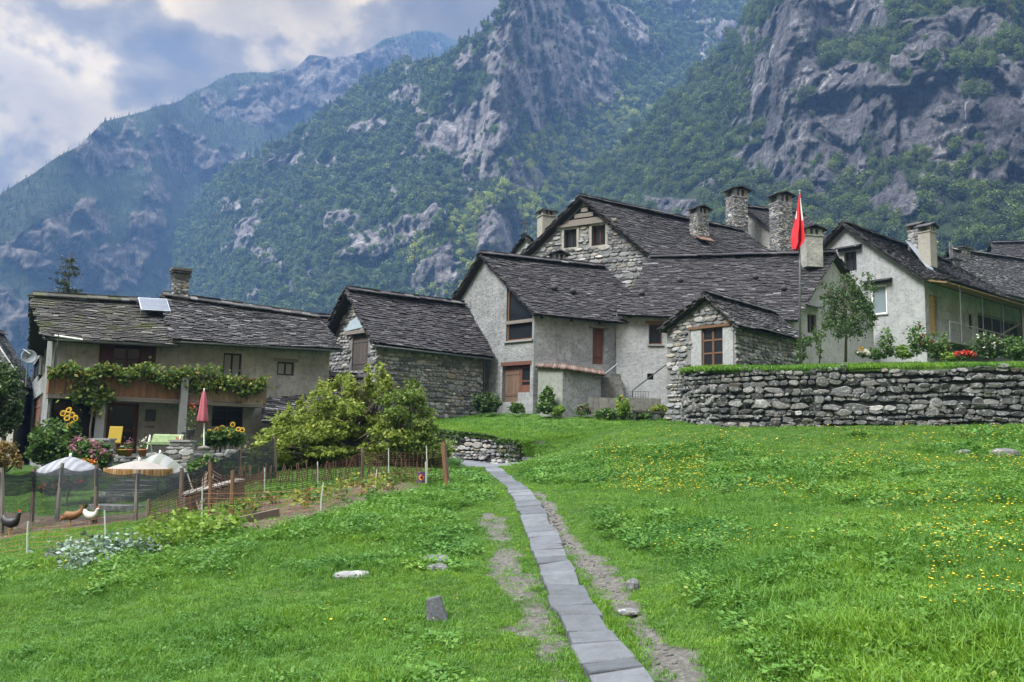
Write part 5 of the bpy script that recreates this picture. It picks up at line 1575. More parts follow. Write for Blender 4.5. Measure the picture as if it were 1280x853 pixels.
def more_houses():
    # old house behind with the long sloping gable between the two tower-like chimneys
    root, W, c = simple_house('rear_house', 'faded house behind the main roofs, between two tall stone chimneys', 'house',
        ([(905, 66, 300), (1000, 60.5, 316), (1075, 68, 320), (975, 74, 300)], (262, 268, .3)), 5, mats={'g0': 'plaster_old', 'b': 'plaster_old'})
    g = W['g0']; o = pxrect(c[0], c[1], 967, 301, 978, 310)
    mb = MB(); mb.box(g['P']((o[0] + o[2]) / 2, (o[1] + o[3]) / 2, .03), Vector((g['u'].x, g['u'].y, 0)) * .4, g['O3'] * .03, ZUP * .28); mb.build('skylight', M['glass_pale'], root)
    for px, Y, y0, y1, w, cap in ((921, 62, 300, 249, 1.2, 'lean'), (976, 60, 325, 256, 1.15, 'lean')):
        p = xy(px, Y, 280); chimney(root, p, w, 1.05, zpix(p.x, p.y, y0), zpix(p.x, p.y, y1), .35, 'stone', cap, capw=1.4, cap_h=.5, label='tall stone chimney with open lantern top' if px < 950 else 'taller-capped stone chimney nearer the flag')
    # plaster chimney and chapel behind the tall stone house
    root, W, c = simple_house('hidden_house', 'house hidden behind the tall stone gable, only its plain plastered chimney showing', 'house',
        ([(662, 70, 330), (720, 66, 332), (760, 76, 332), (690, 80, 330)], (300, 300, .5)), 5, mats={'g0': 'plaster_old'})
    p = xy(683, 66, 280); chimney(root, p, 1.15, 1.0, zpix(p.x, p.y, 320), zpix(p.x, p.y, 272), .4, 'cream', 'slab', capw=1.3, label='tall plain plastered chimney')
    root = thing('chapel', 'tiny white chapel gable with arched bell opening and cross', 'chapel', V3(xy(655, 62, 320), 7))
    c0, c1 = xy(638, 63, 315), xy(675, 61, 315); cen = c0.lerp(c1, .5) + Vector((1, 6)); L = (c1 - c0).length
    ze = zpix(c0.x, c0.y, 322); zp = zpix(*c0.lerp(c1, .5), 298)
    dv = Vector((1.5, 5))
    W = gabled(root, c0, c1, c1 + dv, c0 + dv, 6, ze, ze, .5, zp, zp, og0=.25, og1=.1, oe_a=.25, oe_b=.25, slab='slab', wmat={'g0': 'plaster_light'}, row=.2, sag=0)
    g = W['g0']; s, z = wallpix(c0, c1, 655.5, 318); mb = MB(); pts = []
    for k in range(13):
        a = math.pi * k / 12; pts.append(g['P'](s + .34 * math.cos(a), z + .1 + .34 * math.sin(a), .012))
    pts += [g['P'](s - .34, z - .5, .012), g['P'](s + .34, z - .5, .012)]
    mb.add(pts, [tuple(range(len(pts)))]); mb.build('arched_opening', M['dark'], root)
    p = g['P'](L / 2, zp, .1); mb = MB(); mb.bar(p, p + ZUP * 1.6, .09, .09); U = Vector((g['u'].x, g['u'].y, 0)); mb.bar(p + ZUP * 1.15 - U * .4, p + ZUP * 1.15 + U * .4, .09, .09); mb.build('cross', M['metal_dark'], root)
    # right edge: slab-roofed house and the one behind
    root, W, c = simple_house('dormer_house', 'slab-roofed house beyond the porch with a small wooden loft gable', 'house',
        ([(1180, 68, 340), (1212, 64, 352), (1330, 74, 345), (1290, 80, 335)], (316, 330, .45)), 4, slab='slab_light', mats={'g0': 'plaster_old', 'b': 'plaster_old'}, og=.9)
    g = W['g0']; s, z = wallpix(c[0], c[1], 1192, 338); mb = MB(); mb.box(g['P'](s, z, .05), Vector((g['u'].x, g['u'].y, 0)) * .45, g['O3'] * .03, ZUP * .65); mb.build('loft_window', M['wood_dark'], root)
    p = xy(1201, 67, 310); chimney(root, p, 1.0, .9, zpix(p.x, p.y, 325), zpix(p.x, p.y, 313), .5, 'stone', 'slab', capw=1.4, posts=False)
    simple_house('dark_roof_house', 'house with dark brown roof rising behind the dormer house', 'house',
        ([(1225, 92, 345), (1262, 84, 350), (1390, 92, 345), (1350, 100, 340)], (306, 300, .5)), 4, slab='slab', mats={'b': 'plaster_old'})
    simple_house('stone_hut', 'grey stone house standing past the end of the porch', 'house',
        ([(1248, 80, 400), (1262, 70, 402), (1360, 74, 400), (1350, 84, 396)], (388, 386, .5)), 3, slab='slab_light', kinds={'b': 'stone', 'g0': 'stone'})
    # between farmhouse and barn
    simple_house('middle_house', 'dark slate-roofed house between the farmhouse and the barn', 'house',
        ([(392, 57, 425), (404, 51, 432), (470, 54, 436), (460, 60, 430)], (399, 402, .5)), -1, slab='slab', kinds={'b': 'stone'})
    # low slab-roofed lean-to behind the bush
    simple_house('low_shed', 'low slab-roofed shed half buried in the big yellow-green bush', 'shed',
        ([(350, 42.5, 508), (338, 36.5, 525), (440, 37.5, 515), (452, 43.5, 506)], (472, 476, .5)), -2, slab='slab_light', kinds={'b': 'stone', 'g0': 'stone'}, row=.18)
    # far left
    simple_house('neighbour_house', 'old slab-roofed house at the edge behind the small leafy tree', 'house',
        ([(-60, 52, 470), (22, 43, 478), (44, 50, 470), (-40, 58, 462)], (417, 420, .5)), -3, slab='slab_light', mats={'g0': 'plaster_old', 'b': 'plaster_old'})
    # rendered lean-to with a pantile roof in front of the plastered house
    c0 = xy(672, 44.3, 500); c1 = xy(703, 43.2, 500); c2 = xy(751, 44.6, 500)
    z0 = zpix(c0.x, c0.y, 459); z1 = zpix(c1.x, c1.y, 462); z2 = zpix(c2.x, c2.y, 470)
    root = thing('lean_to', 'rendered lean-to with wavy tiled edge against the plastered house', 'lean-to', V3(c1, hz(*c1)))
    cen = c1 + Vector((.6, 3))
    for A, B, za, zb_, nm in ((c0, c1, z0, z1, 'plaster_light2'), (c1, c2, z1, z2, 'plaster')):
        wall(root, A, B, cen, hz(*c1) - 1, [(0, za), ((B - A).length, zb_)], 'plaster', (), nm)
    wall(root, c2, c2 + Vector((-.3, 2.8)), cen, hz(*c1) - 1, [(0, z2), (2.81, z2 + .3)], 'plaster', (), 'plaster')
    mb = MB()
    for A, B, za, zb_ in ((c0 + Vector((-.15, -.15)), c1 + Vector((0, -.2)), z0, z1), (c1 + Vector((0, -.2)), c2 + Vector((.2, -.15)), z1, z2)):
        n_ = int((B - A).length / .15)
        for i in range(n_):
            p = V3(A.lerp(B, (i + .5) / n_), za + (zb_ - za) * (i + .5) / n_ + .04)
            q = V3(V2(p) + Vector((.25, 2.9)), p.z + .45)
            mb.tube([p, p.lerp(q, .5), q], .085, 8)
    mb.build('pantile_roof', M['tile'], root, smooth=True)
M['plaster_light2'] = m_plaster('greenish_render', (0.238, 0.251, 0.224), (0.178, 0.191, 0.172), .6, .3)
M['tile'] = m_stone('old_tile', [(0, (0.084, 0.056, 0.045)), (.5, (0.133, 0.087, 0.070)), (1, (0.182, 0.147, 0.130))], .5, .1)
more_houses()
# ================================================================== TERRACES AND DRY-STONE WALLS
def zH(x, y): return hz(x, y)

RWALL = [(856, 508, 40.2, 467), (859, 520, 38.4, 464), (868, 526, 36.8, 463), (884, 530, 35.6, 463), (906, 532, 34.8, 463), (960, 533, 34.0, 463.5), (1100, 532, 33.0, 460), (1280, 529, 32.0, 458), (1460, 527, 31.5, 457)]
def densify2(pts, k):
    for _ in range(2):
        q = [pts[0]]
        for a, b in zip(pts[:-1], pts[1:]): q += [a.lerp(b, .25), a.lerp(b, .75)]
        pts = q + [pts[-1]]
    return pts
def right_wall():
    pts = [(xy(px, Y, 500), zpix(*xy(px, Y, 500), tp)) for px, bp, Y, tp in RWALL]
    root = thing('dry_stone_wall', 'long dry-stone retaining wall of rounded boulders holding up the flower lawn', 'stone wall', V3(pts[5][0], hz(*pts[5][0])))
    mb = MB(); ms = MB()
    line = [V3(p, z) for p, z in pts]
    sm = densify2([v.copy() for v in line], 5)
    acc = [0.0]
    for a, b in zip(sm[:-1], sm[1:]): acc.append(acc[-1] + (V2(b) - V2(a)).length)
    gz = [hz(p.x, p.y) - .35 for p in sm]
    def loc(s):
        i = min(max(int(np.searchsorted(acc, s)) - 1, 0), len(sm) - 2); t = (s - acc[i]) / max(1e-6, acc[i + 1] - acc[i])
        return i, t
    def frame(s):
        i, t = loc(s); d = V2(sm[i + 1]) - V2(sm[i]); d.normalize(); o = Vector((d.y, -d.x))
        p = V2(sm[i]).lerp(V2(sm[i + 1]), t)
        return V3(p, 0), Vector((d.x, d.y, 0)), Vector((o.x, o.y, 0))
    ztop = lambda s: (lambda i, t: sm[i].z + (sm[i + 1].z - sm[i].z) * t)(*loc(s))
    zbot = lambda s: (lambda i, t: gz[i] + (gz[i + 1] - gz[i]) * t)(*loc(s))
    for i in range(len(sm) - 1):
        A, B = sm[i], sm[i + 1]; _, _, O = frame((acc[i] + acc[i + 1]) / 2)
        mb.hexa([V3(A, gz[i]), V3(B, gz[i + 1]), V3(B, gz[i + 1]) - O * .6, V3(A, gz[i]) - O * .6], [A - ZUP * .12, B - ZUP * .12, B - ZUP * .12 - O * .6, A - ZUP * .12 - O * .6])
    stones(ms, Vector((0, 0)), Vector((1, 0)), Vector((0, -1)), lambda s, z: -.15 < s < acc[-1] and zbot(s) < z < ztop(s) + .07 * math.sin(s * 2.1) - .02, -.1, acc[-1], min(gz), max(p.z for p in sm) + .1, .205, depth=.15, asp=(1.0, 3.0), seg=9, jit=.19, wav=.07, frame=frame)
    o = mb.build('wall_core', M['joint'], root); ms.build('stone_cladding', M['field_stone'], root)
    return pts
RW = right_wall()

def sheet(name, front, back, rows, zf, mat, curve=1.0, bump=.06, kind='structure', drape=None):
    """grid sheet from a front line to a back line of 3-D points"""
    n = len(front); V = []; ids = []
    for j in range(rows + 1):
        b = (j / rows) ** 1.5
        for f, k in zip(front, back):
            p = f.lerp(k, b)
            p = p + Vector((0, 0, bump * (float(vnoise(p.x * .9, p.y * .9, 2.0)) if j else 0)))
            V.append(p)
    if drape:
        low = drape if callable(drape) else (lambda i, f: f + Vector((0, -drape * .35, -drape)))
        lo = [low(i, f) for i, f in enumerate(front)]
        V = lo + [f.lerp(l, .45) + Vector((0, 0, .12 * (f.z - l.z))) for f, l in zip(front, lo)] + V; rows += 2
    V = np.array([tuple(v) for v in V])
    idx = np.arange(len(V)).reshape(rows + 1, n)
    Fc = np.stack([idx[:-1, :-1], idx[:-1, 1:], idx[1:, 1:], idx[1:, :-1]], -1).reshape(-1, 4)
    o = link_mesh(name, np_mesh(name, V, Fc), mat, smooth=True); tag(o, kind=kind)
    return V.reshape(rows + 1, n, 3)

def m_lawn(name, c0, c1):
    t = NT(name); t.rough(.95, .1); co = t.coord()
    t.base(t.mix(t.noise(co, 1.2, 5, .65), c0, c1)); t.bump(t.noise(co, 20, 5, .7), .6, .05); return t.m
M['lawn'] = m_lawn('lawn_grass', (.05, .105, .018), (.085, .15, .03))

def densify(pts, k=6):
    out = []
    for a, b in zip(pts[:-1], pts[1:]):
        for i in range(k): out.append(a.lerp(b, i / k))
    return out + [pts[-1]]
_f = densify([V3(p, z) for p, z in RW], 5)
_b = []
for p in _f:
    t = (p.x - _f[0].x) / (_f[-1].x - _f[0].x)
    _b.append(Vector((17 + t * 38, 58, p.z + (58 - p.y) * .115)))
TERR = sheet('flower_terrace', _f, _b, 18, 0, M['lawn'], drape=.12)

MWALL = [(543, 569, 39.4, 537), (575, 578, 37.0, 541.5), (612, 582, 35.9, 546), (653, 584, 35.0, 553)]
def mid_wall():
    pts = [(xy(px, Y, 560), zpix(*xy(px, Y, 560), tp)) for px, bp, Y, tp in MWALL]
    root = thing('low_stone_wall', 'low ivy-hung dry-stone wall below the small lawn at the end of the slab path', 'stone wall', V3(pts[1][0], hz(*pts[1][0])))
    mb = MB(); ms = MB()
    for (A, za), (B, zb) in zip(pts[:-1], pts[1:]):
        L = (B - A).length; u = (B - A).normalized(); out = Vector((u.y, -u.x)); O = Vector((out.x, out.y, 0))
        g = min(hz(*A), hz(*B)) - .4
        mb.hexa([V3(A, g), V3(B, g), V3(B, g) - O * .5, V3(A, g) - O * .5], [V3(A, za - .05), V3(B, zb - .05), V3(B, zb - .05) - O * .5, V3(A, za - .05) - O * .5])
        stones(ms, A, B, out, lambda s, z: -.1 < s < L + .05 and z < za + (zb - za) * s / L - .03, -.1, L + .1, g, max(za, zb), .15, depth=.12, asp=(1.2, 3.2), seg=8)
    mb.build('wall_core', M['joint'], root); ms.build('stone_cladding', M['stone'], root)
    return pts
MW = mid_wall()
_f = densify([V3(p, z) for p, z in MW] + [at(690, 551, 36.2), at(725, 546, 37.6), at(765, 539, 39.5)], 5)
for i, p in enumerate(_f):
    if i > 15: p.z = max(p.z, hz(p.x, p.y) + .05 * (1 - (i - 15) / 16))
_b0 = [at(540, 523, 46), at(600, 518, 46.5), at(670, 516, 46), at(745, 517, 45.2), at(805, 522, 43.5), at(850, 526, 41.5), at(852, 530, 40)]
_b = densify(_b0, 5)
def _low(i, f):
    if i <= 15: return f + Vector((0, -.05, -.10))
    k = min(1, (i - 15) / 4); q = f + Vector((.25 * k, -1.5 * k - .05, 0)); q.z = hz(q.x, q.y) - .12
    return q
UL = sheet('upper_lawn', _f, _b, 14, 0, M['lawn'], bump=.04, drape=_low)

# ================================================================== GRASS AND MEADOW PLANTS
def m_grass(name, stops, p0, p1):
    t = NT(name); t.rough(.5, .3)
    oi = t.n('ShaderNodeObjectInfo'); g = t.n('ShaderNodeNewGeometry')
    f = t.math('ADD', t.math('MULTIPLY', t.island(), .5), t.math('MULTIPLY', oi.outputs['Random'], .5))
    c = t.ramp(f, stops)
    pf = t.fac(t.noise(g.outputs['Position'], .55, 5, .65), .36, .64)
    c = t.mix(pf, t.mix(1.0, c, p0, 'MULTIPLY'), t.mix(1.0, c, p1, 'MULTIPLY'))
    pf2 = t.fac(t.noise(g.outputs['Position'], .17, 3, .5), .4, .62)
    c = t.mix(t.math('MULTIPLY', pf2, .5), c, t.mix(1.0, c, (1.35, 1.12, .8), 'MULTIPLY'))
    t.base(c)
    tr = t.n('ShaderNodeBsdfTranslucent'); t.l(c, tr.inputs['Color'])
    mx = t.n('ShaderNodeMixShader', {'Fac': .35}); t.l(t.p.outputs[0], mx.inputs[1]); t.l(tr.outputs[0], mx.inputs[2]); t.l(mx.outputs[0], t.out.inputs['Surface'])
    return t.m
GR = m_grass('meadow_blade', [(0, (.042, .112, .010)), (.35, (.068, .178, .013)), (.75, (.108, .232, .019)), (.95, (.17, .27, .03)), (1, (.27, .27, .08))], (.72, .82, .95), (1.22, 1.14, .92))
HERB = m_grass('meadow_herb', [(0, (.034, .105, .014)), (.5, (.060, .165, .020)), (.9, (.105, .225, .032)), (1, (.17, .23, .06))], (.8, .9, 1.0), (1.2, 1.1, .9))

def blade_tuft(n, rad, h0, h1, w, lean):
    V = []; Fc = []
    for i in range(n):
        a = R.uniform(0, 6.283); r = rad * math.sqrt(R.random()); bx, by = r * math.cos(a), r * math.sin(a)
        h = R.uniform(h0, h1); d = R.uniform(0, 6.283); ln = h * R.uniform(.1, lean); dx, dy = math.cos(d), math.sin(d); ww = w * R.uniform(.7, 1.3)
        b = len(V)
        for t, k in ((0, 1), (.55, .8), (1, .12)):
            cx, cy, cz = bx + dx * ln * t * t, by + dy * ln * t * t, h * (t - .18 * t * t * lean)
            V += [(cx - dy * ww * k, cy + dx * ww * k, cz), (cx + dy * ww * k, cy - dx * ww * k, cz)]
        Fc += [(b, b + 1, b + 3, b + 2), (b + 2, b + 3, b + 5, b + 4)]
    return np.array(V), np.array(Fc)

def herb_tuft(n, rad, h, size):
    a = rng.random(n) * 6.283; r = rad * np.sqrt(rng.random(n))
    C = np.stack([r * np.cos(a), r * np.sin(a), h * (.25 + .75 * rng.random(n)) * (1.1 - r / rad * .5)], 1)
    d = np.stack([np.cos(a), np.sin(a), rng.normal(.15, .35, n)], 1); d /= np.linalg.norm(d, axis=1, keepdims=True)
    e = np.stack([-np.sin(a), np.cos(a), rng.normal(0, .35, n)], 1)
    s = size * rng.uniform(.6, 1.3, n)[:, None]
    V = np.stack([C - d * s, C + e * s * .55, C + d * s, C - e * s * .55], 1).reshape(-1, 3)
    return V, np.arange(4 * n).reshape(n, 4)

def protos(name, gens, mat):
    return [link_mesh(name, np_mesh(name, *g), mat) for g in gens]
tall = proto_coll('tall_grass', protos('grass_tuft', [blade_tuft(34, .13, .06, .17, .0036, 1.0) for _ in range(3)], GR) + protos('herb_tuft', [herb_tuft(34, .14, .10, .017), herb_tuft(26, .14, .12, .021), herb_tuft(18, .13, .09, .028)], HERB) + protos('blade_clump', [blade_tuft(30, .13, .07, .19, .0036, 1.0)], GR))
short = proto_coll('short_grass', protos('short_tuft', [blade_tuft(30, .12, .03, .08, .0042, .8) for _ in range(3)], GR) + protos('clover_tuft', [herb_tuft(30, .12, .05, .017)], HERB))
herbs = proto_coll('herb_clumps', protos('herb_clump', [herb_tuft(46, .24, .20, .034), herb_tuft(70, .26, .24, .026), herb_tuft(28, .20, .16, .046)], HERB))

def build_grass():
    def sample(n_t, r0, r1, dens, half=.95):
        """points over the meadow, thinning with distance"""
        rr = np.linspace(r0, r1, 400); pdf = dens(rr) * rr; cdf = np.cumsum(pdf); tot = np.trapz(pdf, rr) * half * 2
        n = int(tot); r = np.interp(rng.random(n) * cdf[-1], cdf, rr); a = rng.uniform(-half, half, n)
        return np.stack([r * np.sin(a), r * np.cos(a)], 1)
    P = sample(0, 4.2, 44, lambda r: 640 / (1 + (r / 8.5) ** 2) + 18)
    x, y = P[:, 0], P[:, 1]
    # keep off walls, houses and hard surfaces
    base = [(FLp.x, FLp.y) for FLp in (HL['FL'], HL['FR'])]
    front = np.interp(x, [-60, HL['FL'].x, HL['FR'].x, BARN['c1'].x, BARN['c2'].x], [HL['FL'].y - 1.5, HL['FL'].y - 1.2, HL['FR'].y - 1, 41, 46])
    rw = np.array([(p.x, p.y) for p, _ in RW]); mw = np.array([(p.x, p.y) for p, _ in MW])
    ok = (y < front)
    ok &= ~((x > rw[0, 0]) & (y > np.interp(x, rw[:, 0], rw[:, 1]) - .1))
    ok &= ~((x > -4) & (x < rw[0, 0] + 1) & (y > 45))
    lw = np.interp(x, [mw[0, 0], mw[1, 0], mw[2, 0], mw[3, 0], mw[3, 0] + 1.2, 3.6, 5.2], [mw[0, 1], mw[1, 1], mw[2, 1], mw[3, 1], 36.4, 38, 39.6])
    ok &= ~((x > mw[0, 0]) & (x < 5.2) & (y > lw - .15))
    ok &= ~((x < mw[0, 0]) & (x > -10) & (y > 38))
    P = P[ok]; x, y = P[:, 0], P[:, 1]
    dp = polydist(x, y, PATH); bare = bareness(x, y)
    lane = inpoly(x, y, [(p.x, p.y) for p in LANE]); yard = inpoly(x, y, YARD); bed = inpoly(x, y, BED)
    keep = (dp > .20 + .05 * np.clip((y - 7) / 10, 0, 1) + .07 * rng.random(len(x))) & ~lane & ~(yard & (rng.random(len(x)) > .06)) & ~(bed & (rng.random(len(x)) > .12)) & (rng.random(len(x)) > bare * 1.25 - .12)
    P = P[keep]; x, y = P[:, 0], P[:, 1]; dp = dp[keep]; bare = bare[keep]; bed = bed[keep]; yard = yard[keep]
    z = H(x, y)
    patch = fbm(x * .35, y * .35, 7.0, 4)
    verge = np.clip((np.minimum(np.minimum(dp, polydist(x, y, TRACK_L)), polydist(x, y, TRACK_R)) - .45 + .3 * patch) / 1.0, 0, 1)
    garden = (x < -4.5) & (y > 16.5)
    mow = (y > 30) & (x > -2)
    tallness = np.clip(verge * (.75 + .9 * patch) + .12, .05, 1.25)
    tallness = np.where(garden | mow, np.minimum(tallness, .25), tallness)
    r = np.hypot(x, y)
    istall = tallness > .42
    rt = lambda n: np.stack([rng.normal(0, .12, n), rng.normal(0, .12, n), rng.random(n) * 6.283], 1)
    Pz = np.stack([x, y, z - .01], 1)
    sz = rng.uniform(.75, 1.25, len(x)) * (1 + np.clip((r - 12) / 40, 0, .6))
    scatter('grass', Pz[istall], (sz * np.clip(tallness, .5, 1.15))[istall], rt(istall.sum()), tall, label='lush green meadow grass', cat='grass')
    scatter('short_grass', Pz[~istall], (sz * np.clip(tallness * 1.8, .6, 1.3))[~istall], rt((~istall).sum()), short, label='short trodden grass beside the path', cat='grass')
    # leafy herb clumps in patches
    k = (patch > -.1) & istall & (rng.random(len(x)) < np.clip(.02 + r * .003, 0, .12) * np.clip(1 + patch * 2, .3, 2))
    scatter('meadow_herbs', Pz[k], sz[k] * np.clip(.5 + r[k] / 30, .55, 1.0), rt(k.sum()), herbs, label='leafy herbs growing in clumps through the meadow', cat='herbs', kind='stuff')
    # lawns on the terraces
    for nm, S, n, lab, skip in (('lawn_grass', UL, 9000, 'short mown grass on the small upper lawn', 2), ('terrace_grass', TERR, 14000, 'grass on the walled flower terrace', 2)):
        S = S[(skip if nm != 'lawn_grass' else 0):]; rws, cl = S.shape[:2]
        w = np.exp(-np.arange(rws - 1) * (.10 if nm == 'lawn_grass' else .22)); w /= w.sum()
        j = rng.choice(rws - 1, n, p=w); i = rng.integers(0, cl - 1, n); u, v = rng.random((2, n, 1))
        Q = S[j, i] * (1 - u) * (1 - v) + S[j, i + 1] * u * (1 - v) + S[j + 1, i] * (1 - u) * v + S[j + 1, i + 1] * u * v
        scatter(nm, Q, rng.uniform(1.0, 1.7, n) * (1.0 if nm == 'lawn_grass' else 1.5), rt(n), short, label=lab, cat='grass')
    # yellow hawkbit in the rising meadow on the right
    m1 = m_plain('yellow_petal', (.62, .45, .012), .6, var=.1); m2 = m_plain('flower_stem', (.06, .13, .02), .6)
    def flower():
        mb = MB(); mb.cur = 1; mb.tube([(0, 0, 0), (.01, 0, .11), (.0, .01, .21)], .0035, 4)
        mb.cur = 0; mb.lathe((0, .01, .21), [(.004, 0), (.016, .010), (.020, .016), (.004, .020)], 7)
        me = bpy.data.meshes.new('flower'); me.from_pydata(mb.v, [], mb.f); me.polygons.foreach_set('material_index', mb.mi); me.update()
        return link_mesh('flower', me, [m1, m2])
    fc = proto_coll('hawkbit', [flower()])
    fp = []
    for n, px0, px1, py0, py1, dense in ((1500, 740, 1290, 540, 620, .1), (620, 820, 1290, 575, 690, .15), (260, 1150, 1290, 600, 780, .1), (60, 0, 600, 650, 850, .3), (300, 760, 880, 565, 625, -.2)):
        for _ in range(n):
            px, py = R.uniform(px0, px1), R.uniform(py0, py1)
            p = ground(px, py)
            if float(fbm(p.x * .4, p.y * .4, 3.0, 3)) > dense - .25 and polydist(np.array([p.x]), np.array([p.y]), PATH)[0] > 1.2: fp.append(p)
    fp = np.array([tuple(p) for p in fp]); k = fp[:, 1] < 33.5; fp = fp[k]
    rr = np.hypot(fp[:, 0], fp[:, 1])
    scatter('meadow_flowers', fp, rng.uniform(.6, 1.15, len(fp)) * np.clip(.35 + rr / 30, .5, 1.4), rt(len(fp)), fc, label='yellow hawkbit flowers dotting the rising meadow', cat='wildflowers')
    # loose stones on the worn tracks
    gm = m_stone('track_gravel', [(0, (.05, .048, .044)), (.6, (.10, .098, .092)), (1, (.22, .218, .21))], .2)
    def peb():
        mb = MB(); mb.lathe((0, 0, -.3), [(.5, 0), (.95, .25), (1, .5), (.6, .8), (.15, .92)], 7, 1, .75)
        me = bpy.data.meshes.new('pebble'); me.from_pydata(mb.v, [], mb.f); me.update(); return link_mesh('pebble', me, gm)
    pc = proto_coll('pebbles', [peb(), peb()])
    Q = []
    for tr in (TRACK_L, TRACK_R):
        ln = resample(tr, .05)
        for _ in range(1500):
            p = R.choice(ln); q = (p.x + R.gauss(0, .22), p.y + R.gauss(0, .22)); Q.append((q[0], q[1]))
    Q = np.array(Q); Q = Q[(bareness(Q[:, 0], Q[:, 1]) > .45) & (polydist(Q[:, 0], Q[:, 1], PATH) > .3)]
    scatter('track_gravel', np.stack([Q[:, 0], Q[:, 1], H(Q[:, 0], Q[:, 1]) - .05], 1), .012 + .03 * rng.random(len(Q)) ** 3, rt(len(Q)), pc, label='loose gravel on the two worn tracks beside the slabs', cat='gravel')
build_grass()
# ================================================================== PLANTS
def leafmat(n, c0, c1, c2, c3=None, trans=.3):
    M[n] = m_leaf(n, [(0, c0), (.45, c1), (.85, c2), (1, c3 or c2)], trans)
leafmat('bush_yellow', (.085, .125, .018), (.165, .225, .030), (.25, .32, .055), (.36, .35, .09), .45)
leafmat('bush_green', (.040, .078, .011), (.080, .140, .018), (.14, .20, .03), (.20, .22, .05), .35)
leafmat('leaf_dark', (.020, .042, .012), (.038, .075, .018), (.065, .11, .028), None, .2)
leafmat('leaf_mid', (.032, .070, .014), (.058, .118, .022), (.095, .165, .034), None, .28)
leafmat('vine', (.040, .085, .014), (.085, .145, .022), (.15, .20, .035), (.24, .17, .04), .32)
leafmat('fruit_leaf', (.028, .060, .018), (.050, .100, .028), (.085, .14, .045), (.14, .17, .05), .28)
leafmat('cabbage', (.10, .15, .12), (.16, .22, .18), (.22, .29, .24), None, .15)
leafmat('lettuce', (.075, .150, .016), (.12, .215, .024), (.19, .29, .04), None, .35)
leafmat('spruce', (.014, .026, .015), (.024, .042, .022), (.038, .060, .030), None, .1)
leafmat('dry_leaf', (.10, .09, .03), (.17, .13, .04), (.22, .15, .05), (.26, .10, .05), .25)
for n, c in (('petal_pink', (.32, .14, .19)), ('petal_red', (.42, .05, .03)), ('petal_yellow', (.50, .31, .012)), ('petal_white', (.65, .63, .55)), ('petal_dark', (.16, .012, .018)), ('petal_orange', (.60, .17, .03)), ('petal_magenta', (.42, .05, .18))):
    M[n] = m_leaf(n, [(0, tuple(x * .7 for x in c)), (1, tuple(min(.9, x * 1.15) for x in c))], .2)
M['seed'] = m_plain('seed_disc', (.05, .028, .012), .9)
M['stem'] = m_plain('green_stem', (.06, .11, .025), .7)

def blobs_px(lst):
    out = []
    for px, py, Y, rx, rz in lst:
        c = at(px, py, Y); k = Y / F
        out.append(((c.x, c.y, c.z), (rx * k, (rx + rz) * .5 * k * .85, rz * k)))
    return out

def foliage(root, C, size, mat, name='foliage', up=.25, asp=.6):
    off = np.array(world_loc(root)) if root is not None else 0
    V, Fc = leaf_quads(C - off, size, up, asp)
    return link_mesh(name, np_mesh(name, V, Fc), M[mat], root)

def stems(root, base, tips, r, mat='bark', name='stem', n=5):
    mb = MB()
    for t in tips:
        t = Vector(t); m = base.lerp(t, .5) + Vector((R.uniform(-.1, .1), R.uniform(-.1, .1), .06)) * (t - base).length
        mb.tube([base + Vector((R.uniform(-1, 1), R.uniform(-1, 1), 0)) * r * 1.2, m, t], [r, r * .7, r * .25], n)
    return mb.build(name, M[mat], root, smooth=True)

def shrub(name, label, cat, bl, n, size, mat, group=None, clump=40, spread=.3, base=None, up=.25, stem_r=.025, flowers=None, nst=6, shell=.55, flat=1.0):
    B = blobs_px(bl)
    zmin = min(b[0][2] - b[1][2] for b in B)
    c0 = B[0][0]
    base = Vector((c0[0], c0[1], zmin)) if base is None else Vector(base)
    root = thing(name, label, cat, base, group)
    C = clumpy(B, n, clump, spread, shell=shell, flat=flat)
    C = C[C[:, 2] > base.z + .02]
    foliage(root, C, rng.uniform(size[0], size[1], len(C)), mat, up=up)
    tips = [Vector(b[0]) + Vector((R.uniform(-.6, .6) * b[1][0], R.uniform(-.6, .6) * b[1][1], R.uniform(-.1, .7) * b[1][2])) for b in B for _ in range(max(2, nst // len(B)))]
    stems(root, base, tips, stem_r)
    if flowers:
        fm, fn, fs = flowers
        blossoms(root, B, fm, fn, fs)
    return root

def blossoms(root, B, mat, n, s, front=True, name='blossom'):
    """small heads of crossed petals on the outside of the crown"""
    P = []
    for _ in range(n):
        c, r = R.choice(B)
        d = Vector((R.gauss(0, 1), -abs(R.gauss(0, 1)) if front else R.gauss(0, 1), abs(R.gauss(0, .9)))).normalized()
        P.append((c[0] + d.x * r[0] * 1.02, c[1] + d.y * r[1] * 1.02, c[2] + d.z * r[2] * 1.02))
    C = np.repeat(np.array(P), 7, 0) + rng.normal(0, s * .45, (len(P) * 7, 3))
    return foliage(root, C, rng.uniform(s * .5, s * .9, len(C)), mat, name, .5, .8)

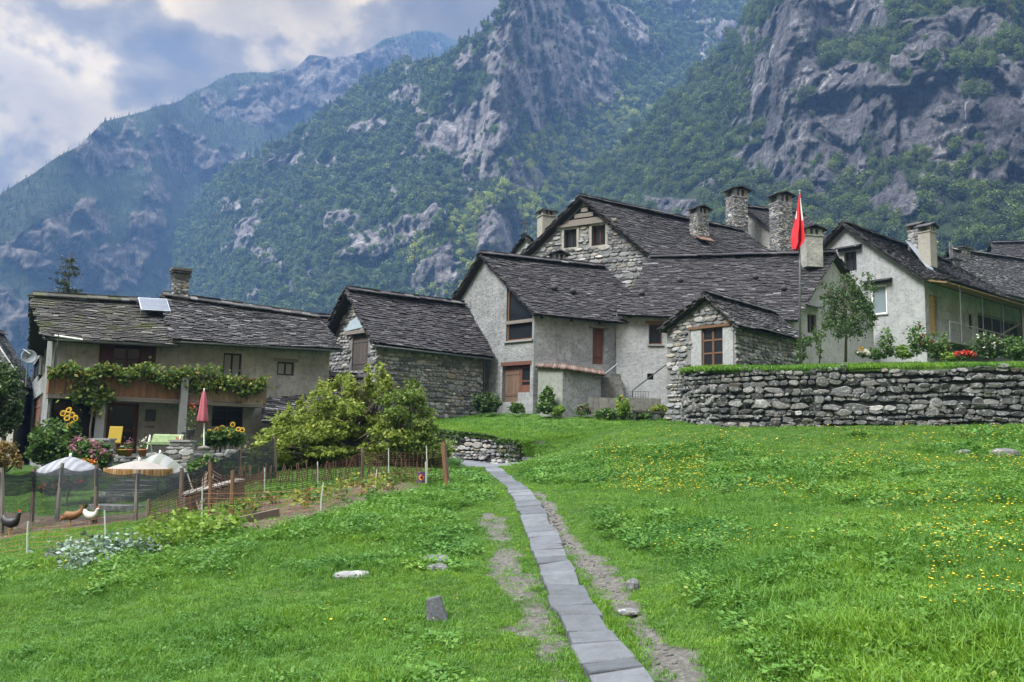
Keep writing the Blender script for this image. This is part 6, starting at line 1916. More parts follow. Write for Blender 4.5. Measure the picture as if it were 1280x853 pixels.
def sunflower(root, base, top, r=.13):
    mb = MB(); mb.tube([base, base.lerp(top, .6) + Vector((.04, 0, 0)), top], [.02, .016, .012], 6); st = mb.build('stem', M['stem'], root)
    f = Vector((R.uniform(-.4, .5), -1, R.uniform(-.1, .4))).normalized(); x = f.orthogonal().normalized(); y = f.cross(x)
    mb = MB(); n = 16
    for k in range(n):
        a = 2 * math.pi * k / n; d = x * math.cos(a) + y * math.sin(a); e = f.cross(d)
        mb.add([top + d * r * .4 + f * .02, top + d * r * .75 + e * r * .16 + f * .03, top + d * r + f * .0, top + d * r * .75 - e * r * .16 + f * .03], [(0, 1, 2, 3)])
    hd = mb.build('flower_head', M['petal_yellow'], root)
    mb = MB(); mb.cur = 0; b0 = top + f * .02
    ring = [b0 + (x * math.cos(k * .628) + y * math.sin(k * .628)) * r * .48 for k in range(10)]; mb.add(ring + [b0 + f * .05], [(k, (k + 1) % 10, 10) for k in range(10)]); mb.build('seed_disc', M['seed'], hd)

def plants():
    # ---- the two big bushes in the middle
    def sprays(x0, x1, top, bot, n, Y):
        """many flat sprays of foliage, long and short, between an upper and a lower outline"""
        out = []
        for _ in range(n):
            px = R.uniform(x0, x1); t = np.interp(px, *zip(*top)); b = np.interp(px, *zip(*bot)); v = R.random() ** .8
            out.append((px, t + 8 + (b - t - 14) * v, Y + R.uniform(-1.5, 1.2) - .6 * math.sin(math.pi * v), R.uniform(9, 24), R.uniform(6, 12)))
        for _ in range(n // 3):      # shoots standing out of the top
            px = R.uniform(x0 + 8, x1 - 8); t = np.interp(px, *zip(*top)); out.append((px, t + R.uniform(-3, 6), Y + R.uniform(-.8, .8), R.uniform(3, 6), R.uniform(8, 15)))
        return out
    p = xy(432, 30.6, 590); p2 = xy(512, 30.6, 590)
    shrub('large_shrub', 'big yellow-green spreading bush hiding the low shed', 'shrub', sprays(326, 498, [(315, 566), (335, 545), (360, 516), (385, 498), (405, 486), (425, 472), (442, 482), (466, 464), (482, 474), (500, 496)], [(315, 582), (345, 592), (400, 588), (450, 590), (500, 594)], 104, 30.0),
          40000, (.042, .082), 'bush_yellow', clump=9, spread=.40, shell=.6, flat=.8, base=V3(p, hz(*p)), stem_r=.045, nst=120)
    shrub('dark_shrub', 'darker green bush crowding the end of the wire fence beside the big yellow-green one', 'shrub', sprays(492, 545, [(490, 492), (505, 484), (520, 492), (538, 516), (550, 545)], [(490, 594), (520, 596), (550, 590)], 46, 30.1),
          20000, (.042, .078), 'bush_green', clump=9, spread=.40, shell=.6, flat=.8, base=V3(p2, hz(*p2)), stem_r=.04, nst=50)
    # ---- shrubs on the upper lawn
    b = at(608, 516, 44.5); shrub('round_shrub', 'rounded dark green shrub on the lawn against the barn corner', 'shrub', [(608, 504, 44.5, 17, 12), (601, 506, 44.3, 10, 9), (617, 507, 44.4, 10, 9)], 3600, (.05, .09), 'leaf_dark', base=b, spread=.2)
    b = at(683, 518, 43); shrub('upright_shrub', 'loose upright blue-green shrub in front of the lean-to', 'shrub', [(683, 506, 43, 11, 12), (685, 494, 43, 7, 10), (677, 510, 43, 7, 7)], 1500, (.06, .10), 'leaf_mid', base=b)
    b = at(646, 517, 44); shrub('small_shrub', 'small green plant under the plank door', 'shrub', [(646, 511, 44, 9, 7)], 700, (.05, .09), 'leaf_mid', base=b)
    b = at(698, 520, 42.6); shrub('small_shrub', 'bright lime-green small plant beside the lean-to corner', 'shrub', [(698, 514, 42.6, 7, 7)], 700, (.05, .08), 'lettuce', base=b)
    b = at(729, 519, 43); shrub('small_shrub', 'low reddish-green plant before the lean-to end', 'shrub', [(729, 514, 43, 9, 7)], 700, (.05, .08), 'leaf_mid', base=b, flowers=('petal_pink', 12, .05))
    for px, py, rx, rz, mt, lab in ((758, 519, 14, 7, 'leaf_mid', 'low green plants at the left foot of the concrete parapet'), (778, 508, 8, 14, 'lettuce', 'tall yellow-green plant climbing over the concrete parapet'), (800, 519, 14, 6, 'leaf_mid', 'low leafy plant under the dark bench'), (828, 513, 12, 6, 'bush_yellow', 'yellowing plant over the bench end')):
        b = at(px, 525, 42.6); shrub('border_plant', lab, 'plant', [(px, py, 42.6, rx, rz)], 1100, (.05, .09), mt, base=b, flowers=('petal_yellow', 6, .05) if mt == 'lettuce' else None)
    # ---- ivy on the low wall
    pts = [V3(p, z) for p, z in MW]; C = []
    for a, b_ in zip(pts[:-1], pts[1:]):
        n = (b_ - a).cross(ZUP).normalized(); n = n if n.y < 0 else -n
        for _ in range(560):
            t = R.random(); p = a.lerp(b_, t); nz = float(vnoise(p.x * 1.3, 3.0, 1.0)); d = R.random() ** 1.7 * (.55 + .75 * nz)
            C.append(p + n * R.uniform(.05, .24) + Vector((0, 0, .06 - max(0, d))))
    iv = thing('ivy', 'dark ivy hanging over the low wall by the lane', 'ivy', pts[1])
    foliage(iv, np.array([tuple(c) for c in C]), rng.uniform(.04, .075, len(C)), 'leaf_dark')
    mb = MB()
    for i in range(10):
        p = pts[0].lerp(pts[2], R.random()) + Vector((0, -.12, .02)); mb.tube([p, p + Vector((R.uniform(-.2, .2), -.05, -.4)), p + Vector((R.uniform(-.3, .3), -.05, -.8))], [.012, .01, .005], 4)
    mb.build('stem', M['bark'], iv)
    # ---- vine on the balcony
    P, zh, zl, bo, sA, sB, bz = (HL[k] for k in ('P', 'zh', 'zl', 'bo', 'sA', 'sB', 'bz'))
    root = thing('grape_vine', 'grape vine trailing along the wooden balcony of the farmhouse', 'vine', P(sA + 2, zl(sA) - 3, bo + .1))
    C = []
    def clump(px, py, rx, rz, n, d=.15):
        for _ in range(n):
            x, y = R.gauss(px, rx * .55), R.gauss(py, rz * .55)
            s, z = bz(x, y); C.append(P(s, z, bo + d + R.gauss(0, .13)))
    for px in range(64, 330, 4):
        yy = 466 + (px - 60) * .055 + 5 * math.sin(px * .13) - (4 if px < 235 else -3)
        k = .55 if px < 95 else 1
        clump(px, yy, 6, 7 + 3 * math.sin(px * .21 + 1), int(44 * k))
    for px, py, rx, rz, n in ((112, 488, 22, 15, 420), (100, 495, 14, 10, 160), (130, 495, 12, 12, 150), (122, 512, 7, 10, 70), (216, 476, 14, 10, 150), (250, 466, 26, 8, 240), (290, 480, 22, 11, 300), (315, 487, 13, 9, 140), (232, 480, 8, 12, 70), (180, 462, 30, 6, 180), (78, 466, 12, 8, 120)):
        clump(px, py, rx, rz, n)
    foliage(root, np.array([tuple(c) for c in C]), rng.uniform(.05, .105, len(C)), 'vine', up=.1, asp=.75)
    mb = MB(); g = ground(122, 575); s, z = bz(120, 480)
    mb.tube([V3(V2(P(s, z, bo + .1)), g.z), P(s - .1, (g.z + z) / 2, bo + .22), P(s, z, bo + .15)], [.05, .04, .03], 6)
    for px in range(66, 320, 30):
        s0, z0 = bz(px, 468 + (px - 60) * .06); s1, z1 = bz(px + 32, 468 + (px - 28) * .06); mb.tube([P(s0, z0, bo + .1), P((s0 + s1) / 2, (z0 + z1) / 2 + .06, bo + .16), P(s1, z1, bo + .1)], .015, 4)
    mb.build('stem', M['bark'], root)
    # ---- trees
    def tree(name, label, base, top, crown, n, size, mat, r, limbs=7, clump=40, spread=.25, cname='crown', up=.25):
        root = thing(name, label, 'tree', base); B = blobs_px(crown)
        C = clumpy(B, n, clump, spread); foliage(root, C, rng.uniform(size[0], size[1], len(C)), mat, cname, up)
        mb = MB(); h = top - base
        mb.tube([base - Vector((0, 0, .2)), base + h * .35 + Vector((.04, 0, 0)), base + h * .7, top], [r, r * .75, r * .5, r * .15], 8)
        for k in range(limbs):
            t = R.uniform(.3, .8); c, rr = R.choice(B); e = Vector(c) + Vector((R.uniform(-.8, .8) * rr[0], R.uniform(-.8, .8) * rr[1], R.uniform(-.3, .8) * rr[2]))
            p = base + h * min(t, .8); mb.tube([p, p.lerp(e, .5) + Vector((0, 0, .1)), e], [r * .4, r * .25, r * .08], 5)
        mb.build('trunk', M['bark'], root, smooth=True); return root
    # young fruit tree on the flower terrace
    b = at(1057, 447, 37.4)
    tree('fruit_tree', 'young fruit tree with sparse airy crown standing on the walled terrace', b, at(1056, 345, 37.4), [(1060, 388, 37.4, 24, 26), (1048, 408, 37.2, 18, 16), (1078, 398, 37.5, 18, 22), (1040, 388, 37.4, 14, 20), (1062, 360, 37.4, 14, 18), (1088, 372, 37.4, 9, 16), (1030, 365, 37.4, 6, 14), (1082, 350, 37.4, 8, 14), (1056, 342, 37.4, 5, 12), (1070, 375, 37.4, 14, 18), (1046, 372, 37.4, 12, 18), (1060, 412, 37.3, 22, 12)], 6200, (.038, .068), 'fruit_leaf', .07, 14, 30, .26)
    b = at(1024, 449, 37); tree('sapling', 'slim sapling with steeply upright leafy shoots next to the fruit tree', b, at(1027, 400, 37), [(1024, 425, 37, 4, 12), (1030, 412, 37, 3, 10), (1018, 418, 37, 2.5, 9), (1024, 440, 37, 3, 8)], 330, (.05, .08), 'leaf_mid', .03, 5)
    b = at(1002, 452, 36.8); tree('sapling', 'small climbing sapling wound round the foot of the flagpole', b, at(1003, 418, 36.8), [(1002, 432, 36.8, 6, 10), (1010, 426, 36.8, 5, 8), (1003, 446, 36.8, 7, 6)], 380, (.05, .085), 'leaf_mid', .025, 4)
    b = ground(8, 588); b = V3(xy(6, 31, 560), zpix(*xy(6, 31, 560), 585))
    tree('garden_tree', 'small leafy tree at the gap between the farmhouse and the neighbour house', b, at(4, 455, 31), [(4, 500, 31, 22, 34), (-14, 480, 31, 24, 36), (12, 475, 31.2, 12, 22), (-5, 530, 31, 22, 18), (16, 515, 30.8, 10, 16)], 7000, (.05, .09), 'leaf_dark', .10, 8, 60, .25)
    # spruce behind the farmhouse
    Y = 62; p = xy(82, Y, 400); b = V3(p, -1.0); zt = zpix(p.x, p.y, 316)
    root = thing('spruce', 'lone dark spruce with thin open top rising behind the farmhouse roof', 'tree', b); Hh = zt - b.z; C = []
    mb = MB(); mb.tube([b, b + Vector((0, 0, Hh))], [.28, .03], 8)
    k = 0; z = .9
    while z < Hh - .3:
        f = 1 - z / Hh; L = .35 + 3.1 * f ** .85
        for _ in range(R.randint(5, 7)):
            a = R.uniform(0, 6.283); l = L * R.uniform(.6, 1.15); d = Vector((math.cos(a), math.sin(a), R.uniform(-.18, .12) + .25 * (1 - f)))
            p0 = b + Vector((0, 0, z)); mb.tube([p0, p0 + d * l * .6, p0 + d * l + Vector((0, 0, .06 * l))], [.04, .025, .01], 4)
            m = int(34 * l) + 8
            for _ in range(m):
                t = R.random() ** .7; q = p0 + d * (l * t); C.append(q + Vector((R.gauss(0, .16), R.gauss(0, .16), R.gauss(-.10, .10))))
        z += R.uniform(.42, .62) * (1.15 if f < .35 else 1)
    mb.build('trunk', M['bark'], root); foliage(root, np.array([tuple(c) for c in C]), rng.uniform(.07, .14, len(C)), 'spruce', 'crown', 0, .4)
    # ---- flower border on the terrace
    zt = lambda px, py, Y: at(px, py, Y)
    for px, py, Y, rx, rz, n, mt, fl, lab in (
        (1092, 443, 40, 14, 6, 500, 'leaf_mid', None, 'low green border plants right of the fruit tree'),
        (1108, 428, 40, 9, 18, 520, 'leaf_mid', None, 'tall thin leafy plant against the white gable'),
        (1128, 440, 40, 13, 8, 700, 'lettuce', None, 'bright green low leaves at the edge of the lawn'),
        (1146, 424, 39.5, 10, 20, 800, 'leaf_mid', ('petal_dark', 5, .09), 'tall dahlia with dark red blooms at the gable corner'),
        (1170, 431, 39, 13, 17, 1100, 'leaf_mid', ('petal_dark', 4, .09), 'bushy dahlia in front of the porch steps'),
        (1232, 432, 38.5, 19, 15, 1500, 'leaf_dark', ('petal_white', 14, .05), 'white-flowering shrub beside the red flowers'),
        (1268, 436, 38, 16, 13, 1200, 'leaf_mid', None, 'green shrub under the right end of the porch'),
        (1078, 442, 39.5, 7, 4, 260, 'leaf_mid', ('petal_white', 26, .07), 'clump of white flowers behind the fruit tree trunk'),
        (1186, 446, 38.5, 9, 5, 420, 'lettuce', None, 'low pale green plant left of the red flowers')):
        b = at(px, min(py + rz + 2, 452), Y)
        shrub('flowering_plant' if fl else 'border_plant', lab, 'plant', [(px, py, Y, rx, rz), (px + rx * .4, py + rz * .4, Y - .2, rx * .7, rz * .6)], n, (.05, .085), mt, base=b, flowers=fl, stem_r=.015)
    b = at(1205, 452, 38.2); shrub('red_begonia', 'low bed of bright orange-red flowers at the edge of the terrace', 'flower', [(1205, 445, 38.2, 12, 5)], 260, (.04, .07), 'leaf_mid', base=b, flowers=('petal_red', 46, .08), stem_r=.01)
    b = at(1076, 437, 39); root = thing('yellow_rose', 'single pale yellow rose bloom near the fruit tree trunk', 'flower', at(1076, 449, 39))
    stems(root, at(1076, 449, 39), [b], .012, 'stem'); foliage(root, np.array([tuple(b)] * 14) + rng.normal(0, .05, (14, 3)), .09, 'petal_yellow', 'blossom')
    # ---- farmhouse garden
    shrub('leafy_bush', 'dense mid-green bush at the left corner of the veranda', 'shrub', [(66, 553, 31.2, 26, 26), (52, 560, 31, 16, 20), (80, 562, 31, 14, 16)], 6500, (.05, .09), 'leaf_mid', base=at(66, 584, 31.2), spread=.2, clump=60)
    root = thing('sunflower', 'tall sunflower clump with a crown of yellow heads above the leafy bush', 'flower', at(88, 584, 30.6))
    for x, y in ((79, 517), (86, 513), (90, 519), (84, 523), (95, 523), (87, 533), (91, 531)):
        sunflower(root, at(88 + R.uniform(-2, 2), 584, 30.6), at(x, y, 30.6 + R.uniform(-.2, .2)), .125)
    C = clumpy(blobs_px([(90, 548, 30.6, 7, 18), (94, 535, 30.6, 6, 10)]), 330); foliage(root, C, rng.uniform(.08, .14, len(C)), 'leaf_mid')
    shrub('hydrangea', 'pink-flowered bush below the veranda, right of the sunflowers', 'shrub', [(114, 566, 30.2, 22, 14), (100, 560, 30.4, 12, 12), (128, 572, 30, 12, 10)], 3600, (.045, .08), 'leaf_mid', base=at(115, 586, 30.2), flowers=('petal_pink', 60, .075), spread=.22)
    shrub('flowering_plant', 'orange and yellow flowering clump below the pink-flowered bush', 'plant', [(108, 580, 29.4, 12, 5)], 500, (.04, .07), 'lettuce', base=at(108, 588, 29.4), flowers=('petal_orange', 26, .06))
    root = thing('sunflower', 'row of small sunflowers along the terrace edge by the closed parasol', 'flower', at(280, 562, 32.5))
    for x, y in ((262, 540), (271, 537), (278, 535), (284, 541), (291, 531), (298, 537), (303, 538), (268, 546), (288, 545)):
        sunflower(root, at(x + R.uniform(-3, 3), 562, 32.5), at(x, y, 32.5 + R.uniform(-.3, .2)), .11)
    C = clumpy(blobs_px([(270, 548, 32.4, 14, 9), (290, 546, 32.5, 16, 9), (258, 552, 32.3, 8, 7)]), 1500, 40); foliage(root, C, rng.uniform(.06, .12, len(C)), 'leaf_mid')
    shrub('rambling_plant', 'tangle of green plants and small pink blooms climbing behind the dark netting', 'plant', [(245, 600, 26.4, 14, 22), (262, 590, 26.6, 14, 20), (225, 612, 26.2, 16, 16), (285, 598, 26.6, 18, 12)], 3000, (.045, .08), 'leaf_mid', base=ground(250, 640), flowers=('petal_magenta', 22, .055), spread=.25)
    shrub('rambling_plant', 'orange-tinged undergrowth at the foot of the garden tree', 'plant', [(8, 568, 30, 14, 14), (-8, 575, 30, 14, 12), (22, 578, 29.8, 8, 8)], 1400, (.05, .08), 'dry_leaf', base=at(8, 590, 30), spread=.25)
    shrub('flowering_plant', 'orange marigolds behind the striped parasol pole', 'plant', [(80, 606, 26, 12, 8), (100, 604, 26.2, 8, 6), (62, 612, 26, 10, 7)], 900, (.04, .07), 'leaf_dark', base=ground(82, 622), flowers=('petal_orange', 24, .06))
    # cabbages, lettuces, beans
    for i, (px, py) in enumerate(((74, 694), (92, 688), (108, 696), (122, 684), (135, 694), (150, 688), (98, 706), (166, 684), (180, 690))):
        p = ground(px, py + 6); root = thing('cabbage', 'blue-green cabbage in the plot below the poultry wire', 'cabbage', p, 'blue-green cabbages in the plot below the poultry wire')
        C = np.array(tuple(p)) + np.stack([rng.normal(0, .16, 130), rng.normal(0, .15, 130), np.abs(rng.normal(.13, .09, 130))], 1)
        foliage(root, C, rng.uniform(.025, .055, 130), 'cabbage', up=.5, asp=.8)
    for i, (px, py) in enumerate(((182, 690), (196, 678), (212, 686), (228, 672), (240, 664), (258, 660), (274, 668), (290, 666), (252, 676), (222, 662))):
        p = ground(px, py); root = thing('chard', 'bright green broad-leaved chard plant on the slope below the wire fence', 'vegetable', p, 'bright green chard below the wire fence')
        C = np.array(tuple(p)) + np.stack([rng.normal(0, .19, 150), rng.normal(0, .17, 150), np.abs(rng.normal(.18, .12, 150))], 1)
        foliage(root, C, rng.uniform(.03, .065, 150), 'lettuce', up=.5, asp=.7)
    for i in range(34):
        px = R.uniform(285, 515); py = 652 - (px - 280) * .17 + R.uniform(-16, 4)
        p = ground(px, py); root = thing('bean_plant', 'low vegetable plant in the dark soil bed inside the wire fence', 'vegetable', p, 'vegetables in the dark soil bed')
        n = 34; h = R.uniform(.15, .45)
        C = np.array(tuple(p)) + np.stack([rng.normal(0, .14, n), rng.normal(0, .12, n), rng.random(n) * h], 1)
        foliage(root, C, rng.uniform(.035, .08, n), R.choice(['leaf_mid', 'bush_yellow', 'leaf_mid', 'dry_leaf']), up=.4)
plants()

# ================================================================== GARDEN THINGS
def fence(name, label, posts, strand, net_mat, top_wire=True, rows=0, verts_step=0, mat='wood_grey', wires_mat='rust', r=.045, net=True, two=None):
    """posts: (px_base, py_base, px_top, py_top); net hung between the post tops"""
    pts = []
    for bx, by, tx, ty in posts:
        b = ground(bx, by); h = zpix(b.x, b.y, ty) - b.z
        t = at(tx, ty, b.y); pts.append((b, t))
    root = thing(name, label, 'fence', pts[0][0])
    for k, (b, t) in enumerate(pts):
        mk = mat if isinstance(mat, str) else mat[k % len(mat)]; rr = .016 if mk == 'rod' else r
        mb = MB(); mb.tube([b - Vector((0, 0, .2)), b.lerp(t, .5) + Vector((R.uniform(-.02, .02), 0, 0)), t + (t - b).normalized() * .06], [rr * 1.15, rr, rr * .9], 7)
        mb.build('post', M[mk], root)
    if net:
        for lo, hi, mt in net:
            V = []; Fc = []; seg = 8
            for (b0, t0), (b1, t1) in zip(pts[:-1], pts[1:]):
                base = len(V)
                for i in range(seg + 1):
                    u = i / seg; sag = .10 * math.sin(math.pi * u); b = b0.lerp(b1, u); t = t0.lerp(t1, u)
                    gz = hz(b.x, b.y)
                    for w in (lo, (lo + hi) / 2, hi):
                        p = Vector((b.x, b.y, max(b.z, gz))).lerp(t, w) - Vector((0, 0, sag * w)) + Vector((0, .03 * math.sin(u * 17 + w * 5) - .04, 0)); V.append(tuple(p - pts[0][0]))
                for i in range(seg):
                    for w in (0, 1): a = base + i * 3 + w; Fc.append((a, a + 3, a + 4, a + 1))
            link_mesh('netting', np_mesh('netting', np.array(V), np.array(Fc)), M[mt], root, smooth=True)
    if rows:
        mb = MB()
        for (b0, t0), (b1, t1) in zip(pts[:-1], pts[1:]):
            n = max(2, int((b1 - b0).length / .5))
            g = lambda u, w: Vector((b0.lerp(b1, u).x, b0.lerp(b1, u).y, hz(b0.lerp(b1, u).x, b0.lerp(b1, u).y))).lerp(t0.lerp(t1, u), w) - Vector((0, 0, .06 * math.sin(math.pi * u) * w))
            for j in range(rows):
                w = (j + .5) / rows * .97
                mb.tube([g(i / n, w) + Vector((0, 0, R.uniform(-.012, .012))) for i in range(n + 1)], strand, 3, cap=False)
            m = int((b1 - b0).length / verts_step) if verts_step else 0
            for i in range(1, m):
                u = i / m; mb.tube([g(u, .03), g(u + R.uniform(-.01, .01), .5), g(u, .97)], strand * .8, 3, cap=False)
        mb.build('wire_mesh', M[wires_mat], root)
    return root, pts

M['net_dark'] = m_net('dark_shade_net', (.026, .032, .036), .86)
M['net_thin'] = m_net('thin_black_net', (.045, .055, .058), .45)
M['rust'] = m_plain('rusty_wire', (.095, .048, .033), .8, .2)
M['orange_cord'] = m_plain('orange_cord', (.34, .15, .07), .8)
M['rod'] = m_plain('pale_rod', (.34, .40, .35), .5)
M['post_orange'] = m_wood('orange_post', (.12, .07, .04))
M['post_old'] = m_wood('old_post', (.11, .085, .068))

def garden():
    fence('net_fence', 'chicken-yard fence of rough posts with black shade netting', [(-40, 668, -38, 592), (2, 668, 2, 588), (40, 652, 43, 588), (71, 652, 78, 582), (119, 654, 121, 584), (170, 648, 173, 590), (225, 640, 227, 588)], .006, None, mat=['post_old', 'wood_grey'], r=.05, net=[(.60, .98, 'net_dark'), (.04, .60, 'net_thin')])
    fence('net_fence', 'tall dark netting screen climbing from the parasols to the big bush', [(228, 628, 228, 590), (262, 618, 262, 578), (300, 606, 300, 562), (345, 598, 343, 548)], .006, None, mat='post_old', r=.05, net=[(.02, 1.0, 'net_dark')])
    # wire fence
    fence('wire_fence', 'rust-coloured wire mesh fence running up to the slab path', [(185, 655, 186, 628), (262, 644, 263, 583), (290, 646, 291, 592), (331, 622, 331, 588), (397, 612, 397, 580), (453, 601, 453, 563), (487, 602, 486, 563), (533, 607, 533, 560), (557, 605, 554, 556)], .009, None, rows=13, verts_step=.15, mat=['post_old', 'post_orange', 'post_orange', 'rod', 'rod', 'post_old', 'rod', 'rod', 'post_orange'], net=None, r=.045)
    fence('electric_net', 'low orange poultry net on thin white rods along the meadow edge', [(-30, 702, -29, 664), (35, 696, 35, 656), (134, 686, 131, 642), (253, 652, 253, 612), (401, 638, 404, 607), (470, 615, 471, 590), (533, 607, 532, 580)], .004, None, rows=6, verts_step=.3, mat='rod', wires_mat='orange_cord', net=None, r=.018)
    # woven reddish stick fence behind the bed
    pts = [ground(270, 612), ground(330, 606), ground(440, 601), ground(540, 597)]
    root = thing('stick_fence', 'low fence of reddish-brown sticks behind the vegetable bed', 'fence', pts[0])
    mb = MB()
    for a, b in zip(pts[:-1], pts[1:]):
        n = int((b - a).length / .07)
        for i in range(n):
            p = a.lerp(b, i / n); p.z = hz(p.x, p.y); p.y += R.uniform(-.12, .12); h = R.uniform(.2, .62); mb.tube([p, p + Vector((R.uniform(-.12, .12), R.uniform(-.05, .05), h))], .016, 4)
    mb.build('stick_lattice', M['rust'], root)
    # leaning double post at the path corner
    p = ground(559, 608); root = thing('gate_post', 'pair of leaning pale timber posts at the corner by the slab path', 'post', p)
    mb = MB(); mb.bar(p - ZUP * .2, at(553, 553, p.y), .09, .09); mb.build('post', M['wood_honey'], root)
    mb = MB(); mb.bar(p + Vector((.08, .05, -.2)), at(556, 558, p.y + .05), .07, .07); mb.build('post', M['wood_grey'], root)
    # purple sign
    p = ground(528, 606); t = at(527, 597, p.y)
    root = thing('purple_sign', 'small purple sign with an orange ring hanging on the wire fence', 'sign', V3(V2(p), p.z))
    mb = MB(); k = p.y / F
    mb.hexa([t + Vector((x * k, y, z * k)) for x, y, z in ((-6, -.06, -7), (5.5, -.06, -6), (5.5, -.03, -6), (-6, -.03, -7))], [t + Vector((x * k, y, z * k)) for x, y, z in ((-4, -.06, 6), (6, -.06, 8), (6, -.03, 8), (-4, -.03, 6))]); mb.build('sign_board', M['purple'], root)
    def disc(rad, dy, mt, nm):
        mb = MB(); c = t + Vector((.1 * k, dy, 0)); ring = [c + Vector((math.cos(a) * rad * k, 0, math.sin(a) * rad * k)) for a in np.linspace(0, 6.283, 17)[:-1]]; mb.add(ring + [r_ + Vector((0, .004, 0)) for r_ in ring], [tuple(range(16)), tuple(range(31, 15, -1))] + [(i, 16 + i, 16 + (i + 1) % 16, (i + 1) % 16) for i in range(16)]); mb.build(nm, M[mt], root)
    disc(3.6, -.066, 'petal_orange2', 'ring_disc'); disc(1.6, -.071, 'dark', 'centre_disc')
    mb = MB(); mb.tube([t + Vector((0, .0, 6 * k)), p], .012, 5); mb.build('stake', M['rod'], root)
    # stones in the meadow
    def stone(px, py, w, h, d, lab, mt='field_stone', rot=0, tilt=0, sq=2.6):
        p = ground(px, py); Y = p.y; k = Y / F; mb = MB(); n = 12; rings = []
        prof = ((1.0, -.3), (1.0, .25), (.93, .65), (.62, .93), (.2, 1.0))
        b = 0
        ca, sa = math.cos(rot), math.sin(rot)
        jit = [1 + R.uniform(-.13, .13) for _ in range(n)]
        for s, z in prof:
            for i in range(n):
                a = 2 * math.pi * i / n; c_, s_ = math.cos(a), math.sin(a); rr = (abs(c_) ** sq + abs(s_) ** sq) ** (-1 / sq) * jit[i] * (1 + R.uniform(-.05, .05))
                x, y = c_ * rr * w * k / 2 * s, s_ * rr * d / 2 * s
                zz = z * h * k * (1 + .12 * math.sin(a * 2 + px)); x += tilt * zz
                mb.v.append(tuple(p + Vector((x * ca - y * sa, x * sa + y * ca, zz))))
        for j in range(len(prof) - 1):
            for i in range(n): mb.f.append((j * n + i, j * n + (i + 1) % n, (j + 1) * n + (i + 1) % n, (j + 1) * n + i)); mb.mi.append(0)
        mb.f.append(tuple((len(prof) - 1) * n + i for i in range(n))); mb.mi.append(0)
        tag(mb.build('stone', M[mt]), lab, 'stone')
    stone(542, 706, 40, 11, .3, 'flat lichen-spotted boulder lying in the grass left of the worn track', 'boulder', .25, .3)
    stone(546, 715, 26, 7, .25, 'smaller pale slab of stone just below the lichen-spotted boulder', 'boulder', .1)
    stone(440, 722, 44, 7, .3, 'low whitish flat stone half sunk in the meadow', 'boulder_pale', 0)
    stone(791, 731, 17, 11, .2, 'single rounded grey stone on the bank above the right track', 'boulder')
    stone(785, 760, 26, 4, .2, 'flat worn stone set in the right track', 'boulder')
    stone(1255, 572, 44, 10, .5, 'dark flat boulder showing at the edge of the rising meadow', 'boulder', .1)
    stone(1206, 571, 22, 8, .4, 'small grey boulder left of the dark flat one in the rising meadow', 'boulder', -.1)
    stone(210, 672, 30, 12, .4, 'grey garden stone in front of the chard', 'boulder')
    stone(70, 700, 28, 9, .4, 'small round stone beside the cabbages', 'boulder')
    # hewn marker stone, leaning
    p = ground(550, 781); k = p.y / F; mb = MB()
    b = [Vector((-16 * k, 0, 0)), Vector((18 * k, -.02, -4 * k)), Vector((18 * k, .12, -4 * k)), Vector((-16 * k, .13, 0))]
    t = [Vector((-19 * k, .12, 27 * k)), Vector((-2 * k, .10, 32 * k)), Vector((-2 * k, .20, 32 * k)), Vector((-19 * k, .21, 27 * k))]
    mb.hexa([p + v - Vector((0, 0, .15)) for v in b], [p + v - Vector((0, 0, .02)) for v in t])
    o = tag(mb.build('marker_stone', M['slate']), 'hewn grey marker stone leaning in the grass', 'stone'); bv = o.modifiers.new('edge', 'BEVEL'); bv.width = .015; bv.segments = 2
    # stone steps: hamlet and yard
    def slab_steps(label, pts, w, name='stone_steps'):
        root = thing(name, label, 'steps', pts[0])
        for p in pts:
            mb = MB(); n = 9; ring = [Vector((math.cos(a) * w * R.uniform(.42, .55), math.sin(a) * .3 * R.uniform(.8, 1.2), 0)) for a in np.linspace(0, 6.283, n + 1)[:-1]]
            mb.add([p + r_ - Vector((0, 0, .12)) for r_ in ring] + [p + r_ + Vector((0, 0, R.uniform(0, .02))) for r_ in ring], [tuple(range(n))[::-1], tuple(range(n, 2 * n))] + [(i, (i + 1) % n, n + (i + 1) % n, n + i) for i in range(n)]); mb.build('step', M['boulder'], root)
    slab_steps('rough stone steps at the open end of the low wall', [at(664, 578, 34.6), at(668, 572, 34.9), at(672, 566, 35.3), at(680, 560, 35.7), at(692, 553, 36.2), at(668, 552, 35.6)], 1.0)
    slab_steps('flat stone steps climbing through the chicken yard to the house', [ground(x, y) + Vector((0, 0, .12)) for x, y in ((142, 638), (146, 630), (152, 622), (158, 616), (166, 609), (172, 604))], 1.5)
    # concrete parapet, bench, railings by the long house
    A, B = xy(735, 43.6, 500), xy(826, 43.2, 500); zt = zpix(A.x, A.y, 497); zb = zpix(A.x, A.y, 524)
    root = thing('concrete_parapet', 'stained concrete parapet of the entrance court between lean-to and annex', 'parapet', V3(A, zb))
    mb = MB(); u = (B - A).normalized(); n = Vector((-u.y, u.x)); q = [V3(A, zb), V3(B, zb), V3(B + n * .25, zb), V3(A + n * .25, zb)]
    mb.hexa(q, [V3(V2(p), zt) for p in q]); mb.build('parapet_wall', M['concrete'], root)
    mb = MB(); a, b = A + u * 2.15, A + u * 3.05
    for i in range(8):
        p = V3(a.lerp(b, i / 7) + n * .12, zt); mb.tube([p, p + ZUP * .38], .012, 4)
    for h in (.06, .34): mb.tube([V3(a + n * .12, zt + h), V3(b + n * .12, zt + h)], .014, 4)
    mb.build('railing', M['metal_dark'], root)
    root = thing('stair_handrail', 'thin slanting iron handrail on the long house wall', 'handrail', at(790, 496, 45.6))
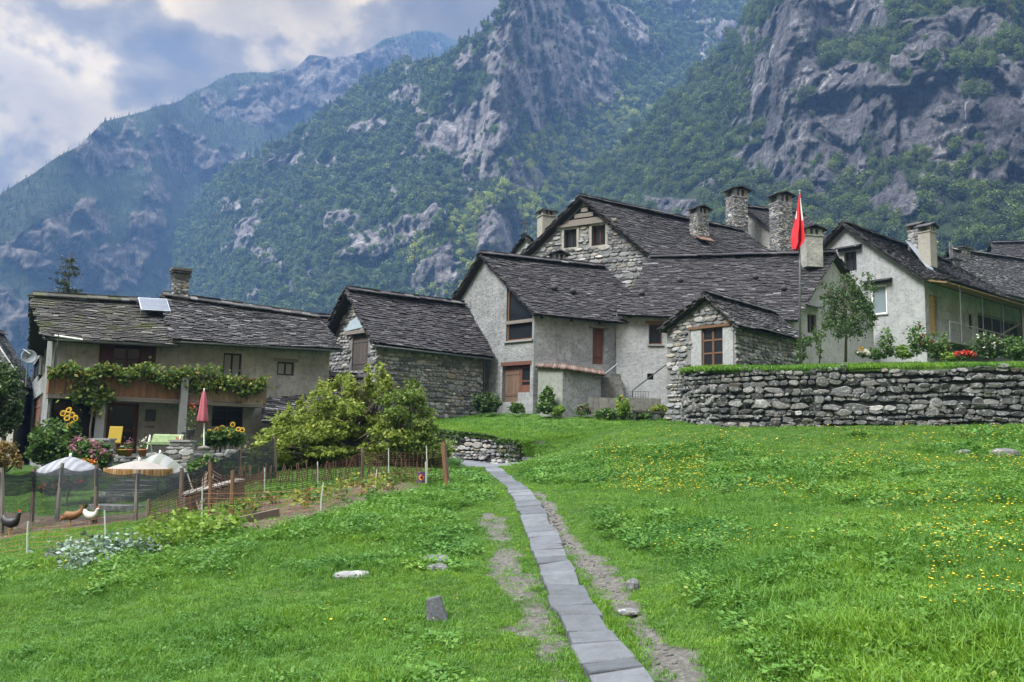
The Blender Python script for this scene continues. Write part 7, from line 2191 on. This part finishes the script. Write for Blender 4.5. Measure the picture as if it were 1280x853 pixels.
    mb = MB(); mb.tube([at(790, 497, 46.2), at(791, 488, 46.2), at(838, 452, 45.9)], .03, 6); mb.build('hand_bar', M['metal_dark'], root)
    mb = MB(); mb.tube([at(791, 488, 46.2), at(791, 488, 46.2) + Vector((.05, .75, -.1))], .018, 5); mb.build('wall_bracket', M['metal_dark'], root)
    root = thing('stone_staircase', 'dark recessed stone stair with a steel handrail between lean-to and long house', 'stairs', at(760, 500, 45.5))
    mb = MB()
    for i in range(7):
        p = at(762, 496, 45.6) + Vector((0, .28 * i, .21 * i)); mb.box(p - ZUP * .4, Vector((.75, 0, 0)), Vector((0, .16, 0)), ZUP * .5)
    mb.build('stone_step', M['concrete'], root)
    mb = MB(); mb.tube([at(748, 474, 44.9), at(772, 455, 45.6)], .03, 6); mb.build('handrail', M['metal'], root)
    root = thing('dark_bench', 'long low dark bench below the annex corner', 'bench', at(815, 524, 41.6))
    mb = MB(); a, b = at(790, 514, 41.8), at(843, 517, 41.4); mb.bar(a, b, .35, .09); mb.build('seat', M['wood_dark'], root)
    for t in (.06, .5, .94):
        mb = MB(); p = a.lerp(b, t); mb.box(p - ZUP * .24, Vector((.05, 0, 0)), Vector((0, .14, 0)), ZUP * .22); mb.build('leg', M['metal_dark'], root)
    # flagpole and flag
    b = at(1000, 455, 36.4); t = at(999.5, 240, 36.4)
    root = thing('flagpole', 'slender grey flagpole on the walled terrace', 'flagpole', b)
    mb = MB(); mb.tube([b - ZUP * .2, b.lerp(t, .6), t], [.05, .042, .02], 8); mb.build('pole', M['metal'], root, smooth=True)
    mb = MB(); mb.lathe(t, [(.01, 0), (.05, .03), (.05, .06), (.01, .09)], 8); mb.build('finial', M['metal_light'], root)
    root = thing('flag', 'limp red and white flag hanging in folds from the flagpole', 'flag', at(999, 313, 36.4))
    rows = 22; cols = 12; V = []; k = 36.4 / F
    for j in range(rows + 1):
        v = j / rows
        wl = np.interp(v, [0, .12, .45, .8, 1], [.5, 2.2, 5.2, 9.0, 8.2]); wr = np.interp(v, [0, .2, .6, .85, 1], [.4, 1.0, 3.4, 5.5, -2.5])
        for i in range(cols + 1):
            u = i / cols; x = -wl + (wl + wr) * u
            V.append(Vector((999.5 + x, 242 + v * 69 + (3.5 * math.sin(u * 3.1) * v), .30 * math.sin(u * 11 + v * 2.2) * (.25 + .75 * v) * min(1, (wl + wr) / 10))))
    P3 = [at(p.x, p.y, 36.35) + Vector((0, p.z - .06, 0)) for p in V]
    red, white = MB(), MB()
    for j in range(rows):
        for i in range(cols):
            a = j * (cols + 1) + i; q = [P3[a], P3[a + 1], P3[a + cols + 2], P3[a + cols + 1]]
            u, v = (i + .5) / cols, (j + .5) / rows
            w = (.34 < v < .47 and u < .2) or (.08 < v < .5 and u > .86)
            (white if w else red).add(q, [(0, 1, 2, 3)])
    for mbx, nm, mt in ((red, 'red_cloth', 'red_flag'), (white, 'white_cross_cloth', 'white_cloth')):
        o = mbx.build(nm, M[mt], root); sd = o.modifiers.new('cloth', 'SOLIDIFY'); sd.thickness = .012
    # closed pink parasol
    b = at(255, 561, 32); t = at(255, 488, 32); root = thing('closed_parasol', 'closed pink parasol on a white pole on the veranda', 'parasol', b)
    mb = MB(); mb.tube([b, t + ZUP * .08], .025, 8); mb.build('pole', M['white_paint'], root)
    mb = MB(); n = 20; prof = [(.02, 0), (.06, -.10), (.11, -.45), (.15, -.85), (.19, -1.12), (.17, -1.22), (.06, -1.15)]
    bvs = []
    for r_, z in prof:
        for i in range(n):
            a = 6.283 * i / n; rr = r_ * (1 + .22 * math.sin(a * 5)); mb.v.append(tuple(t + Vector((rr * math.cos(a), rr * math.sin(a), z))))
    for j in range(len(prof) - 1):
        for i in range(n): mb.f.append((j * n + i, j * n + (i + 1) % n, (j + 1) * n + (i + 1) % n, (j + 1) * n + i)); mb.mi.append(0)
    mb.build('canopy', M['pink_cloth'], root, smooth=True)
    mb = MB(); mb.lathe(b, [(.22, -.05), (.24, .02), (.2, .06), (.04, .12)], 14); mb.build('base', M['concrete'], root)
    # three open parasols over the chicken yard
    def parasol(label, px, py, Y, rx, rim_py, mat, fringe=None, tilt=0, n=8):
        top = at(px, py, Y); k = Y / F; Rr = rx * k; dz = (rim_py - py) * k
        g = V3(V2(top), hz(top.x, top.y)); root = thing('open_parasol', label, 'parasol', g, None)
        mb = MB(); mb.tube([g, top + ZUP * .06], .022, 8); mb.build('pole', M['metal'], root)
        mb = MB(); N = n * 4; rings = 7
        for j in range(rings + 1):
            f = j / rings
            for i in range(N):
                a = 6.283 * i / N; seam = abs(math.cos(a * n / 2)); rr = Rr * f; z = -dz * (f ** 1.45) - .05 * f * f * (1 - seam)
                z += tilt * math.cos(a) * rr
                mb.v.append(tuple(top + Vector((rr * math.cos(a) * (1 - .05 * (1 - seam) * f), rr * math.sin(a) * (1 - .05 * (1 - seam) * f), z))))
        for i in range(N):     # hanging valance
            a = 6.283 * i / N; mb.v.append(tuple(top + Vector((Rr * 1.0 * math.cos(a), Rr * math.sin(a), -dz - .14 + .02 * math.sin(a * 9) + tilt * math.cos(a) * Rr))))
        for j in range(rings + (0 if fringe else 1)):
            for i in range(N): mb.f.append((j * N + i, (j + 1) * N + i, (j + 1) * N + (i + 1) % N, j * N + (i + 1) % N)); mb.mi.append(0)
        mb.build('canopy', M[mat], root, smooth=True)
        mb = MB()
        for i in range(n):
            a = 6.283 * i / n; e = top + Vector((Rr * math.cos(a), Rr * math.sin(a), -dz + tilt * math.cos(a) * Rr)); mb.tube([top - ZUP * .08, top.lerp(e, .5) - ZUP * (.0 * dz), e - ZUP * .02], .008, 4)
        mb.build('rib_lattice', M['metal'], root)
        if fringe:
            mb = MB()
            for i in range(170):
                a = 6.283 * i / 170; p = top + Vector((Rr * 1.01 * math.cos(a), Rr * 1.01 * math.sin(a), -dz + .02 + tilt * math.cos(a) * Rr)); d = Vector((-math.sin(a), math.cos(a), 0)) * .022
                l = R.uniform(.18, .27); s = Vector((math.cos(a), math.sin(a), 0)) * R.uniform(.0, .05)
                mb.add([p - d, p + d, p + d * .7 + s - ZUP * l, p - d * .7 + s - ZUP * l], [(0, 1, 2, 3)])
            mb.build('fringe', M[fringe], root)
        mb = MB(); mb.lathe(top, [(.03, 0), (.035, .06), (.01, .1)], 8); mb.build('finial', M['white_paint'], root)
    parasol('open grey-and-white striped beach parasol over the chicken yard', 88, 571, 24.0, 37, 587, 'stripe_grey')
    parasol('open pale green striped parasol partly hidden by the fringed one', 200, 567, 25.6, 36, 589, 'stripe_green', tilt=-.03)
    parasol('open beige parasol with a golden fringe', 174, 576, 24.2, 39, 586, 'beige_cloth', 'straw')
    # veranda furniture
    W = HL['W']
    b = at(139.5, 569, 31.4); root = thing('yellow_chair', 'yellow plastic garden chair by the front door', 'chair', b)
    mb = MB(); mb.box(b + Vector((0, .18, .75)), Vector((.24, 0, 0)), Vector((0, .02, .01)), Vector((0, .05, .28))); mb.build('backrest', M['yellow'], root)
    mb = MB(); mb.box(b + Vector((0, -.02, .44)), Vector((.24, 0, 0)), Vector((0, .22, 0)), ZUP * .02); mb.build('seat', M['yellow'], root)
    for sx in (-1, 1):
        for sy in (-1, 1):
            mb = MB(); mb.tube([b + Vector((sx * .21, sy * .19, .44)), b + Vector((sx * .23, sy * .22, 0))], .02, 6); mb.build('leg', M['yellow'], root)
    b = at(205, 566, 31.6); root = thing('garden_sofa', 'low swing seat with a light green cover on the veranda', 'seat', b)
    mb = MB(); mb.box(b + Vector((0, .25, .46)), Vector((.56, 0, 0)), Vector((0, .05, .02)), Vector((0, .08, .19))); mb.build('backrest', M['green_cover'], root)
    mb = MB(); mb.box(b + Vector((0, 0, .34)), Vector((.54, 0, 0)), Vector((0, .28, 0)), ZUP * .05); mb.build('seat', M['green_cover'], root)
    for sx in (-1, 1):
        mb = MB(); mb.tube([b + Vector((sx * .56, -.2, 0)), b + Vector((sx * .56, 0, .62)), b + Vector((sx * .56, .3, 0))], .025, 6); mb.build('leg', M['white_paint'], root)
    for x0, x1, y0, y1, lab in ((116, 139, 551, 578, 'left granite pier of the veranda wall beside the yellow chair'), (213, 240, 553, 578, 'right granite pier of the veranda wall below the parasol')):
        c = at((x0 + x1) / 2, y1, 30.9); k = 30.9 / F; hh = (y1 - y0) * k
        root = thing('stone_pier', lab, 'pier', c); mb = MB(); mb.box(c + ZUP * (hh / 2 - .2), Vector(((x1 - x0) * k / 2 * .9, 0, 0)), Vector((0, .25, 0)), ZUP * (hh / 2 + .2)); ms = mb; A = V2(c) + Vector((-(x1 - x0) * k / 2 * .9, -.25)); B = V2(c) + Vector(((x1 - x0) * k / 2 * .9, -.25)); L = (B - A).length
        stones(ms, A, B, Vector((0, -1)), lambda s, z: z < c.z + hh, 0, L, c.z - .3, c.z + hh, .14, depth=.04, wav=0); ms.build('pier_body', M['stone'], root)
        mb = MB(); mb.box(c + ZUP * (hh + .035), Vector(((x1 - x0) * k / 2, 0, 0)), Vector((0, .31, 0)), ZUP * .034); mb.build('cap_slab', M['granite'], root)
    A, B = xy(70, 31.9, 570), xy(345, 35.6, 560)
    root = thing('veranda_wall', 'low stone edge of the veranda terrace behind the garden plants', 'wall', V3(A, hz(*A)))
    za, zb_ = zpix(A.x, A.y, 573), zpix(B.x, B.y, 560)
    wall(root, A, B, A + Vector((0, 5)), min(hz(*A), hz(*B)) - .6, [(0, za), ((B - A).length, zb_)], 'stone', (), size=.14, name='wall_core')
    tag(sheet('veranda_floor', [V3(A, za - .01), V3(B, zb_ - .01)], [V3(HL['FL'] + HL['u'] * .2, za), V3(HL['FR'], zb_)], 2, 0, M['concrete'], bump=0) is None and None or bpy.data.objects['veranda_floor'], kind='structure')
    for px, py, lab, mt, fm in ((160, 571, 'terracotta pot with pink flowers at the door step', 'terracotta', 'petal_pink'), (238, 546, 'dark pot with a tall red geranium beside the granite pillar', 'metal_dark', 'petal_red'), (178, 571, 'terracotta bowl of pale flowers on the veranda edge', 'terracotta', 'petal_white'), (222, 568, 'terracotta bowl of red geraniums on the veranda edge', 'terracotta', 'petal_red')):
        b = at(px, py, 31.2); root = thing('flower_pot', lab, 'flower pot', b)
        mb = MB(); mb.lathe(b, [(.10, 0), (.15, .22), (.165, .23), (.165, .27), (.13, .27), (.12, .22)], 14); mb.build('pot', M[mt], root, smooth=True)
        tall_ = .75 if fm == 'petal_red' and px > 230 else .2
        C = np.array(tuple(b + ZUP * .3)) + np.stack([rng.normal(0, .09, 60), rng.normal(0, .09, 60), rng.random(60) * tall_], 1); foliage(root, C, rng.uniform(.03, .06, 60), 'leaf_mid')
        C = np.array(tuple(b + ZUP * (.32 + tall_))) + rng.normal(0, .075, (34, 3)); foliage(root, C, rng.uniform(.025, .045, 34), fm, 'blossom')
    b = at(152, 570, 31); root = thing('toy_bucket', 'small yellow plastic tub on the door step', 'tub', b)
    mb = MB(); mb.lathe(b, [(.12, 0), (.16, .2), (.17, .2), (.17, .23), (.14, .22), (.11, .03)], 12); mb.build('tub_body', M['yellow'], root, smooth=True)
    mb = MB(); mb.tube([b + Vector((.16 * math.cos(a), 0, .2 + .14 * math.sin(a))) for a in np.linspace(0, math.pi, 9)], .008, 5); mb.build('handle', M['metal'], root)
    # veranda table behind the parasol
    b = at(252, 566, 33.2); root = thing('veranda_table', 'dark wooden table behind the closed parasol', 'table', b)
    mb = MB(); mb.box(b + ZUP * .74, Vector((.7, 0, 0)), Vector((0, .35, 0)), ZUP * .025); mb.build('tabletop', M['wood_dark'], root)
    for sx in (-1, 1):
        for sy in (-1, 1):
            mb = MB(); mb.box(b + Vector((sx * .62, sy * .28, .36)), Vector((.03, 0, 0)), Vector((0, .03, 0)), ZUP * .36); mb.build('leg', M['wood_dark'], root)
    # wall lantern, satellite dish
    b = at(36, 447, 37); root = thing('satellite_dish', 'grey satellite dish on the wall behind the farmhouse gable', 'satellite dish', b)
    ax = Vector((.55, -.8, .25)).normalized(); x = ax.orthogonal().normalized(); y = ax.cross(x); mb = MB()
    N = 18
    for j, (r_, d) in enumerate(((.02, 0), (.14, .02), (.25, .06), (.32, .11))):
        for i in range(N): a = 6.283 * i / N; mb.v.append(tuple(b + (x * math.cos(a) + y * math.sin(a)) * r_ + ax * d))
    for j in range(3):
        for i in range(N): mb.f.append((j * N + i, j * N + (i + 1) % N, (j + 1) * N + (i + 1) % N, (j + 1) * N + i)); mb.mi.append(0)
    o = mb.build('dish', M['dish'], root, smooth=True); sd = o.modifiers.new('t', 'SOLIDIFY'); sd.thickness = .02
    mb = MB(); mb.tube([b + y * -.4 + ax * .12, b + ax * .5], .015, 5); mb.tube([b, b - ax * .3, b - ax * .3 - ZUP * 1.2], .03, 6); mb.build('arm', M['metal'], root)
    # planks / bed board
    a, b = ground(226, 640), ground(300, 622); root = thing('timber_frame', 'weathered plank cold frame beside the orange posts', 'cold frame', a)
    mb = MB(); d = (b - a).normalized(); mb.bar(a + ZUP * .42, b + ZUP * .42, .35, .05); mb.build('lid', M['wood_grey'], root)
    mb = MB(); mb.bar(a + ZUP * .18, b + ZUP * .18, .3, .36); mb.build('frame_box', M['post_old'], root)
    a, b = ground(268, 660), ground(420, 632); mb = MB(); mb.bar(a + ZUP * .06, a.lerp(b, .5) + ZUP * .08, .08, .18); root = thing('bed_board', 'dark edging board of the vegetable bed', 'board', a); mb.build('edging', M['post_old'], root)
    # dark timber store under the bush
    b = xy(400, 29.2, 590); b = V3(b, hz(*b)); root = thing('wood_store', 'dark open wood store in the shade of the big bush', 'wood store', b)
    for dx in (-1.2, .2, 1.6):
        mb = MB(); mb.tube([b + Vector((dx, 0, -.2)), b + Vector((dx, 0, .80))], .07, 7); mb.build('post', M['post_old'], root)
    mb = MB(); mb.box(b + Vector((.2, .5, .80)), Vector((1.45, 0, 0)), Vector((0, .6, .06)), ZUP * .04); mb.build('roof', M['wood_dark'], root)
    mb = MB()
    for i in range(60):
        p = b + Vector((R.uniform(-1.2, 1.6), .5, R.uniform(.03, .65))); mb.tube([p, p + Vector((0, .5, 0))], R.uniform(.05, .09), 7)
    mb.build('log_siding', M['wood_brown'], root)
M['dish'] = m_plain('dish_grey', (.22, .25, .28), .6)
M['purple'] = m_plain('purple_board', (.075, .045, .16), .5)
M['petal_orange2'] = m_plain('orange_print', (.62, .22, .03), .5)
M['boulder'] = m_stone('boulder', [(0, (.075, .078, .08)), (1, (.14, .143, .146))], .7, .3, .8, 10)
M['boulder_pale'] = m_stone('pale_boulder', [(0, (.15, .155, .16)), (1, (.21, .215, .215))], .8, .2, .8, 10)
M['slate'] = m_stone('hewn_slate', [(0, (.06, .066, .076)), (1, (.085, .092, .102))], .25, .1, .5, 22)
M['straw'] = m_leaf('straw_fringe', [(0, (.16, .085, .03)), (.6, (.26, .15, .05)), (1, (.36, .27, .16))], .2)
M['beige_cloth'] = m_plain('beige_cloth', (.20, .185, .17), .85, var=.25)
M['green_cover'] = m_plain('green_cover', (.15, .21, .10), .8, var=.6, scale=9)
def stripe(name, ca, cb, n):
    t = NT(name); t.rough(.85, .2)
    sp = t.n('ShaderNodeSeparateXYZ', {'Vector': t.n('ShaderNodeTexCoord').outputs['Object']})
    w = t.math('SINE', t.math('MULTIPLY', sp.outputs[0], n)); t.base(t.mix(t.fac(w, -.15, .15), ca, cb)); return t.m
M['stripe_grey'] = stripe('grey_striped_cloth', (.20, .21, .225), (.135, .145, .165), 30)
M['stripe_green'] = stripe('green_striped_cloth', (.20, .205, .20), (.14, .155, .135), 15)
garden()

# ================================================================== HENS
def hen(label, px, py, face, body, comb='comb', size=1.0, tailc=None, pose=0):
    p = ground(px, py); root = thing('hen', label, 'hen', p, None)
    d = Vector((face, -.25, 0)).normalized(); s = size
    # one continuous body: tail - rump - breast - neck - head - along a bent spine
    sp = [(-.27, .40, .012, .05), (-.23, .37, .03, .075), (-.17, .315, .07, .075), (-.08, .265, .098, .10), (.02, .25, .105, .115), (.10, .27, .09, .105), (.15, .32, .062, .07), (.175, .375, .043, .048), (.19, .42, .037, .04), (.205, .45, .036, .036), (.228, .455, .022, .022), (.255, .445, .006, .006)]
    if pose: sp = [(x, z if x < .1 else z - (x - .1) * 2.3, a, b) for x, z, a, b in sp]
    side = Vector((-d.y, d.x, 0)); n = 12; mb = MB()
    for i, (x, z, ry, rz) in enumerate(sp):
        x0, z0 = sp[max(i - 1, 0)][:2]; x1, z1 = sp[min(i + 1, len(sp) - 1)][:2]
        t = Vector((x1 - x0, z1 - z0)); t.normalize(); nx, nz = -t.y, t.x
        for k in range(n):
            a = 6.283 * k / n; q = p + d * ((x + nx * rz * math.sin(a)) * s) + side * (ry * math.cos(a) * s) + ZUP * ((z + nz * rz * math.sin(a)) * s)
            mb.v.append(tuple(q))
    for j in range(len(sp) - 1):
        for k in range(n): mb.f.append((j * n + k, j * n + (k + 1) % n, (j + 1) * n + (k + 1) % n, (j + 1) * n + k)); mb.mi.append(0)
    mb.f.append(tuple(range(n))[::-1]); mb.f.append(tuple((len(sp) - 1) * n + k for k in range(n))); mb.mi += [0, 0]
    o = mb.build('body', M[body], root, smooth=True)
    mb = MB()
    for k in range(7):
        a = -.4 + k * .16; b0 = p + d * (-.2 * s) + ZUP * (.33 * s); tip = b0 - d * (.17 * s * math.cos(a)) + ZUP * ((.10 + .12 * math.sin(a + .9)) * s) + side * (R.uniform(-.03, .03)); w = side * .02 * s + ZUP * .02 * s
        mb.add([b0 - w, b0 + w, tip + w * .7, tip - w * .7], [(0, 1, 2, 3)])
    mb.build('tail_feather', M[tailc or body], root)
    hx, hz_ = sp[9][0], sp[9][1]; mb = MB(); c = p + d * (hx * s) + ZUP * ((hz_ + .03) * s)
    for k in range(4): q = c + d * ((k - 1.8) * .016 * s); mb.add([q - d * .012 * s, q + d * .012 * s, q + d * .006 * s + ZUP * (.035 * s), q - d * .006 * s + ZUP * (.035 * s)], [(0, 1, 2, 3)])
    mb.build('comb', M['comb'], root)
    for sx in (-1, 1):
        mb = MB(); a = p + side * (sx * .045 * s) + d * .02 * s; mb.tube([a + ZUP * .17 * s, a + ZUP * .08 * s - d * .015, a], .009 * s, 5)
        for e in (-.5, 0, .5): mb.tube([a + ZUP * .005, a + (d + side * e) * .05 * s + ZUP * .004], .006 * s, 4)
        mb.build('leg', M['hen_leg'], root)
M['comb'] = m_plain('comb', (.45, .03, .02), .6); M['hen_leg'] = m_plain('hen_leg', (.30, .20, .06), .7)
M['hen_black'] = m_plain('black_plumage', (.012, .013, .014), .5, var=.3, scale=30); M['hen_brown'] = m_plain('brown_plumage', (.15, .07, .025), .7, var=.35, scale=30); M['hen_white'] = m_plain('white_plumage', (.42, .40, .35), .8, var=.12, scale=30)
hen('black hen with raised tail walking in the bare chicken yard', 12, 668, 1, 'hen_black', size=1.1)
hen('brown hen pecking behind the netting', 88, 657, -1, 'hen_brown', pose=1, size=.95)
hen('white hen next to the brown one at the fence post', 113, 655, 1, 'hen_white', tailc='hen_brown', size=.85)
